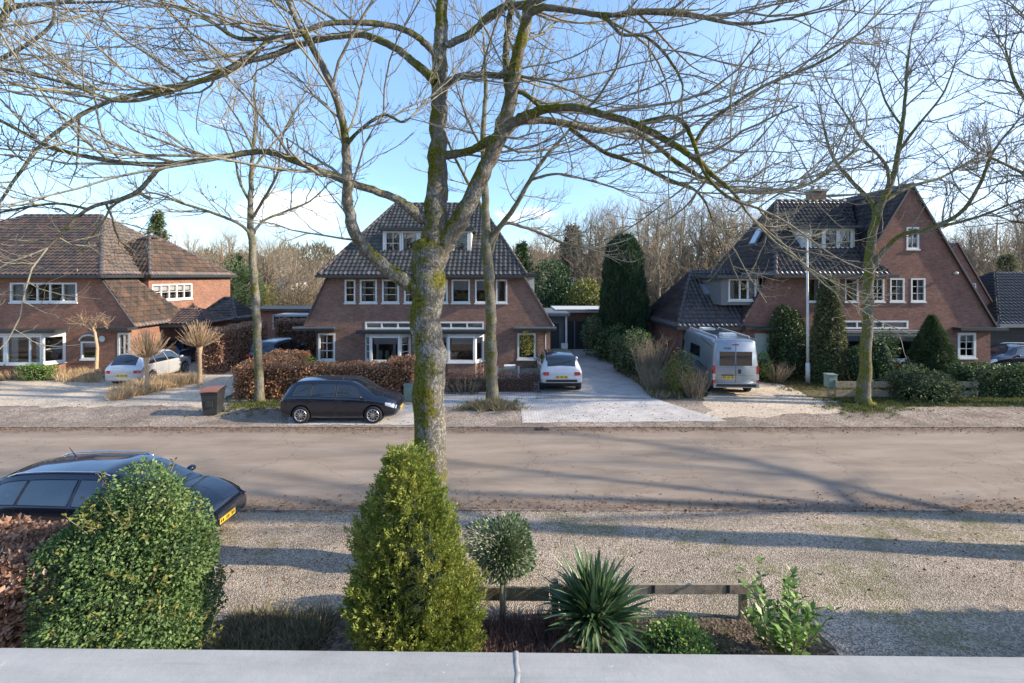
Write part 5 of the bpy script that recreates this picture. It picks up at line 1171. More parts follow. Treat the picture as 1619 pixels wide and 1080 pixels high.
# ---- street trees on the far verge
ya = 20.3
limb_tree('street_tree', 'slim bare street tree beside the wheelie bin and the brown hedge', [
 ([(411, 641, ya), (408, 560, ya), (404, 470, ya), (399, 400, ya), (396, 340, ya), (397, 290, ya), (400, 240, ya), (404, 190, ya), (402, 140, ya), (408, 95, ya)], [16, 14, 13.5, 12.5, 10.5, 8.5, 6.5, 5, 3.5, 2]),
 ([(397, 372, ya), (380, 355, ya - .4), (340, 338, ya - .8), (290, 322, ya - 1.2), (240, 305, ya - 1.5), (200, 315, ya - 2)], [6, 5, 4.5, 4, 3, 2]),
 ([(398, 375, ya), (415, 350, ya + .3), (450, 335, ya + .8), (490, 318, ya + 1.2), (520, 290, ya + 1.4)], [5.5, 4.5, 4, 3, 2]),
 ([(396, 350, ya), (420, 310, ya - .5), (440, 270, ya - 1), (445, 220, ya - 1.3), (470, 170, ya - 1.5)], [5, 4.5, 4, 3, 2]),
 ([(396, 320, ya), (378, 285, ya + .6), (370, 240, ya + 1), (350, 190, ya + 1.4)], [5, 4, 3, 2]),
 ([(398, 270, ya), (425, 235, ya + .6), (455, 200, ya + 1)], [4, 3, 2]), ([(400, 235, ya), (380, 195, ya - .6), (350, 150, ya - 1)], [4, 3, 2])],
 ya, 21, ash_cfg(1.1, 12, 1.25, 1.5), 'street trees along the far verge', 'bark2', 'twig', .50, .2)
yb = 20.2
limb_tree('street_tree', 'mossy bare street tree in front of the middle house, right of the big ash', [
 ([(778, 640, yb), (777, 560, yb), (775, 480, yb), (770, 400, yb), (768, 340, yb), (766, 280, yb), (764, 210, yb), (768, 140, yb), (765, 60, yb)], [22, 19, 19, 18, 15, 13, 10, 7, 4]),
 ([(773, 385, yb), (785, 365, yb - .2), (812, 330, yb - .6), (838, 285, yb - 1), (865, 245, yb - 1.4), (900, 205, yb - 1.7), (930, 150, yb - 2)], [12, 9, 8, 7, 6, 4, 2.5]),
 ([(776, 400, yb), (795, 355, yb + .3), (830, 360, yb + .8), (862, 372, yb + 1), (890, 384, yb + 1.2), (925, 392, yb + 1.2)], [7, 6, 5, 4.5, 4, 2]),
 ([(768, 350, yb), (758, 320, yb + .5), (735, 280, yb + .9), (715, 240, yb + 1.2), (700, 200, yb + 1.5)], [7, 6, 5, 4, 3]),
 ([(838, 285, yb - 1), (880, 275, yb - 1.3), (930, 285, yb - 1.6), (980, 300, yb - 2)], [5, 4, 3, 2]),
 ([(766, 270, yb), (800, 220, yb + .8), (835, 170, yb + 1.3), (850, 110, yb + 1.6)], [6, 5, 4, 2]), ([(765, 240, yb), (740, 190, yb - .9), (720, 130, yb - 1.3)], [5, 4, 2])],
 yb, 22, ash_cfg(1.1, 12, 1.2, 1.5), 'street trees along the far verge', 'bark2', 'twig', .50, .3)
yc = 20.0
limb_tree('street_tree', 'mossy bare street tree in front of the right house, beside the plank fence', [
 ([(1364, 643, yc), (1368, 580, yc), (1372, 500, yc), (1373, 430, yc), (1380, 370, yc), (1392, 325, yc), (1412, 280, yc), (1422, 230, yc), (1430, 170, yc), (1434, 110, yc), (1440, 60, yc)], [25, 19, 17.5, 17, 14, 12, 10, 8, 6, 4, 2.5]),
 ([(1376, 425, yc), (1390, 405, yc - .2), (1425, 372, yc - .6), (1470, 362, yc - 1), (1520, 335, yc - 1.4), (1550, 290, yc - 1.6), (1570, 240, yc - 1.8), (1610, 190, yc - 2)], [10, 8, 7, 7, 6, 5, 4, 2.5]),
 ([(1384, 350, yc), (1378, 320, yc + .4), (1345, 285, yc + .9), (1315, 245, yc + 1.3), (1300, 190, yc + 1.6)], [8, 7, 6, 4.5, 3]),
 ([(1405, 295, yc), (1400, 260, yc - .6), (1360, 215, yc - 1.2), (1330, 170, yc - 1.5)], [6, 5, 4, 2.5]),
 ([(1395, 320, yc), (1440, 295, yc + .8), (1490, 280, yc + 1.4), (1540, 250, yc + 1.8)], [6, 5, 4, 2.5]),
 ([(1420, 240, yc), (1450, 200, yc - .6), (1490, 150, yc - 1), (1510, 100, yc - 1.2)], [5, 4, 3, 2]), ([(1426, 200, yc), (1400, 160, yc + .7), (1385, 110, yc + 1)], [4, 3, 2]),
 ([(1470, 362, yc - 1), (1540, 345, yc - 1.4), (1600, 322, yc - 1.8), (1660, 300, yc - 2)], [5, 4, 3, 2])],
 yc, 23, ash_cfg(1.15, 12, 1.0, 1.5), 'street trees along the far verge', 'bark2', 'twig_dark', .44, .2)
yd = 19.5
limb_tree('street_tree', 'bare tree at the right edge whose branches reach in over the dark barn', [
 ([(1790, 655, yd), (1785, 520, yd), (1780, 400, yd), (1775, 300, yd), (1780, 180, yd), (1790, 60, yd), (1800, -60, yd)], [24, 20, 18, 15, 12, 8, 4]),
 ([(1778, 390, yd), (1730, 340, yd - .5), (1670, 300, yd - 1), (1610, 270, yd - 1.5), (1560, 245, yd - 2)], [10, 9, 7, 5, 3]),
 ([(1776, 320, yd), (1720, 250, yd + .5), (1660, 200, yd + .9), (1610, 140, yd + 1.2), (1590, 80, yd + 1.4)], [9, 8, 6, 5, 3]),
 ([(1778, 240, yd), (1720, 160, yd - .8), (1670, 90, yd - 1.3), (1620, 30, yd - 1.6)], [8, 6, 5, 3]),
 ([(1777, 420, yd), (1720, 400, yd + .6), (1650, 360, yd + 1), (1600, 350, yd + 1.3)], [7, 6, 5, 3])],
 yd, 24, ash_cfg(1.2, 12, .9, 1.6), 'street trees along the far verge', 'bark2', 'twig_dark', .42, .15)
# ---- neighbours of the big ash on the near side, trunks just outside the picture
limb_tree('street_tree', 'bare tree at the left edge reaching in with mossy branches at the top left', [
 ([(-420, 900, 9.2), (-415, 700, 9.2), (-410, 450, 9.2), (-400, 250, 9.2), (-390, 60, 9.2), (-380, -120, 9.2)], [50, 44, 40, 30, 20, 8]),
 ([(-400, 330, 9.2), (-300, 240, 9.1), (-180, 170, 9), (-70, 90, 8.9), (0, 32, 8.8), (20, 12, 8.8), (90, 5, 8.7), (180, 3, 8.6)], [22, 18, 15, 12, 10, 8, 5, 3]),
 ([(10, 25, 8.8), (12, 0, 8.8), (18, -60, 8.8)], [9, 8, 6]),
 ([(-180, 170, 9), (-60, 120, 8.6), (30, 78, 8.3), (80, 40, 8.2), (85, 10, 8.1)], [9, 8, 6, 5, 3]),
 ([(-400, 200, 9.2), (-300, 100, 9.6), (-200, 0, 10), (-120, -80, 10)], [16, 12, 9, 5])],
 9.2, 31, ash_cfg(1.0, 6.2, 1.1), None, 'bark', 'twig', .40, .35)
limb_tree('street_tree', 'bare tree beyond the right edge whose twigs hang in at the top right corner', [
 ([(1885, 905, 8.95), (1885, 700, 8.95), (1882, 450, 8.95), (1880, 300, 8.95), (1885, 150, 9), (1890, 0, 9), (1890, -160, 9)], [58, 54, 48, 36, 26, 16, 8]),
 ([(1882, 420, 8.95), (1960, 300, 9.2), (2060, 200, 9.5), (2150, 80, 9.8)], [26, 20, 14, 8]),
 ([(1882, 360, 8.95), (1830, 260, 8.8), (1770, 170, 8.7), (1720, 90, 8.6), (1690, 30, 8.6)], [22, 17, 12, 8, 5]),
 ([(1884, 260, 8.95), (1960, 120, 8.7), (2030, 0, 8.5), (2090, -120, 8.4)], [20, 15, 10, 6]),
 ([(1883, 300, 8.95), (1850, 180, 9.6), (1810, 80, 10.1), (1790, -40, 10.5)], [16, 12, 9, 6])],
 8.95, 32, ash_cfg(1.0, 6.2, 1.1), None, 'bark', 'twig', .40, .35)
limb_tree('street_tree', 'bare tree well beyond the right edge that shades the road', [
 ([(2600, 900, 9.4), (2600, 700, 9.4), (2595, 450, 9.4), (2600, 250, 9.4), (2605, 50, 9.4), (2600, -150, 9.4)], [60, 54, 48, 34, 20, 9]),
 ([(2597, 420, 9.4), (2700, 280, 10), (2800, 150, 10.6), (2860, 0, 11)], [26, 19, 12, 7]),
 ([(2597, 380, 9.4), (2480, 260, 10), (2380, 160, 10.6), (2300, 60, 11.2)], [24, 18, 12, 7]),
 ([(2600, 300, 9.4), (2560, 150, 8.6), (2500, 20, 8), (2470, -120, 7.6)], [20, 15, 10, 6]),
 ([(2600, 330, 9.4), (2640, 200, 11), (2620, 60, 12.4), (2600, -60, 13.4)], [20, 15, 10, 6])],
 9.4, 33, ash_cfg(1.1, 6.2, 1.3), None, 'bark', 'twig', .5, .3)
# ---------------------------------------------------------------- wood behind the houses
wood_cfg = lambda k, up: [dict(), dict(n=6, len=(2.4 * k, 4.2 * k), r=.07, tip=.4, wig=.10, up=up, gap=.42 * k, ang=(22, 50), kup=.1, s=4, first=.15),
     dict(n=4, len=(1.1 * k, 2.0 * k), r=.034, tip=.5, wig=.13, up=.10, gap=.38 * k, ang=(25, 55), kup=.1, s=3, first=.15), dict(n=3, len=(.5 * k, 1.0 * k), r=.018, tip=.6, wig=.15, up=.1, gap=9, ang=(30, 60), s=3)]
def wood_tree(seed, H, k, up, bark='twig_far'):
    rr = random.Random(seed); small = []; cfg = wood_cfg(k, up); n = 12; pts = []; rad = []; x = y = 0; fork = rr.random() < .6
    for i in range(n + 1): t = i / n; x += rr.gauss(0, .12); y += rr.gauss(0, .12); pts.append((x, y, H * .8 * t)); rad.append(.19 * (1 - t) ** .8 + .03)
    big = [(pts, rad, 7)]
    z = .22
    while z < .98:
        i = int(z * n); a, b = Vector(pts[i]), Vector(pts[min(i + 1, n)]); p = a.lerp(b, z * n - i); az = rr.uniform(0, 6.283); el = R(rr.uniform(20, 65)); d = Vector((math.cos(az) * math.cos(el), math.sin(az) * math.cos(el), math.sin(el)))
        grow(rr, p, d, rr.uniform(2.4, 4.4) * k * (1.15 - .5 * z), .075 * (1.2 - z), 1, small, cfg); z += rr.uniform(.014, .036)
    T = thing('bare_tree', 'bare leafless tree standing in the wood behind the houses', 'tree', (0, 60, 0), 0, 'bare trees in the wood behind the houses')
    V, Fq = tubes_np(big); raw_mesh('trunk', V, Fq, M[bark], T, (0, 0, 0), True); V, Fq = tubes_np([(p, r, s) for p, r, s, lv in small]); raw_mesh('crown', V, Fq, M[bark], T, (0, 0, 0), False); return T
variants = [wood_tree(100, 12, 1.0, .10), wood_tree(101, 14, 1.1, .16), wood_tree(102, 11, .95, .06), wood_tree(103, 15, 1.15, .18), wood_tree(104, 13, 1.05, .10)]
rr = random.Random(77); spots = []
prof = [(-900, 335), (0, 350), (60, 340), (130, 355), (330, 375), (440, 378), (480, 405), (520, 415), (620, 415), (800, 405), (860, 375), (900, 340), (960, 325), (990, 302), (1060, 298), (1110, 305), (1180, 315), (1400, 330), (1500, 350), (1560, 335), (1620, 330), (2400, 320)]
def skyline(px): return float(np.interp(px, [a for a, b in prof], [b for a, b in prof]))
for i in range(150):
    if i < 130: px = -60 + 1740 * (i + rr.random()) / 130
    else: px = rr.choice((rr.uniform(-350, -60), rr.uniform(1680, 1950)))
    Yt = rr.uniform(50, 92) if not 850 < px < 1180 else rr.uniform(44, 80)
    spots.append((px, Yt))
first = [True] * 5
regions = [(225, 'bare tree in the wood above the roof of the left house'), (520, 'bare tree in the wood seen between the left and middle houses'), (830, 'bare tree in the wood behind the roof of the middle house'), (1020, 'bare tree in the wood behind the garage and the cypress'), (1200, 'bare tree in the wood between the cypress and the right house'), (1480, 'bare tree in the wood behind the right house'), (9999, 'bare tree in the wood behind the dark barn at the right')]
for i, (px, Yt) in enumerate(spots):
    k = rr.randrange(5); Hn = [12, 14, 11, 15, 13][k]; tgt = EYE + (HZ - skyline(px) + rr.uniform(-6, 30)) * Yt / F; s = max(.5, min(1.75, tgt / Hn)); sc_ = (s * rr.uniform(.9, 1.1), s * rr.uniform(.9, 1.1), s)
    lab = [l for m_, l in regions if px < m_][0]; grp = lab.replace('bare tree', 'bare trees')
    if first[k]: o = variants[k]; o['label'] = lab; o['group'] = grp; first[k] = False; o.location = (X_(px, Yt), Yt, 0); o.rotation_euler = (0, 0, rr.uniform(0, 6)); o.scale = sc_
    else: copy_tree(variants[k], (X_(px, Yt), Yt, 0), rr.uniform(0, 6), sc_, lab, grp)
# undergrowth: tangled brush that nobody could count
def brush_mass(name, n, x0, x1, y0, y1, h, seed, mat):
    rr = random.Random(seed); lines = []
    for i in range(n):
        Y = rr.uniform(y0, y1); X = rr.uniform(x0, x1) * Y / y0; hh = h * rr.uniform(.5, 1.15)
        for j in range(10):
            az = rr.uniform(0, 6.28); le = rr.uniform(.1, .55); d = Vector((math.cos(az) * le, math.sin(az) * le, 1)); p = Vector((X + rr.gauss(0, .5), Y + rr.gauss(0, .5), 0)); pts = [tuple(p)]; L_ = hh * rr.uniform(.6, 1)
            for k in range(4): d = d + Vector((rr.gauss(0, .15), rr.gauss(0, .15), 0)); p = p + d.normalized() * L_ / 4; pts.append(tuple(p))
            lines.append((pts, [.03, .026, .02, .015, .008], 3))
            for k in range(4):
                q = Vector(pts[1 + k % 4]); e = Vector((rr.gauss(0, 1), rr.gauss(0, 1), .7)).normalized() * rr.uniform(.5, 1.3); lines.append(([tuple(q), tuple(q + e * .5 + Vector((0, 0, .05))), tuple(q + e)], [.014, .011, .006], 3))
    V, Fq = tubes_np(lines); o = raw_mesh(name, V, Fq, M[mat]); tag(o, 'tangled bare brush and undergrowth at the foot of the wood', 'undergrowth', kind='stuff'); return o
brush_mass('undergrowth', 3000, -66, 66, 46, 95, 5.2, 5, 'twig_far')
# ---------------------------------------------------------------- foliage
def nrm(a): return a / (np.linalg.norm(a, axis=-1, keepdims=True) + 1e-9)
def leaf_quads(C, D, S, ln, wd, fold=.25):
    """diamond leaves: centre base C, direction D, side S"""
    n = len(C); D = nrm(D); S = nrm(S - D * (S * D).sum(1, keepdims=True)); Nn = np.cross(D, S); ln = np.broadcast_to(ln, (n,))[:, None]; wd = np.broadcast_to(wd, (n,))[:, None]
    a = C; c = C + D * ln; b = C + D * ln * .45 + S * wd * .5 + Nn * wd * fold; d = C + D * ln * .45 - S * wd * .5 + Nn * wd * fold
    V = np.stack([a, b, c, d], 1).reshape(-1, 3); Fq = np.arange(n * 4).reshape(-1, 4); return V, Fq
def rnd(rs, n): return rs.normal(size=(n, 3))
def lumpy(rs, dirs, amp, k=14):
    cs = nrm(rs.normal(size=(k, 3))); a = rs.uniform(.4, 1, k); d = dirs @ cs.T; return 1 + amp * (np.maximum(0, (d - .72) / .28) * a).sum(1) - amp * .35
def ell_points(rs, c, r, n, amp=.22, shell=.22, zmin=0.02, k=14):
    d = nrm(rs.normal(size=(n, 3))); L_ = lumpy(rs, d, amp, k); rad = (1 - shell * rs.random(n) ** 1.6) * L_; p = np.array(c) + d * np.array(r) * rad[:, None]; N_ = nrm(d / np.array(r)); m = p[:, 2] > zmin; return p[m], N_[m]
def cloud(name, P_, N_, mat, ln, wd, seed=0, parent=None, loc=(0, 0, 0), out=.6, up=.0, fold=.25):
    rs = np.random.default_rng(seed); n = len(P_); D = N_ * out + rnd(rs, n) * .6 + np.array([0, 0, up]); S = rnd(rs, n); V, Fq = leaf_quads(P_, D, S, ln * rs.uniform(.65, 1.25, n), wd * rs.uniform(.7, 1.2, n), fold)
    return raw_mesh(name, V, Fq, M[mat], parent, loc, False)
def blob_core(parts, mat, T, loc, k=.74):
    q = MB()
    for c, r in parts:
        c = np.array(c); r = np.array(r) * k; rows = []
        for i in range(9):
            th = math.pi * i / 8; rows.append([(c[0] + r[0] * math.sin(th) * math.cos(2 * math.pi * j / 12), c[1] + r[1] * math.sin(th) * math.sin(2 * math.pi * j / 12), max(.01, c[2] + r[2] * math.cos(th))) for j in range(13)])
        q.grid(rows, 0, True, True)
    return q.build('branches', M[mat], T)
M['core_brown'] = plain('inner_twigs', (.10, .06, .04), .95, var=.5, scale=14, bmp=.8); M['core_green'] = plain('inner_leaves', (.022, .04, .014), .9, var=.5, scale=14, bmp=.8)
def shrub(name, label, cat, parts, mat, n, ln, wd, seed, core='core_green', group=None, amp=.22, shell=.25, out=.6, up=0, fname='foliage', corek=.72):
    """parts: list of (centre, radii) ellipsoids"""
    loc = (parts[0][0][0], parts[0][0][1], 0); T = thing(name, label, cat, loc, 0, group); rs = np.random.default_rng(seed); A = []; B_ = []; w = [r[0] * r[2] + r[1] * r[2] for c, r in parts]; W = sum(w)
    for (c, r), wi in zip(parts, w): p, q = ell_points(rs, c, r, int(n * wi / W), amp, shell); A.append(p); B_.append(q)
    cloud(fname, np.concatenate(A), np.concatenate(B_), mat, ln, wd, seed, T, loc, out, up)
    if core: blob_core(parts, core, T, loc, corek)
    return T
def box_points(rs, x0, x1, y0, y1, z0, z1, n, rnd_=.12, inner=.14):
    a = np.array([(y1 - y0) * (z1 - z0)] * 2 + [(x1 - x0) * (z1 - z0)] * 2 + [(x1 - x0) * (y1 - y0)]); f = rs.choice(5, n, p=a / a.sum()); u, v = rs.random(n), rs.random(n); p = np.empty((n, 3)); N_ = np.zeros((n, 3))
    X = x0 + (x1 - x0) * u; Y = y0 + (y1 - y0) * (np.where(f < 2, u, v)); Z = z0 + (z1 - z0) * v
    p[:, 0] = np.where(f == 0, x0, np.where(f == 1, x1, X)); p[:, 1] = np.where(f == 2, y0, np.where(f == 3, y1, Y)); p[:, 2] = np.where(f == 4, z1, Z)
    N_[f == 0, 0] = -1; N_[f == 1, 0] = 1; N_[f == 2, 1] = -1; N_[f == 3, 1] = 1; N_[f == 4, 2] = 1
    # round the upper edges and let the face undulate
    ex = np.minimum(p[:, 0] - x0, x1 - p[:, 0]); ey = np.minimum(p[:, 1] - y0, y1 - p[:, 1]); e = np.minimum(ex, ey); hi = (f == 4); p[hi, 2] -= (np.maximum(0, rnd_ * 1.6 - e[hi])) ** 1.5 * .8
    t = np.maximum(0, p[:, 2] - (z1 - rnd_ * 1.5)); m = ~hi; p[m] -= N_[m] * (t[m] ** 1.5)[:, None] * 1.2
    und = .05 * np.sin(p[:, 0] * 2.3 + p[:, 2] * 3) + .04 * np.sin(p[:, 0] * 5.1 + p[:, 1] * 4.3 + 1) ; p += N_ * und[:, None]; p -= N_ * (inner * rs.random(n) ** 1.3)[:, None]; p += rs.normal(size=p.shape) * .025
    return p, N_
def hedge(name, label, segs, mat, dens, ln, wd, seed, core='core_brown', cat='hedge', group=None, out=.55, loc=None, kind=None):
    rs = np.random.default_rng(seed); x0, x1, y0, y1, z1 = segs[0]; loc = loc or ((x0 + x1) / 2, (y0 + y1) / 2, 0); T = thing(name, label, cat, loc, 0, group); A = []; B_ = []; q = MB()
    for (x0, x1, y0, y1, z1) in segs:
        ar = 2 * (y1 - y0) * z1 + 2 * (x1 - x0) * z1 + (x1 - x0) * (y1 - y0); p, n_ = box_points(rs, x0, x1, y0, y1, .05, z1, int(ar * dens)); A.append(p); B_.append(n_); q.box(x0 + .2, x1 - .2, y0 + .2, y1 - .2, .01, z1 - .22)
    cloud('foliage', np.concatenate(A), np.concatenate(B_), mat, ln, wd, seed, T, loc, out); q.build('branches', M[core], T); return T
# ---- beech hedges
hedge('beech_hedge', 'clipped brown beech hedge along the front garden behind the black hatchback', [(X_(372, 21), X_(656, 21), 20.75, 21.9, 1.42), (X_(640, 21) - .8, X_(656, 21), 20.9, 22.1, 1.65)], 'beech', 420, .105, .07, 1)
hedge('beech_hedge', 'short brown beech hedge stub running back behind the left end of the front hedge', [(X_(403, 23), X_(462, 23), 22.3, 25.2, 1.45)], 'beech', 380, .105, .07, 2)
hedge('beech_hedge', 'tall dull brown beech hedge along the side drive left of the dark estate', [(-17.0, -15.7, 26.2, 31.1, 2.35)], 'beech2', 340, .12, .08, 3)
hedge('beech_hedge', 'tall brown beech hedge across the end of the side drive behind the dark estate', [(-16.0, -11.0, 32.6, 33.8, 2.35)], 'beech2', 300, .12, .08, 4)
hedge('beech_hedge', 'large russet beech hedge in the bottom left corner nearest the viewer', [(-12.5, -5.05, 5.3, 6.55, 2.03)], 'beech2', 1500, .075, .05, 5)
hedge('clipped_hedge', 'long clipped green hedge in front of the black car at the right edge', [(X_(1512, 21.6), X_(1512, 21.6) + 16, 20.9, 22.0, 1.35)], 'laurel', 330, .10, .07, 6, 'core_green')
hedge('clipped_hedge', 'low green hedge in front of the left house bay window', [(X_(42, 25), X_(95, 25), 24.4, 25.0, .75), (X_(-120, 25), X_(-5, 25), 24.4, 25.0, .7)], 'bright', 330, .08, .06, 7, 'core_green')
hedge('shadow_hedge', 'unseen dark green hedge added beyond the right edge to shade the gravel', [(10.5, 30, 4.6, 6.9, 3.0)], 'laurel', 110, .2, .13, 8, 'core_green')  # unseen, added to cast the shadow over the gravel at lower right
# ---- near plants
def thuja():
    loc = (X_(650, 6.3), 6.3, 0); T = thing('conical_evergreen', 'tall yellow green conical evergreen in front of the big ash trunk', 'evergreen', loc); rs = np.random.default_rng(9); rr = random.Random(9)
    A = []; D_ = []; S_ = []; Ls = []; H = 2.98
    def rad(z): return float(np.interp(z, [0, .6, 1.3, 1.9, 2.4, 2.75, 3.0, 3.12], [.66, .70, .69, .57, .34, .16, .07, .015]))
    for i in range(2300):
        z = H * (1 - (1 - rr.random()) ** .72) * .98 + .02; a = rr.uniform(0, 6.283); lump = 1 + .13 * math.sin(a * 3 + z * 2.1) + .10 * math.sin(a * 5 - z * 4.2)
        r = rad(z) * lump * (.66 + .30 * rr.random()); cxo = .10 - .06 * z; p = np.array([loc[0] + cxo + r * math.cos(a), loc[1] + r * math.sin(a), z])
        ax = nrm(np.array([math.cos(a) * .75, math.sin(a) * .75, .75 + rr.random() * .5]) + np.array([rr.gauss(0, .22), rr.gauss(0, .22), rr.gauss(0, .15)])); sd2 = nrm(np.cross(ax, [rr.gauss(0, 1), rr.gauss(0, 1), rr.gauss(0, 1)])); Lp = rr.uniform(.14, .27)
        nn = 44; t = rs.random(nn) ** .8; sg = np.where(rs.random(nn) < .5, -1, 1)[:, None]; nrmv = np.cross(ax, sd2); spread = (1 - .5 * t)[:, None]
        base = p + ax * (t * Lp)[:, None] + nrmv * rs.normal(size=(nn, 1)) * .012 + sd2 * sg * (rs.random(nn)[:, None] * .05 * spread); d = ax * .9 + sd2 * sg * .75 * spread + rs.normal(size=(nn, 3)) * .25
        A.append(base); D_.append(d); S_.append(sd2 + rs.normal(size=(nn, 3)) * .5); Ls.append(np.full(nn, .05))
    A = np.concatenate(A); D_ = np.concatenate(D_); S_ = np.concatenate(S_); n = len(A); V, Fq = leaf_quads(A, D_, S_, rs.uniform(.034, .066, n), rs.uniform(.012, .022, n), .15); raw_mesh('foliage', V, Fq, M['thuja'], T, loc)
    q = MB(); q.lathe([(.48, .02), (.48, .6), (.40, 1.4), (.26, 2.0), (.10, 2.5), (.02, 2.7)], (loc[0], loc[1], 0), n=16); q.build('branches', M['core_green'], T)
thuja()
def holly():
    Y = 5.9; parts = [((X_(212, Y), Y, .95), (.84, .85, 1.0)), ((X_(203, Y), Y, 1.6), (.84, .8, .7)), ((X_(222, Y) , Y, 2.15), (.60, .55, .50)), ((X_(238, Y), Y, 2.52), (.33, .33, .40)), ((X_(145, Y), Y - .1, 1.95), (.40, .40, .45)), ((X_(275, Y), Y, 1.9), (.40, .42, .50)), ((X_(165, Y), Y, 2.35), (.25, .25, .28))]
    T = shrub('holly_bush', 'big dense glossy holly bush in front of the navy estate car at lower left', 'holly bush', parts, 'holly', 62000, .048, .028, 10, amp=.34, shell=.30, out=.7)
    rr = random.Random(3); loc = T.location; lines = []; C = []; D = []; S = []
    for i in range(120):
        a = rr.uniform(0, 6.28); zz = rr.uniform(.6, 2.7); r = float(np.interp(zz, [0, 1, 1.8, 2.4, 2.9], [.95, .98, .8, .5, .15])) * .9; p = Vector((X_(215, Y) + r * math.cos(a), Y + r * math.sin(a), zz)); d = Vector((math.cos(a) * .7, math.sin(a) * .7, rr.uniform(.2, 1.4))); L_ = rr.uniform(.12, .34); pts = []
        for k in range(5): pts.append(tuple(p)); d = d + Vector((rr.gauss(0, .15), rr.gauss(0, .15), .1)); p = p + d.normalized() * L_ / 4
        lines.append((pts, [.005, .004, .004, .003, .002], 4))
        for k in range(1, 5):
            for m in range(3): C.append(pts[k]); D.append((rr.gauss(0, 1), rr.gauss(0, 1), rr.gauss(.5, .6))); S.append((rr.gauss(0, 1), rr.gauss(0, 1), rr.gauss(0, 1)))
    V, Fq = tubes_np(lines); tag(raw_mesh('shoots', V, Fq, M['twig'], T, loc), kind='stuff'); V, Fq = leaf_quads(np.array(C), np.array(D), np.array(S), .055, .032); raw_mesh('shoot_leaves', V, Fq, M['yellowgreen'], T, loc)
holly()
def standard():
    Y = 7.3; c = (X_(799, Y), Y, 1.19); T = thing('ball_tree', 'round clipped evergreen on a thin stem behind the wooden rail', 'ball tree', (c[0], Y, 0)); rs = np.random.default_rng(4); loc = T.location
    p, n_ = ell_points(rs, c, (.40, .40, .39), 7000, .38, .9); cloud('foliage', p, n_, 'greygreen', .058, .026, 4, T, loc, .8)
    q = MB(); q.tube([(c[0] - .03, Y, 0), (c[0] - .01, Y, .4), (c[0], Y, .85)], [.024, .02, .02], 8); q.build('stem', M['twig'], T); q = MB(); q.tube([(c[0] - .06, Y - .05, 0), (c[0] - .05, Y - .05, .78)], .032, 8); q.build('stake', M['wood_old2'], T)
M['greygreen'] = leafmat('greygreen_leaf', [(0, (.06, .11, .04)), (.6, (.15, .21, .10)), (1, (.38, .42, .26))], .4, .15)
standard()
def blades(name, label, cat, c, n, L0, L1, wd, mat, seed, el=(10, 85), sag=.5, par=None):
    rs = random.Random(seed); V = []; Fq = []
    for i in range(n):
        a = rs.uniform(0, 6.283); e = R(rs.uniform(*el)); L_ = rs.uniform(L0, L1); d = Vector((math.cos(a) * math.cos(e), math.sin(a) * math.cos(e), math.sin(e))); s = d.cross(Vector((0, 0, 1))).normalized(); p = Vector(c) + Vector((rs.gauss(0, .05), rs.gauss(0, .05), rs.uniform(0, .25))); k = 6; w0 = wd * rs.uniform(.8, 1.2); b = len(V); br = rs.random() < .25
        for j in range(k + 1):
            t = j / k; w_ = w0 * (.55 + 1.6 * t * (1 - t) + .1) * (1 - t ** 4) * .6 + .001; nn = s.cross(d).normalized(); V += [tuple(p - s * w_ + nn * w_ * .45), tuple(p), tuple(p + s * w_ + nn * w_ * .45)]
            g = sag * (t ** 1.5) * math.cos(e) * (2.2 if br and t > .5 else .8); d = (d + Vector((0, 0, -g * .35))).normalized(); p = p + d * L_ / k
        for j in range(k):
            for m in range(2): q = b + j * 3 + m; Fq.append((q, q + 1, q + 4, q + 3))
    T = thing(name, label, cat, (c[0], c[1], 0)); raw_mesh('leaves', V, Fq, M[mat], T, (c[0], c[1], 0)); return T
T = blades('yucca', 'spiky sword leaved yucca in front of the wooden rail', 'yucca', (X_(940, 6.95), 6.95, .22), 430, .55, .98, .052, 'yucca', 5, (4, 88), .55)
q = MB(); q.tube([(X_(940, 6.95), 6.95, 0), (X_(940, 6.95), 6.95, .45)], [.06, .05], 8); q.build('stem', M['twig'], T)
shrub('low_shrub', 'low bright green leafy shrub right of the yucca', 'shrub', [((X_(1078, 6.7), 6.7, .12), (.40, .38, .40))], 'bright', 2600, .062, .036, 12, amp=.3, shell=.4)
T = thing('broadleaf_shrub', 'large leaved green shrub with upright shoots beyond the end of the wooden rail', 'shrub', (X_(1240, 6.7), 6.7, 0)); rr = random.Random(8); C = []; D = []; S = []; lines = []
for i in range(34):
    a = rr.uniform(0, 6.28); p = Vector((X_(1240, 6.7) + .12 * math.cos(a), 6.7 + .12 * math.sin(a), 0)); d = Vector((math.cos(a) * rr.uniform(0, .75), math.sin(a) * rr.uniform(0, .75), 1)); L_ = rr.uniform(.4, .98); pts = []
    for k in range(6):
        pts.append(tuple(p)); p = p + d.normalized() * L_ / 5; d += Vector((rr.gauss(0, .1), rr.gauss(0, .1), 0))
        if k:
            for m in range(4): C.append(tuple(p)); b = rr.uniform(0, 6.28); D.append((math.cos(b), math.sin(b), rr.uniform(.1, 1.1))); S.append((-math.sin(b), math.cos(b), rr.gauss(0, .3)))
    lines.append((pts, [.009] * 6, 5))
V, Fq = leaf_quads(np.array(C), np.array(D), np.array(S), np.array([rr.uniform(.10, .18) for _ in C]), np.array([rr.uniform(.05, .075) for _ in C]), .2); raw_mesh('foliage', V, Fq, M['broad'] if 'broad' in M else M['bright'], T, T.location); V, Fq = tubes_np(lines); raw_mesh('stems', V, Fq, M['twig'], T, T.location)
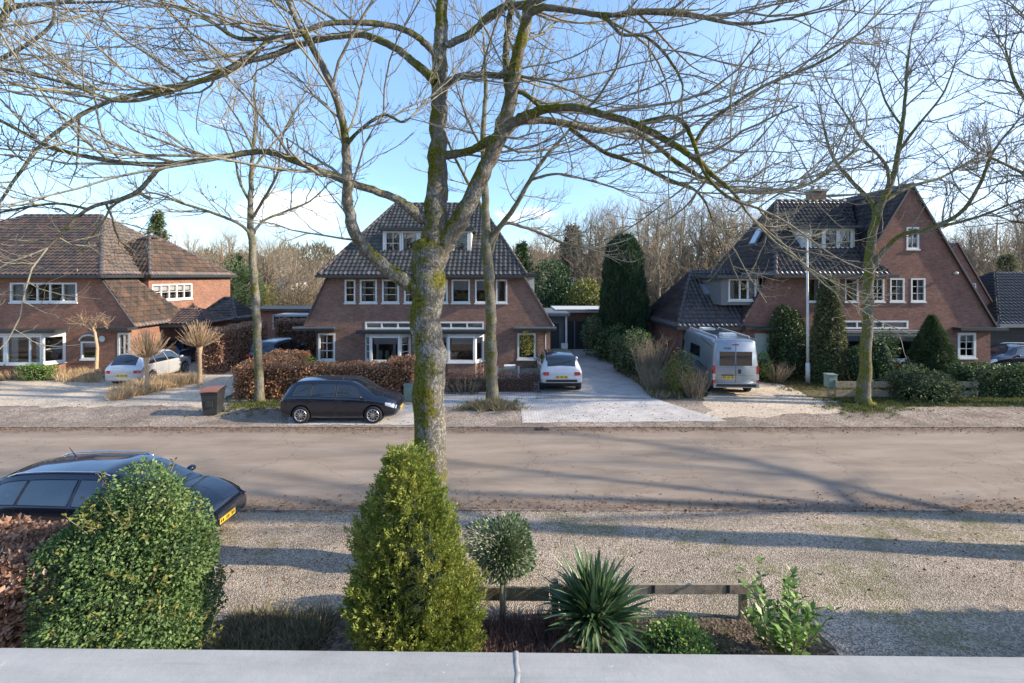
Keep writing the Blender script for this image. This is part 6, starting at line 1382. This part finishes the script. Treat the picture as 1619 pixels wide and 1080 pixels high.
# low dead stems and ground cover in the near bed
def tufts(name, label, cat, pts, mat, L0, L1, w0, seed, lean=.5, kind='stuff', per=14):
    rs = np.random.default_rng(seed); pts = np.array(pts); n = len(pts) * per; C = np.repeat(pts, per, 0) + np.concatenate([rs.normal(size=(n, 2)) * .06, np.zeros((n, 1))], 1); D = np.concatenate([rs.normal(size=(n, 2)) * lean, np.ones((n, 1))], 1); V, Fq = leaf_quads(C, D, rnd(rs, n), rs.uniform(L0, L1, n), w0, .1); o = raw_mesh(name, V, Fq, M[mat]); return tag(o, label, cat, kind=kind)
rs = np.random.default_rng(2)
def area(n, x0, x1, y0, y1, z=.01): return np.stack([rs.uniform(x0, x1, n), rs.uniform(y0, y1, n), np.full(n, z)], 1)
tufts('dead_stems', 'dry reddish stems and faded heather in the bed below the rail', 'dead stems', area(420, X_(728, 6.8), X_(885, 6.8), 6.3, 7.2), 'heather', .12, .42, .012, 1, .5)
tufts('ground_cover', 'low straggly green brown cover in the bed right of the holly', 'ground cover', area(700, X_(345, 6.9), X_(560, 6.9), 6.3, 7.45), 'covermix', .08, .28, .016, 2, .9) if 'covermix' in M else None
M['covermix'] = leafmat('cover_mix', [(0, (.14, .11, .075)), (.4, (.27, .21, .14)), (.7, (.20, .22, .09)), (1, (.42, .36, .24))], .8, .2)
tufts('ground_cover', 'low straggly green brown cover in the bed right of the holly', 'ground cover', area(620, X_(340, 6.9), X_(500, 6.9), 6.3, 7.5), 'covermix', .08, .30, .016, 2, .9)
tufts('ground_cover', 'sparse dead stalks and weeds in the bed under the right end of the rail', 'ground cover', area(260, X_(1010, 6.9), X_(1290, 6.9), 6.3, 7.3), 'covermix', .04, .18, .014, 3, 1.2, per=9)
# fallen leaves
def litter(name, label, pts, s, seed, mat='litter'):
    rs2 = np.random.default_rng(seed); n = len(pts); D = np.concatenate([rs2.normal(size=(n, 2)), rs2.normal(size=(n, 1)) * .25], 1); S = np.concatenate([rs2.normal(size=(n, 2)), rs2.normal(size=(n, 1)) * .2], 1); V, Fq = leaf_quads(pts, D, S, rs2.uniform(.6, 1.3, n) * s, rs2.uniform(.5, .9, n) * s, .2); V[:, 2] = np.maximum(V[:, 2], .016); o = raw_mesh(name, V, Fq, M[mat]); return tag(o, label, 'fallen leaves', kind='stuff')
pts = np.concatenate([area(5200, -22, 26, YN - .35, YN + .9, .03)[lambda: slice(None)] if False else np.stack([rs.uniform(-22, 26, 2400), YN + .02 + np.abs(rs.normal(size=2400)) * .35 * (rs.random(2400) < .9), np.full(2400, .035)], 1), np.stack([rs.uniform(-22, 26, 1200), YN - .08 + rs.normal(size=1200) * .08, np.full(1200, .035)], 1), np.stack([rs.uniform(-26, 26, 4200), YF - .05 - np.abs(rs.normal(size=4200)) * .28, np.full(4200, .05)], 1), np.stack([rs.uniform(-26, 26, 2600), rs.uniform(YF + .1, 20.8, 2600), np.full(2600, .03)], 1), area(700, -10, 12, 8, 11, .03), area(900, 11.5, 19.5, 20.9, 25.5, .03)])
litter('fallen_leaves', 'dead brown leaves scattered along both road edges and verges', pts, .06, 6)
# ---- far side gardens
g_ = lambda px, py: G(px, py)
def blob(px0, px1, py0, Y, depth=None, zc=.45): X0, X1 = X_(px0, Y), X_(px1, Y); Zt = Z_(py0, Y); r = (X1 - X0) / 2; return (((X0 + X1) / 2, Y, Zt * zc), (r, depth or r, Zt * (1 - zc)))
shrub('garden_shrub', 'dense green laurel shrub against the garage right of the doors', 'shrub', [blob(925, 985, 497, 32, 1.4), blob(950, 1000, 520, 30, 1.2)], 'laurel', 5200, .13, .08, 31, amp=.3)
shrub('garden_shrub', 'dull green shrub in the middle of the border beside the paved driveway', 'shrub', [blob(968, 1010, 532, 27, 1.1), blob(985, 1020, 530, 25.5, .9)], 'rhodo', 4200, .12, .07, 32, amp=.3)
shrub('garden_shrub', 'fresh green shrub behind the tan grasses of the driveway border', 'shrub', [blob(1000, 1030, 522, 26.5, .7)], 'bright', 1500, .10, .06, 33, amp=.3)
shrub('garden_shrub', 'yellow green shrub at the street end of the driveway border beside the camper', 'shrub', [blob(1046, 1104, 560, 21.9, .75), blob(1058, 1098, 585, 21.6, .6)], 'yellowgreen', 3400, .085, .05, 34, None, amp=.35, shell=.6)
def stems(name, label, cat, c, rx, h, n, mat, seed, lean=.25, r=.006, kind=None, branch=3):
    rr = random.Random(seed); lines = []
    for i in range(n):
        a = rr.uniform(0, 6.28); q = math.sqrt(rr.random()) * rx; p = Vector((c[0] + q * math.cos(a) * .7, c[1] + q * math.sin(a) * .7, c[2] if len(c) > 2 else 0)); d = Vector((math.cos(a) * lean * q / rx, math.sin(a) * lean * q / rx, 1)); L_ = h * rr.uniform(.55, 1.05); pts = []
        for k in range(5): pts.append(tuple(p)); d += Vector((rr.gauss(0, .08), rr.gauss(0, .08), 0)); p = p + d.normalized() * L_ / 4
        lines.append((pts, [r, r, r * .8, r * .6, r * .4], 3))
        for m in range(branch):
            b = Vector(pts[rr.randint(1, 4)]); e = Vector((rr.gauss(0, .6), rr.gauss(0, .6), rr.uniform(.3, 1))).normalized() * L_ * rr.uniform(.15, .35); lines.append(([tuple(b), tuple(b + e * .5), tuple(b + e)], [r * .6, r * .5, r * .3], 3))
    V, Fq = tubes_np(lines); T = thing(name, label, cat, (c[0], c[1], 0)); raw_mesh('stems', V, Fq, M[mat], T, T.location); return T
stems('bare_shrub', 'tall tan bare stemmed shrub in the driveway border', 'shrub', (X_(1026, 23.8), 23.8), .55, 2.15, 170, 'twig_far', 41, .25, .010)
stems('bare_shrub', 'thin brown bare shrub beside the rear wheel of the camper', 'shrub', (X_(1098, 21.2), 21.2), .5, 1.3, 150, 'twig_far', 42, .4, .008)
stems('bare_shrub', 'low bare tangle under the driveway border at its street end', 'shrub', (X_(1040, 22.4), 22.4), .7, 1.1, 160, 'twig_far', 43, .5, .008)
stems('red_stemmed_shrub', 'loose dark red leafless shrub in the low front fence of the middle house', 'shrub', (X_(735, 22.3), 22.3), 1.1, 1.0, 240, 'redtwig' if 'redtwig' in M else 'twig_dark', 44, .8, .009)
tufts('border_plants', 'low weeds and dead stalks along the soil border beside the paved driveway', 'ground cover', np.concatenate([np.stack([X_(1032, 21) + .35 + rs.uniform(-.3, .8, 500) , rs.uniform(20.8, 34, 500), np.full(500, .01)], 1)]), 'covermix', .1, .4, .03, 9, .8)
hedge('low_red_hedge', 'sparse wine red winter hedge behind the low iron fence of the middle house', [(X_(702, 22.4), X_(850, 22.4), 22.1, 22.6, .72)], 'winered', 260, .085, .05, 45, 'core_brown') if 'winered' in M else None
M['winered'] = leafmat('wine_red_leaf', [(0, (.10, .03, .025)), (.5, (.20, .07, .055)), (1, (.36, .17, .13))], .6, .2)
hedge('low_red_hedge', 'sparse wine red winter hedge behind the low iron fence of the middle house', [(X_(702, 22.4), X_(850, 22.4), 22.1, 22.6, .80)], 'winered', 210, .085, .05, 45, 'core_brown')
shrub('garden_shrub', 'bright green rounded shrub at the left corner of the middle house', 'shrub', [blob(468, 502, 568, 24.6, .6, .4)], 'bright', 1100, .10, .07, 46, amp=.3)
shrub('garden_shrub', 'low green plants under the left bay window of the middle house', 'shrub', [blob(505, 530, 577, 24.9, .4, .4), blob(585, 625, 578, 24.6, .4, .4)], 'yellowgreen', 1200, .09, .05, 47, amp=.3)
shrub('forsythia_shrub', 'yellow green pot shrub in front of the right side window of the middle house', 'shrub', [((X_(833, 25.4), 25.5, 1.75), (.32, .22, .62))], 'yellowgreen', 700, .09, .05, 48, None, amp=.4, shell=.8)
# cypress
def column(name, label, cat, px0, px1, py0, Y, mat, n, ln, wd, seed, prof_, core='core_green', lean=0):
    rs2 = np.random.default_rng(seed); Zt = Z_(py0, Y); r = (X_(px1, Y) - X_(px0, Y)) / 2; cx_ = X_((px0 + px1) / 2, Y); t = rs2.random(n); rr_ = np.interp(t, *prof_) * r; a = rs2.uniform(0, 2 * np.pi, n); lump = 1 + .10 * np.sin(a * 4 + t * 9) + .07 * np.sin(a * 7 - t * 21)
    rr2 = rr_ * lump * (1 - .22 * rs2.random(n) ** 1.5); p = np.stack([cx_ + rr2 * np.cos(a), Y + rr2 * np.sin(a), t * Zt + .05 + rs2.normal(size=n) * .05], 1); N_ = np.stack([np.cos(a), np.sin(a), np.full(n, .35)], 1)
    T = thing(name, label, cat, (cx_, Y, 0)); D = N_ * .45 + rnd(rs2, n) * .28 + np.array([0, 0, .9 if lean == 0 else lean]); V, Fq = leaf_quads(p, D, rnd(rs2, n), ln * rs2.uniform(.6, 1.3, n), wd, .2); raw_mesh('foliage', V, Fq, M[mat], T, T.location)
    q = MB(); q.lathe([(max(.02, float(np.interp(k / 10, *prof_)) * r * .74), .02 + Zt * k / 10 * .97) for k in range(11)], (cx_, Y, 0), n=14); q.build('branches', M[core], T); return T
column('cypress_tree', 'tall dark green columnar cypress standing right of the garage', 'cypress', 951, 1021, 376, 31.5, 'cypress', 26000, .26, .06, 51, ([0, .15, .5, .78, .92, 1], [.82, .95, 1, .82, .62, .25]))
column('ivy_column', 'slender olive green ivy covered column in front of the right house', 'ivy column', 1288, 1332, 440, 24.2, 'olive', 9000, .16, .07, 52, ([0, .3, .6, .85, 1], [1, .95, .8, .6, .25]), lean=-.3)
column('conifer_shrub', 'dense dark green cone shaped fir in front of the right house', 'conifer', 1441, 1506, 503, 23.4, 'conifer', 12000, .15, .045, 53, ([0, .2, .5, .8, 1], [1, 1, .72, .38, .04]), lean=.05)
shrub('rhododendron', 'broad dark green rhododendron in front of the plank fence', 'shrub', [blob(1405, 1475, 580, 20.9, .9), blob(1450, 1508, 592, 20.8, .8)], 'rhodo', 5200, .13, .055, 54, amp=.3)
shrub('garden_shrub', 'tall loose green shrub right of the street tree by the right bay window', 'shrub', [blob(1375, 1412, 528, 23.4, .7), blob(1340, 1372, 545, 23.6, .7)], 'laurel', 3600, .12, .06, 55, amp=.35, shell=.4)
shrub('climbing_ivy', 'dark ivy mass climbing the wall beside the pale green door', 'ivy', [blob(1222, 1276, 482, 25.6, .38, .5), blob(1232, 1290, 530, 25.2, .5, .45)], 'ivy', 6500, .12, .09, 56, amp=.25)
shrub('garden_shrub', 'bright green clipped shrub behind the camper by the pale door', 'shrub', [blob(1198, 1217, 560, 24.6, .5, .4)], 'bright', 1100, .09, .06, 57, amp=.15)
stems('bare_shrub', 'small russet bare shrub beside the pale green door', 'shrub', (X_(1226, 24.4), 24.4), .5, 1.0, 160, 'twig_straw', 58, .8, .009)
shrub('garden_shrub', 'green shrub at the foot of the ivy covered column', 'shrub', [blob(1288, 1322, 562, 24.0, .5, .4)], 'laurel', 1500, .11, .06, 59, amp=.3)
shrub('garden_shrub', 'low green shrub between the fir and the clipped hedge', 'shrub', [blob(1498, 1530, 580, 22.6, .6, .4), blob(1420, 1450, 575, 23.0, .6, .4)], 'rhodo', 1800, .11, .06, 60, amp=.3)
# evergreens and shrubs among the wood
def fir(label, px, py, Y, wpx, seed, mat='conifer', group=None, n=5200):
    rs2 = np.random.default_rng(seed); rr = random.Random(seed); H = Z_(py, Y); r = wpx / 2 * Y / F; cx_ = X_(px, Y); C = []; D = []
    nb = 170
    for i in range(nb):
        t = .12 + .88 * i / nb; L_ = r * (1 - t) ** .8 * rr.uniform(.65, 1.15) + .15; a = rr.uniform(0, 6.283); m = n // nb; s = rs2.random(m); p = np.stack([cx_ + math.cos(a) * L_ * s, Y + math.sin(a) * L_ * s, H * t - .25 * L_ * s + rs2.normal(size=m) * .10 * (1 + 0 * s)], 1) + rs2.normal(size=(m, 3)) * .10 * r / 1.5; C.append(p); D.append(np.tile([math.cos(a), math.sin(a), -.25], (m, 1)) + rs2.normal(size=(m, 3)) * .6)
    C = np.concatenate(C); D = np.concatenate(D); T = thing('fir_tree', label, 'fir tree', (cx_, Y, 0), 0, group); V, Fq = leaf_quads(C, D, rnd(rs2, len(C)), .42 * Y / 50, .13 * Y / 50, .2); raw_mesh('crown', V, Fq, M[mat], T, T.location)
    q = MB(); q.tube([(cx_, Y, 0), (cx_, Y, H * .5), (cx_, Y, H * .98)], [.22, .14, .02], 8); q.build('trunk', M['bark2'], T)
fir('pointed fir tree rising behind the roofs of the left house', 248, 335, 58, 70, 61); fir('broad dark fir behind the bare trees left of the middle house', 372, 405, 54, 60, 62)
fir('dark fir tree peeping over the roof right of the middle house', 826, 385, 56, 60, 63); fir('tall brownish fir behind the evergreen thicket right of the middle house', 905, 358, 66, 90, 64, 'farwood', n=7000)
fir('dark fir behind the left house at the left edge', 52, 350, 60, 90, 65, 'farwood', n=6000); fir('slim fir far back behind the cypress', 1085, 392, 70, 45, 66)
fir('small fir behind the rear gable of the right house', 1592, 405, 52, 70, 67, 'olive')
shrub('evergreen_tree', 'round dark evergreen crown behind the garages between house and cypress', 'evergreen', [blob(848, 908, 418, 46, 2.2, .5), blob(880, 940, 455, 44, 2.2, .5)], 'laurel', 9000, .26, .16, 71, amp=.35)
shrub('evergreen_tree', 'mid green evergreen bush directly behind the garage roof', 'evergreen', [blob(898, 962, 455, 42, 1.8, .5)], 'yellowgreen', 5200, .22, .13, 72, amp=.35)
shrub('evergreen_tree', 'dark bushy evergreen between the middle house and the carport', 'evergreen', [blob(355, 398, 428, 46, 2.2, .5)], 'conifer', 5200, .24, .14, 73, amp=.35)
for i, (a, b, t, Y, mt, lb) in enumerate([(440, 500, 440, 45, 'farwood', 'tan leafless thicket behind the carport left of the middle house'), (395, 445, 452, 50, 'yellowgreen', 'olive thicket behind the beige garage block'), (1016, 1075, 430, 48, 'farwood', 'brown thicket right of the cypress behind the hipped roof wing'), (1560, 1640, 430, 50, 'farwood', 'brown thicket behind the dark barn'), (300, 350, 452, 55, 'farwood', 'brown thicket behind the wing of the left house')]):
    shrub('thicket', lb, 'thicket', [blob(a, b, t, Y, 2.5, .45)], mt, 5200, .34, .05, 80 + i, None, amp=.45, shell=.8, up=.5)
# a far-off treeline closes the horizon
def treeline():
    rs2 = np.random.default_rng(12); n = 90000; X = rs2.uniform(-1, 1, n) * 130; Y = rs2.uniform(92, 112, n); h = 8.6 + 1.8 * np.sin(X * .11) + 1.2 * np.sin(X * .31 + 1) + .8 * np.sin(X * .83); Z = h * rs2.random(n) ** .75; p = np.stack([X * Y / 92, Y, Z], 1); D = rnd(rs2, n) * .5 + np.array([0, 0, 1]); V, Fq = leaf_quads(p, D, rnd(rs2, n), rs2.uniform(1, 2.4, n), rs2.uniform(.08, .22, n), .1); o = raw_mesh('far_wood', V, Fq, M['farwood']); tag(o, 'far-off brown wood closing the horizon behind everything', 'wood', kind='stuff')
treeline()
def reflection_treeline():  # added behind the camera so the window panes reflect something dark
    rs2 = np.random.default_rng(13); n = 16000; X = rs2.uniform(-1, 1, n) * 130; h = 11 + 2 * np.sin(X * .17) + 1.5 * np.sin(X * .4); p = np.stack([X, rs2.uniform(-62, -48, n), h * rs2.random(n) ** .8], 1); V, Fq = leaf_quads(p, rnd(rs2, n) * .5 + np.array([0, 0, 1]), rnd(rs2, n), rs2.uniform(1.5, 3, n), rs2.uniform(.3, .7, n), .1); o = raw_mesh('wood', V, Fq, M['farwood']); tag(o, 'unseen wood added behind the viewer to darken the window pane reflections', 'wood', kind='stuff')
reflection_treeline()
# dry grasses
gz = []
for (px0, px1, py0, py1, n) in ((-40, 150, 578, 602, 420), (175, 315, 600, 634, 330), (90, 160, 596, 606, 80)):
    k = 0
    while k < n:
        px, py = rs.uniform(px0, px1), rs.uniform(py0, py1)
        if px0 == 175 and not (634 - (px - 175) * .27 - 10 < py < 634 - (px - 175) * .22 + 3): continue
        gz.append(tuple(G(px, py))); k += 1
tufts('dry_grass', 'straw coloured dry ornamental grass in front of the left house and along its drive', 'dry grass', gz, 'straw', .20, .62, .020, 21, .5, per=22)
gr = []
for (px, py, r_, n) in ((411, 641, 1.2, 260), (778, 641, .9, 90), (1364, 645, 1.0, 240), (1250, 600, .1, 1)):
    b = G(px, py)
    for _ in range(n): a = rs.uniform(0, 6.28); q_ = abs(rs.normal()) * r_ * .6 + .15; gr.append((b.x + q_ * math.cos(a) * 1.5, b.y + q_ * math.sin(a), .01))
for _ in range(1100): X = rs.uniform(13.6, 26); gr.append((X, rs.uniform(19.6, 20.9), .01))
for _ in range(900): gr.append((rs.uniform(-42, -22), rs.uniform(18.9, 19.8), .01))
for _ in range(800): gr.append((rs.uniform(12.6, 26), rs.uniform(22.3, 25.8), .01))
tufts('grass', 'short rough grass around the street trees and in the right front garden', 'grass', gr, 'grass', .05, .16, .02, 22, .5, per=16)
b = G(772, 646); tufts('dead_grass_heap', 'heap of dead grass and cuttings at the foot of the mossy middle street tree', 'cuttings', [(b.x + rs.normal() * .45, b.y + rs.normal() * .22, .02) for _ in range(150)], 'covermix', .15, .5, .016, 23, 1.1, per=22)
# ---------------------------------------------------------------- pollards, trained tree
def pollard(label, px, Y, hpy, seed, h=1.55, rad_=.9):
    rr = random.Random(seed); X = X_(px, Y); zt = Z_(hpy, Y); T = thing('pollarded_tree', label, 'pollard', (X, Y, 0), 0, 'pollarded trees by the silver car'); big = [([(X, Y, 0), (X + .02, Y, zt * .4), (X - .01, Y, zt * .8), (X, Y, zt), (X, Y, zt + .1)], [.11, .085, .08, .13, .09], 9)]
    V, Fq = tubes_np(big); raw_mesh('trunk', V, Fq, M['twig_straw'], T, T.location, True); lines = []
    for i in range(190):
        a = rr.uniform(0, 6.28); el = R(rr.uniform(0, 85)); d = Vector((math.cos(a) * math.cos(el), math.sin(a) * math.cos(el), math.sin(el))); p = Vector((X, Y, zt)) + d * .1; pts = []; L_ = h * rr.uniform(.55, 1.05)
        for k in range(5): pts.append(tuple(p)); d = (d + Vector((rr.gauss(0, .09), rr.gauss(0, .09), .20))).normalized(); p = p + d * L_ / 4
        lines.append((pts, [.015, .013, .011, .009, .006], 3))
    V, Fq = tubes_np(lines); raw_mesh('shoots', V, Fq, M['twig_straw'], T, T.location)
pollard('pollarded tree with a brush of straw shoots in front of the silver hatchback', 232, 21.9, 565, 1, 1.25); pollard('pollarded tree with a brush of straw shoots right of the silver hatchback', 316, 23.0, 548, 2, 1.2)
T = thing('trained_tree', 'gnarled bare trained tree against the left house beside the arched window', 'tree', (X_(152, 24.9), 24.9, 0)); Y = 24.9; lines = [([P(152, 592, Y), P(154, 550, Y), P(150, 525, Y), P(146, 515, Y)], [.09, .07, .06, .05], 7), ([P(150, 525, Y), P(130, 512, Y), P(108, 512, Y)], [.05, .045, .02], 6), ([P(148, 518, Y), P(155, 500, Y), P(172, 503, Y - .2)], [.05, .04, .02], 6)]
rr = random.Random(5)
for i in range(70): px = rr.uniform(106, 172); a = P(px, rr.uniform(505, 520), Y); lines.append(([a, a + Vector((rr.gauss(0, .15), rr.gauss(0, .15), rr.uniform(.1, .25))), a + Vector((rr.gauss(0, .3), rr.gauss(0, .2), rr.uniform(.1, .5)))], [.014, .010, .005], 3))
g4 = {}
V, Fq = tubes_np([([tuple(p) for p in a], b, c) for a, b, c in lines]); raw_mesh('trunk', V, Fq, M['twig_straw'], T, T.location, True)
# ---------------------------------------------------------------- street furniture
Y = 7.42; T = thing('rail_fence', 'low weathered wooden rail fence between the garden bed and the gravel', 'fence', (X_(980, Y), Y, 0))
def rail(px0, py0, px1, py1, hpx, m='wood_old'):
    a = P(px0, py0 + hpx / 2, Y); b = P(px1, py1 + hpx / 2, Y); q = MB(); q.bar(a, b, .045, hpx * Y / F); q.build('rail', M[m], T)
rail(733, 928, 868, 929, 20, 'wood_old2'); rail(869, 924, 1206, 923, 15)
for px in (742, 878, 1178):
    X = X_(px, Y); q = MB(); q.obox((X - .05, Y + .028, 0), (.10, 0, 0), (0, .09, 0), (.0, 0, .60)); q.build('post', M['wood_old2'], T)
for px in (1032, 1150):
    X = X_(px, Y); q = MB(); q.obox((X - .025, Y - .029, .46), (.05, 0, 0), (0, .005, 0), (0, 0, .12)); q.build('strap', M['wood_dark'], T)
# wheelie bin
def bin_():
    b = G(337, 655); T = thing('wheelie_bin', 'dark wheelie bin with orange brown lid on the sandy drive entrance', 'wheelie bin', b, R(8)); q = MB(); w0, w1, d0, d1, h = .24, .30, .26, .34, .95; V = [(-w0, -d0, .05), (w0, -d0, .05), (w0, d0, .05), (-w0, d0, .05), (-w1, -d1, h), (w1, -d1, h), (w1, d1, h), (-w1, d1, h)]
    for f in ((3, 2, 1, 0), (0, 1, 5, 4), (1, 2, 6, 5), (2, 3, 7, 6), (3, 0, 4, 7), (4, 5, 6, 7)): q.face([V[i] for i in f])
    for zz in (.84, .9): q.box(-w1 - .012, w1 + .012, -d1 - .012, d1 + .012, zz, zz + .02)
    q.box(-.12, .12, -d1 - .004, -d1 + .05, .35, .6); q.build('body', M['binm'], T, world=False)
    q = MB(); q.grid([[(-w1 - .03 + (2 * w1 + .06) * i / 6, y, h + .015 + z - .015 * abs(i - 3) / 3) for i in range(7)] for y, z in ((-d1 - .04, -.03), (-d1 - .03, .02), (0, .07), (d1 - .05, .08), (d1 + .03, .04), (d1 + .04, 0))]); q.build('lid', M['binlid'], T, world=False)
    for s in (-1, 1): q = MB(); q.lathe([(.001, -.03), (.09, -.03), (.1, -.01), (.1, .02), (.001, .03)], (s * .25, d0 + .02, .1), (s, 0, 0), 14); q.build('wheel', M['rubber'], T, world=False)
    q = MB(); q.tube([(-.22, d1 + .03, .93), (-.22, d1 + .09, .94), (.22, d1 + .09, .94), (.22, d1 + .03, .93)], .015, 6); q.build('handle', M['binm'], T, world=False)
bin_()
b = G(1277, 606); T = thing('street_lamp', 'tall pale street lamp post in the mulch bed by the right house', 'street lamp', b); q = MB(); q.tube([b, b + Vector((0, 0, 1.0))], [.105, .10], 12); q.build('base', M['pole'], T)
zt = Z_(372, b.y); q = MB(); q.tube([b + Vector((0, 0, 1.0)), b + Vector((0, 0, 3)), Vector((b.x - .03, b.y, zt))], [.068, .062, .042], 12); q.build('post', M['pole'], T)
q = MB(); q.lathe([(.043, -.05), (.075, .0), (.085, .04), (.06, .10), (.001, .12)], (b.x - .03, b.y, zt), n=16); q.build('lamp_head', M['zinc'], T)
def cabinet(name, label, px, pyb, pyt, wpx, mat, post=None):
    b = G(px, pyb); T = thing(name, label, 'utility box', b); wv_ = wpx / 2 * b.y / F; zt = Z_(pyt, b.y); z0 = zt * .45 if post else 0.02; q = MB(); q.box(b.x - wv_, b.x + wv_, b.y - .16, b.y + .16, z0, zt - .04); q.build('cabinet', M[mat], T)
    q = MB(); q.box(b.x - wv_ - .02, b.x + wv_ + .02, b.y - .19, b.y + .19, zt - .038, zt); q.build('lid', M[mat], T); q = MB(); q.box(b.x - wv_ + .03, b.x + wv_ - .03, b.y - .168, b.y - .161, z0 + .05, zt - .09); q.build('door', M[mat], T)
    if post: q = MB(); q.box(b.x - wv_ * .5, b.x + wv_ * .5 - .1, b.y - .06, b.y + .06, 0, z0 - .002); q.build('post', M['wood_old'], T)
cabinet('utility_box', 'small green utility box on a post at the end of the plank fence', 1313, 628, 591, 14, 'cab', True); cabinet('utility_box', 'grey green utility cabinet half hidden behind the big ash trunk', 646, 634, 607, 13, 'cab'); cabinet('letter_box', 'dark green letter box among the shrubs of the driveway border', 1043, 606, 586, 10, 'cab', True)
# plank fence
Y = 21.0; T = thing('plank_fence', 'low weathered plank fence behind the right street tree and rhododendron', 'fence', (X_(1400, Y), Y, 0))
for (a, b_, z0) in ((1321, 1432, .62), (1321, 1432, .22), (1500, 1546, .62), (1500, 1546, .22)): q = MB(); q.box(X_(a, Y), X_(b_, Y), Y - .02, Y + .02, z0 - .14, z0 + .12); q.build('plank', M['wood_old'], T)
for px in (1323, 1380, 1430, 1502, 1544): X = X_(px, Y); q = MB(); q.box(X - .05, X + .05, Y + .022, Y + .11, 0, .80); q.build('post', M['wood_old'], T)
# low board fence and iron fence of the middle house
Y = 23.3; T = thing('board_fence', 'low wooden board fence in front of the right side window of the middle house', 'fence', (X_(822, Y), Y, 0))
for z0 in (.32, .54, .76): q = MB(); q.box(X_(786, Y), X_(855, Y), Y - .02, Y + .02, z0 - .1, z0 + .105); q.build('board', M['wood_old'], T)
for px in (786, 820, 856): X = X_(px, Y); q = MB(); q.box(X - .045, X + .045, Y - .05, Y + .05, 0, .95); q.build('post', M['offwhite'], T)
Y = 21.75; T = thing('iron_fence', 'low black iron fence along the front garden of the middle house', 'fence', (X_(775, Y), Y, 0)); x0, x1 = X_(700, Y), X_(856, Y)
q = MB()
for z0 in (.1, .62): q.box(x0, x1, Y - .01, Y + .01, z0, z0 + .025)
q.build('rail', M['iron'], T); q = MB(); n = 52
for i in range(n + 1): X = x0 + (x1 - x0) * i / n; q.box(X - .007, X + .007, Y - .0221, Y - .011, .02, .70)
q.build('bars', M['iron'], T)
# small things by the house
def planter(label, px, Y, w_, h, mat, nm='planter'):
    X = X_(px, Y); T = thing(nm, label, 'planter', (X, Y, 0)); q = MB(); q.lathe([(.001, .02), (w_ * .7, .02), (w_, h), (w_ * .88, h), (w_ * .85, h - .05), (.001, h - .05)], (X, Y, 0), n=4 if nm == 'planter' else 16); q.build('pot', M[mat], T); p, n_ = ell_points(np.random.default_rng(int(px)), (X, Y, h + .1), (w_, w_, .22), 160); cloud('plant', p, n_, 'laurel', .08, .05, 3, T, T.location)
planter('white flower pot under the right side window of the middle house', 838, 24.6, .24, .48, 'white', 'flower_pot')
X = X_(806, 25.3); T = thing('storage_box', 'pale grey storage box against the wall left of the right side window', 'box', (X, 25.3, 0)); q = MB(); q.box(X - .28, X + .28, 25.1, 25.5, .02, .62); q.build('body', M['offwhite'], T); q = MB(); q.box(X - .30, X + .30, 25.08, 25.52, .621, .66); q.build('lid', M['white'], T)
T = thing('garden_chair', 'small pale metal garden chair beside the grey side door', 'chair', (X_(893, 31.8), 31.8, 0)); X = X_(893, 31.8); q = MB(); q.box(X - .22, X + .22, 31.6, 32.02, .42, .46); q.build('seat', M['pole'], T); q = MB(); q.box(X - .22, X + .22, 32.03, 32.06, .5, .88); q.build('backrest', M['pole'], T)
for dx in (-.2, .2):
    for dy in (31.62, 32.0): q = MB(); q.tube([(X + dx, dy, 0), (X + dx, dy, .42)], .015, 6); q.build('leg', M['pole'], T)
b = G(856, 675); q = MB(); q.box(b.x - .24, b.x + .24, YF - .30, YF - .03, .014, .03)
for i in range(5): q.box(b.x - .2 + i * .085, b.x - .15 + i * .085, YF - .27, YF - .06, .0302, .033, 1)
o = q.build('drain_grate', [M['iron'], M['rubber']], loc=(b.x, YF - .16, 0)); tag(o, 'rusty drain grate in the far gutter at the driveway mouth', 'drain')
